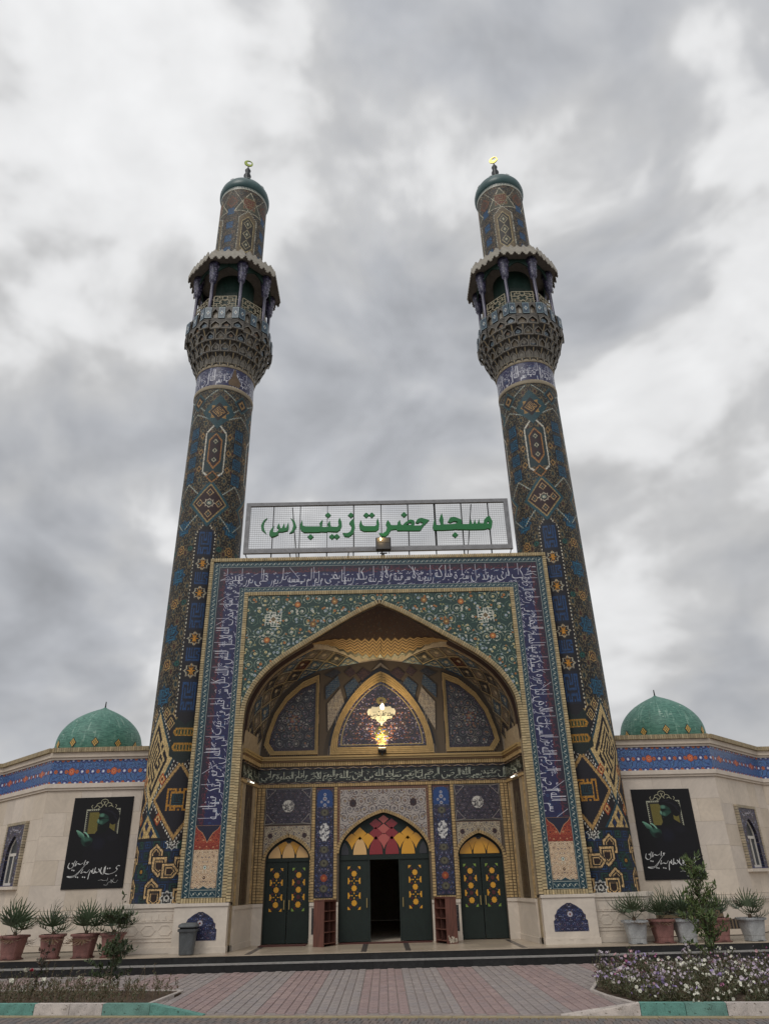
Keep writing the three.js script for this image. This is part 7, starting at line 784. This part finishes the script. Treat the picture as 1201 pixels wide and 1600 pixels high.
{ // fan palms in square pots
  const pink = std({ map: T_grit, color: lin(.36, .17, .145), roughness: .6 }), pinkD = std({ map: T_grit, color: lin(.29, .13, .11), roughness: .6 }), wht = std({ map: T_grit, color: lin(.52, .53, .52), roughness: .5 }), whtD = std({ map: T_grit, color: lin(.44, .45, .45), roughness: .5 }), soil = std({ map: T_grit, color: lin(.06, .04, .028), roughness: 1 }), foot = std({ color: lin(.015, .014, .014), roughness: .8 });
  const bodyG = loftSquare([[0, .03], [.195, .03], [.20, .05], [.205, .12], [.212, .13], [.265, .47], [.272, .47]]), rimG = loftSquare([[.27, .455], [.305, .46], [.308, .50], [.295, .51], [.262, .51], [.255, .46]]), baseG = loftSquare([[.0, 0], [.20, 0], [.21, .01], [.21, .03], [.19, .035]]), soilG = loftSquare([[.262, .475], [.0, .48]]), sauG = loftSquare([[0, 0], [.235, 0], [.25, .02], [.24, .022], [.0, .015]]), slotG = bx(-.07, .07, .0, .022, .2, .2125);
  const frondVar = []; { const r = RNG(404); for (let k = 0; k < 8; k++) { // fan frond in local frame: petiole along +y, fan spreads in xy
      const L = .15 + r() * .12, parts = [], n = 13; parts.push(quadStrip([V3(0, 0, 0), V3(0, L * .5, .01), V3(0, L, 0)], () => .014, V3(0, 0, 1))); parts.push(quadStrip([V3(0, 0, 0), V3(0, L * .5, .01), V3(0, L, 0)], () => .012, V3(1, 0, 0))); for (let i = 0; i < n; i++) { const a = lerp(-1.35, 1.35, i / (n - 1)) + (r() - .5) * .06, l = (.37 + r() * .07) * (1 - .22 * Math.abs(a) / 1.35), c = Math.cos(a), s = Math.sin(a), dr = .03 + r() * .07; parts.push(quadStrip([V3(0, L, 0), V3(s * l * .45, L + c * l * .45, .015 * ((i & 1) ? 1 : -1)), V3(s * l * .8, L + c * l * .8, -dr * .5), V3(s * l, L + c * l * .98, -dr * 1.4)], (t) => .044 * (1 - t * .95) * (t < .1 ? .5 : 1) + .002, V3(0, 0, 1))); } frondVar.push(merged(parts)); } }
  const greenM = [leafMat(.065, .10, .045), leafMat(.085, .115, .055), leafMat(.05, .08, .04)], dryM = [leafMat(.17, .10, .05), leafMat(.13, .075, .04)], trunkM = std({ map: T_grit, color: lin(.10, .065, .04), roughness: 1 });
  const spots = [[-9.30, .44, 0, 1], [-8.34, .44, 0, 2], [-7.52, .44, 0, 3], [-6.84, .42, 0, 4], [6.30, .42, 1, 5], [6.97, .42, 0, 6], [7.55, .45, 1, 7], [8.36, .45, 0, 8], [9.24, .45, 1, 9]];
  const LB = ['fan palm in a pink pot behind the spindly rose stem', 'fan palm in a pink pot, the second pot out from the rose stem', 'fan palm in a pink pot with dry stubs, next to the sapling one', 'fan palm in a pink pot right behind the leafy sapling', 'fan palm in a white pot, the one next to the minaret foot', 'bushy fan palm in a pink pot between two white pots', 'fan palm in a white pot half hidden behind the tall leafy shrub', 'fan palm in a pink pot with long fronds spread low over the maze tiles', 'fan palm in a white pot standing past the end of the maze tiles'];
  spots.forEach(([x, z, white, seed], k) => {
    const r = RNG(900 + seed), g = thing('potted_fan_palm', LB[k], 'potted palm', 'fan palms in square pots on the terrace', [x, TF, z]), a = white ? wht : pink, b = white ? whtD : pinkD; g.rotation.y = (r() - .5) * .5;
    if (!white) mesh('saucer', sauG, b, g); const pot = group('pot', g); pot.position.y = white ? .001 : .012; mesh('body', bodyG, a, pot); mesh('rim', rimG, b, pot); mesh('foot', baseG, b, pot); mesh('soil', soilG, soil, pot); mesh('drain_slot', slotG, foot, pot);
    const tr = mesh('trunk', new THREE.CylinderGeometry(.035, .06, .12, 8).translate(0, .53, 0), trunkM, g), n = 6 + Math.floor(r() * 5), big = .85 + r() * .4;
    for (let i = 0; i < n; i++) { const az = i * 2.4 + r() * .5, up = i / n, dry = up < .25 && r() < .7, tilt = dry ? 1.7 + r() * .5 : lerp(1.5, .1, Math.pow(up, 1.15)) + (r() - .5) * .3, f = mesh('frond', frondVar[Math.floor(r() * 8)], dry ? dryM[i & 1] : greenM[Math.floor(r() * 3)], g), sc = big * (dry ? .9 : 1.1) * (.85 + r() * .45) * (seed === 6 ? 1.1 : 1); f.rotation.order = 'YXZ'; f.rotation.set(tilt, az, 0); f.position.set(0, .53, 0); f.scale.setScalar(sc); }
  });
}
// leafy shrubs: stems as tapering tubes, each leaf a folded blade
function leafGeo(l, w) { const g = new THREE.BufferGeometry(); g.setAttribute('position', new THREE.Float32BufferAttribute([0, 0, 0, w / 2, l * .45, .12 * l, 0, l, -.06 * l, 0, 0, 0, 0, l, -.06 * l, -w / 2, l * .45, .12 * l], 3)); g.setAttribute('uv', new THREE.Float32BufferAttribute([.5, 0, 1, .5, .5, 1, .5, 0, .5, 1, 0, .5], 2)); g.computeVertexNormals(); return g; }
function tubeOf(pts, r0, r1, seg = 6) { const c = new THREE.CatmullRomCurve3(pts), g = new THREE.TubeGeometry(c, pts.length * 3, 1, seg), p = g.attributes.position, n = pts.length * 3; for (let i = 0; i <= n; i++) { const ctr = c.getPointAt(i / n), rad = lerp(r0, r1, i / n); for (let j = 0; j <= seg; j++) { const k = i * (seg + 1) + j; p.setXYZ(k, ctr.x + (p.getX(k) - ctr.x) * rad, ctr.y + (p.getY(k) - ctr.y) * rad, ctr.z + (p.getZ(k) - ctr.z) * rad); } } g.computeVertexNormals(); return g; }
function shrub(name, label, pos, o) {
  const r = RNG(o.seed), g = thing(name, label, 'shrub', null, pos), stems = [], leaves = [[], [], []];
  const lg = leafGeo(o.leaf, o.leaf * o.wide), mtx = new THREE.Matrix4(), q = new THREE.Quaternion(), e = new THREE.Euler();
  for (let b = 0; b < o.branches; b++) { const t0 = b ? o.low + r() * (o.high - o.low) : 0, az = b * 2.4 + r(), len = b ? o.spread * (1.15 - t0 * .75) * (.7 + r() * .6) : 0, lift = o.lift * (.5 + r() * .8); const P = b ? [0, .35, .7, 1].map((t) => V3(Math.cos(az) * len * t + (r() - .5) * .03 + o.lean * t0, t0 * o.h + lift * len * t * (1.2 - .4 * t), Math.sin(az) * len * t + (r() - .5) * .03)) : [0, .3, .6, .85, 1].map((t) => V3(o.lean * t + (r() - .5) * .05 * t, t * o.h, (r() - .5) * .05 * t)); stems.push(tubeOf(P, b ? o.rad * .5 : o.rad, .003)); const c = new THREE.CatmullRomCurve3(P), n = b ? Math.round(o.perBranch * (.5 + len / o.spread)) : o.perBranch * 2; for (let k = 0; k < n; k++) { const t = b ? .15 + .85 * r() : (o.trunkLeaf ?? .3) + (1 - (o.trunkLeaf ?? .3)) * r(), p = c.getPointAt(Math.min(1, t)); e.set(r() * 2.2 - .4, r() * TAU, (r() - .5) * 1.2, 'YXZ'); q.setFromEuler(e); const s = .65 + r() * .6; mtx.compose(p.add(V3((r() - .5) * o.fuzz, (r() - .5) * o.fuzz, (r() - .5) * o.fuzz)), q, V3(s, s, s)); leaves[Math.floor(r() * 3)].push(lg.clone().applyMatrix4(mtx)); } }
  mesh('stems', merged(stems), std({ color: lin(...(o.stem ?? [.09, .07, .045])), roughness: .9 }), g); leaves.forEach((L, k) => L.length && stuff(mesh('foliage', merged(L), leafMat(...o.cols[k]), g))); return g;
}
shrub('leafy_shrub', 'tall upright pale green shrub growing out of the petunia bed', [6.6, .02, 4.35], { seed: 3, h: 2.05, branches: 44, low: .12, high: .95, spread: .46, lift: 1.3, lean: -.12, rad: .022, perBranch: 26, leaf: .10, wide: .4, fuzz: .08, cols: [[.10, .15, .04], [.15, .20, .06], [.065, .105, .03]] });
shrub('leafy_sapling', 'thin sapling with dark leaves in two clumps growing among dry stems', [-5.32, .02, 4.85], { seed: 8, h: 1.72, branches: 30, low: .1, high: .8, spread: .36, lift: .55, lean: .05, rad: .018, perBranch: 20, leaf: .10, wide: .5, fuzz: .07, cols: [[.05, .075, .025], [.07, .10, .035], [.035, .055, .02]] });
shrub('rose_bush', 'spindly rose stem with withered dark leaves at the end of the dry bed', [-6.75, .02, 4.95], { seed: 15, h: 1.12, branches: 14, low: .1, high: .9, spread: .22, lift: .5, lean: .28, rad: .012, perBranch: 6, leaf: .08, wide: .55, fuzz: .04, stem: [.07, .05, .04], cols: [[.05, .04, .02], [.035, .05, .02], [.09, .05, .03]] });
{ // petunias: clumps of fine stems with trumpet flowers
  const r = RNG(2024), blossom = (() => { const n = 10, p = [], ix = []; p.push(0, -.018, 0); for (let i = 0; i < n; i++) { const a = i / n * TAU, q = i & 1 ? .024 : .034; p.push(Math.cos(a) * q * .55, .004, Math.sin(a) * q * .55); } for (let i = 0; i < n; i++) { const a = i / n * TAU, q = i & 1 ? .030 : .037; p.push(Math.cos(a) * q, i & 1 ? .012 : .004, Math.sin(a) * q); } for (let i = 0; i < n; i++) { const a = 1 + i, b = 1 + (i + 1) % n, c = 1 + n + i, d = 1 + n + (i + 1) % n; ix.push(0, b, a, a, b, d, a, d, c); } const g = new THREE.BufferGeometry(); g.setAttribute('position', new THREE.Float32BufferAttribute(p, 3)); g.setIndex(ix); g.computeVertexNormals(); g.setAttribute('uv', new THREE.Float32BufferAttribute(new Float32Array(p.length / 3 * 2), 2)); return g; })();
  const pet = { white: [solidLeaf(.66, .64, .54), solidLeaf(.6, .58, .48)], lilac: [solidLeaf(.52, .45, .49), solidLeaf(.42, .33, .42)], violet: [solidLeaf(.33, .24, .46), solidLeaf(.38, .29, .5)], pink: [solidLeaf(.40, .13, .26), solidLeaf(.5, .3, .32)] };
  const fol = [leafMat(.06, .075, .026), leafMat(.095, .095, .038), leafMat(.12, .095, .048)], lg = leafGeo(.055, .026), mtx = new THREE.Matrix4(), q = new THREE.Quaternion(), e = new THREE.Euler();
  const clumps = []; for (let z = 3.95; z < 8.4; z += .42) for (let x = 3.8; x < 10.2; x += .46) { const cx = x + (r() - .5) * .3, cz = z + (r() - .5) * .3; if (inPoly(cx - .1, cz, bedR) && Math.abs(cx) < (21 - cz) * .47 + .3) clumps.push([cx, cz]); }
  for (let k = 0; k < 16; k++) { const t = k / 15 * 3, E = [[5.2, 4.05], [4.2, 5.05], [3.92, 6.4], [4.26, 8.1]], i = Math.min(2, Math.floor(t)), f = t - i; clumps.push([lerp(E[i][0], E[i + 1][0], f) + (r() - .5) * .1, lerp(E[i][1], E[i + 1][1], f)]); }
  const LAB = { white: 'petunia clump covered in cream white flowers in the kerbside bed', lilac: 'petunia clump with pale lilac flowers in the kerbside bed', violet: 'petunia clump with violet flowers in the kerbside bed', pink: 'petunia clump with magenta pink flowers in the kerbside bed' };
  let nb = 0; for (const [cx, cz] of clumps) {
    const front = cz - (7.8 + cx * RT) > -1.3, v = r(), kind = v < (front ? .72 : .3) ? 'white' : v < (front ? .86 : .82) ? 'lilac' : v < .94 ? 'violet' : 'pink', g = thing('petunia_plant', LAB[kind], 'flowers', kind + ' petunias', [cx, .03, cz]), h = .17 + r() * r() * .34 + (front ? 0 : .06), rad = .30, stems = [], lv = [[], [], []], tips = [];
    for (let s = 0; s < 15; s++) { const az = r() * TAU, d = rad * Math.sqrt(r()), hh = h * (1 - .5 * (d / rad) ** 2) * (.7 + r() * .5), P = [V3(0, 0, 0), V3(Math.cos(az) * d * .6, hh * .5, Math.sin(az) * d * .6), V3(Math.cos(az) * d, hh, Math.sin(az) * d)]; stems.push(quadStrip(P, () => .006, V3(Math.sin(az), 0, .3))); tips.push(P[2]); const c = new THREE.CatmullRomCurve3(P); for (let k = 0; k < 16; k++) { const p = c.getPointAt(.1 + r() * .9); e.set(r() * 2.4 - .6, r() * TAU, r() - .5, 'YXZ'); q.setFromEuler(e); const sc = .6 + r() * .7; mtx.compose(p.add(V3((r() - .5) * .12, (r() - .5) * .08, (r() - .5) * .12)), q, V3(sc, sc, sc)); lv[Math.floor(r() * 3)].push(lg.clone().applyMatrix4(mtx)); } }
    lv.forEach((L, k) => stuff(mesh('foliage', merged(L), fol[k], g))); stuff(mesh('stems', merged(stems), fol[2], g));
    const nf = 12 + Math.floor(r() * 9); for (let k = 0; k < nf; k++) { const t = tips[Math.floor(r() * tips.length)], odd = r() < .16, ms = pet[odd ? ['white', 'lilac', 'violet', 'pink'][Math.floor(r() * 4)] : kind], b = mesh('blossom', blossom, ms[k & 1], g); b.position.set(t.x + (r() - .5) * .1, t.y + .01 + r() * .02, t.z + (r() - .5) * .1); b.rotation.set(.5 + r() * .9, r() * TAU, 0, 'YXZ'); b.scale.setScalar(.55 + r() * r() * .7); nb++; }
  }
  // dry stems and a few pale blooms in the other bed
  const dry = [], dl = [], n2 = 900; for (let k = 0; k < n2; k++) { const x = -10 + r() * 6, z = 3.6 + r() * 3.4; if (!inPoly(x, z, bedL) || !inPoly(x, z + .1, bedL)) continue; const h = .14 + r() * r() * .5, az = r() * TAU, d = r() * .2, P = [V3(x, 0, z), V3(x + Math.cos(az) * d * .4, h * .55, z + Math.sin(az) * d * .4), V3(x + Math.cos(az) * d, h, z + Math.sin(az) * d)]; dry.push(quadStrip(P, (t) => .008 * (1 - t * .6), V3(Math.sin(az) + .2, 0, .9))); const c = new THREE.CatmullRomCurve3(P); for (let i = 0; i < 14; i++) { const p = c.getPointAt(.2 + .8 * r()); e.set(r() * 2.6 - .6, r() * TAU, r() - .5, 'YXZ'); q.setFromEuler(e); const sc = .5 + r() * .6; mtx.compose(p.add(V3((r() - .5) * .05, 0, (r() - .5) * .05)), q, V3(sc, sc, sc)); dl.push(lg.clone().applyMatrix4(mtx)); } }
  const ds = mesh('dry_stems', merged(dry), solidLeaf(.17, .11, .065), scene); ds.userData = { kind: 'stuff', label: 'thicket of dry brown flower stems in the bed by the sapling', category: 'dry plants' }; ds.position.y = .02; const weeds = mesh('green_weeds', merged(dl.filter((_, i) => i % 5 < 2)), leafMat(.085, .10, .04), scene); weeds.userData = { kind: 'stuff', label: 'small green weed leaves among the dry stems', category: 'weeds' }; weeds.position.y = .02; const dlm = mesh('dry_leaves', merged(dl.filter((_, i) => i % 5 >= 2)), leafMat(.13, .10, .05), scene); dlm.userData = { kind: 'stuff', label: 'small withered leaves on the dry stems', category: 'dry plants' }; dlm.position.y = .02;
  for (const [x, z, h, w] of [[-7.0, 5.3, .30, 1.5], [-6.6, 5.35, .33, 1.3], [-6.45, 5.2, .3, 1.4], [-5.75, 5.3, .34, 1.2], [-5.55, 5.35, .30, 1.1], [-5.95, 5.6, .18, 1.1], [-5.2, 5.6, .26, 1], [-6.9, 5.0, .44, 1.2]]) { const g = thing('pale_rose', 'pale cream flower head on a thin stalk among the dry stems', 'flowers', 'cream flower heads in the dry bed', [x, .02, z]); mesh('stalk', tubeOf([V3(0, 0, 0), V3(.02, h * .5, 0), V3(0, h, 0)], .006, .004), solidLeaf(.1, .09, .04), g); for (let k = 0; k < 4; k++) { const b = mesh('petals', blossom, pet.white[k & 1], g); b.position.set((r() - .5) * .04, h + (r() - .5) * .05, (r() - .5) * .04); b.rotation.set(r() * 1.2, r() * 6, 0, 'YXZ'); b.scale.setScalar(w); } }
  { const g = thing('red_flower', 'small red bloom beside the withered rose stem', 'flowers', null, [-6.72, .02, 5.2]); mesh('stalk', tubeOf([V3(0, 0, 0), V3(.01, .2, 0), V3(0, .46, 0)], .006, .004), solidLeaf(.1, .09, .04), g); for (let k = 0; k < 3; k++) { const b = mesh('petals', blossom, solidLeaf(.35, .03, .05), g); b.position.set((r() - .5) * .03, .46 + k * .01, (r() - .5) * .03); b.rotation.set(.6 + r(), r() * 6, 0, 'YXZ'); } }
}
renderer.render(scene, camera);
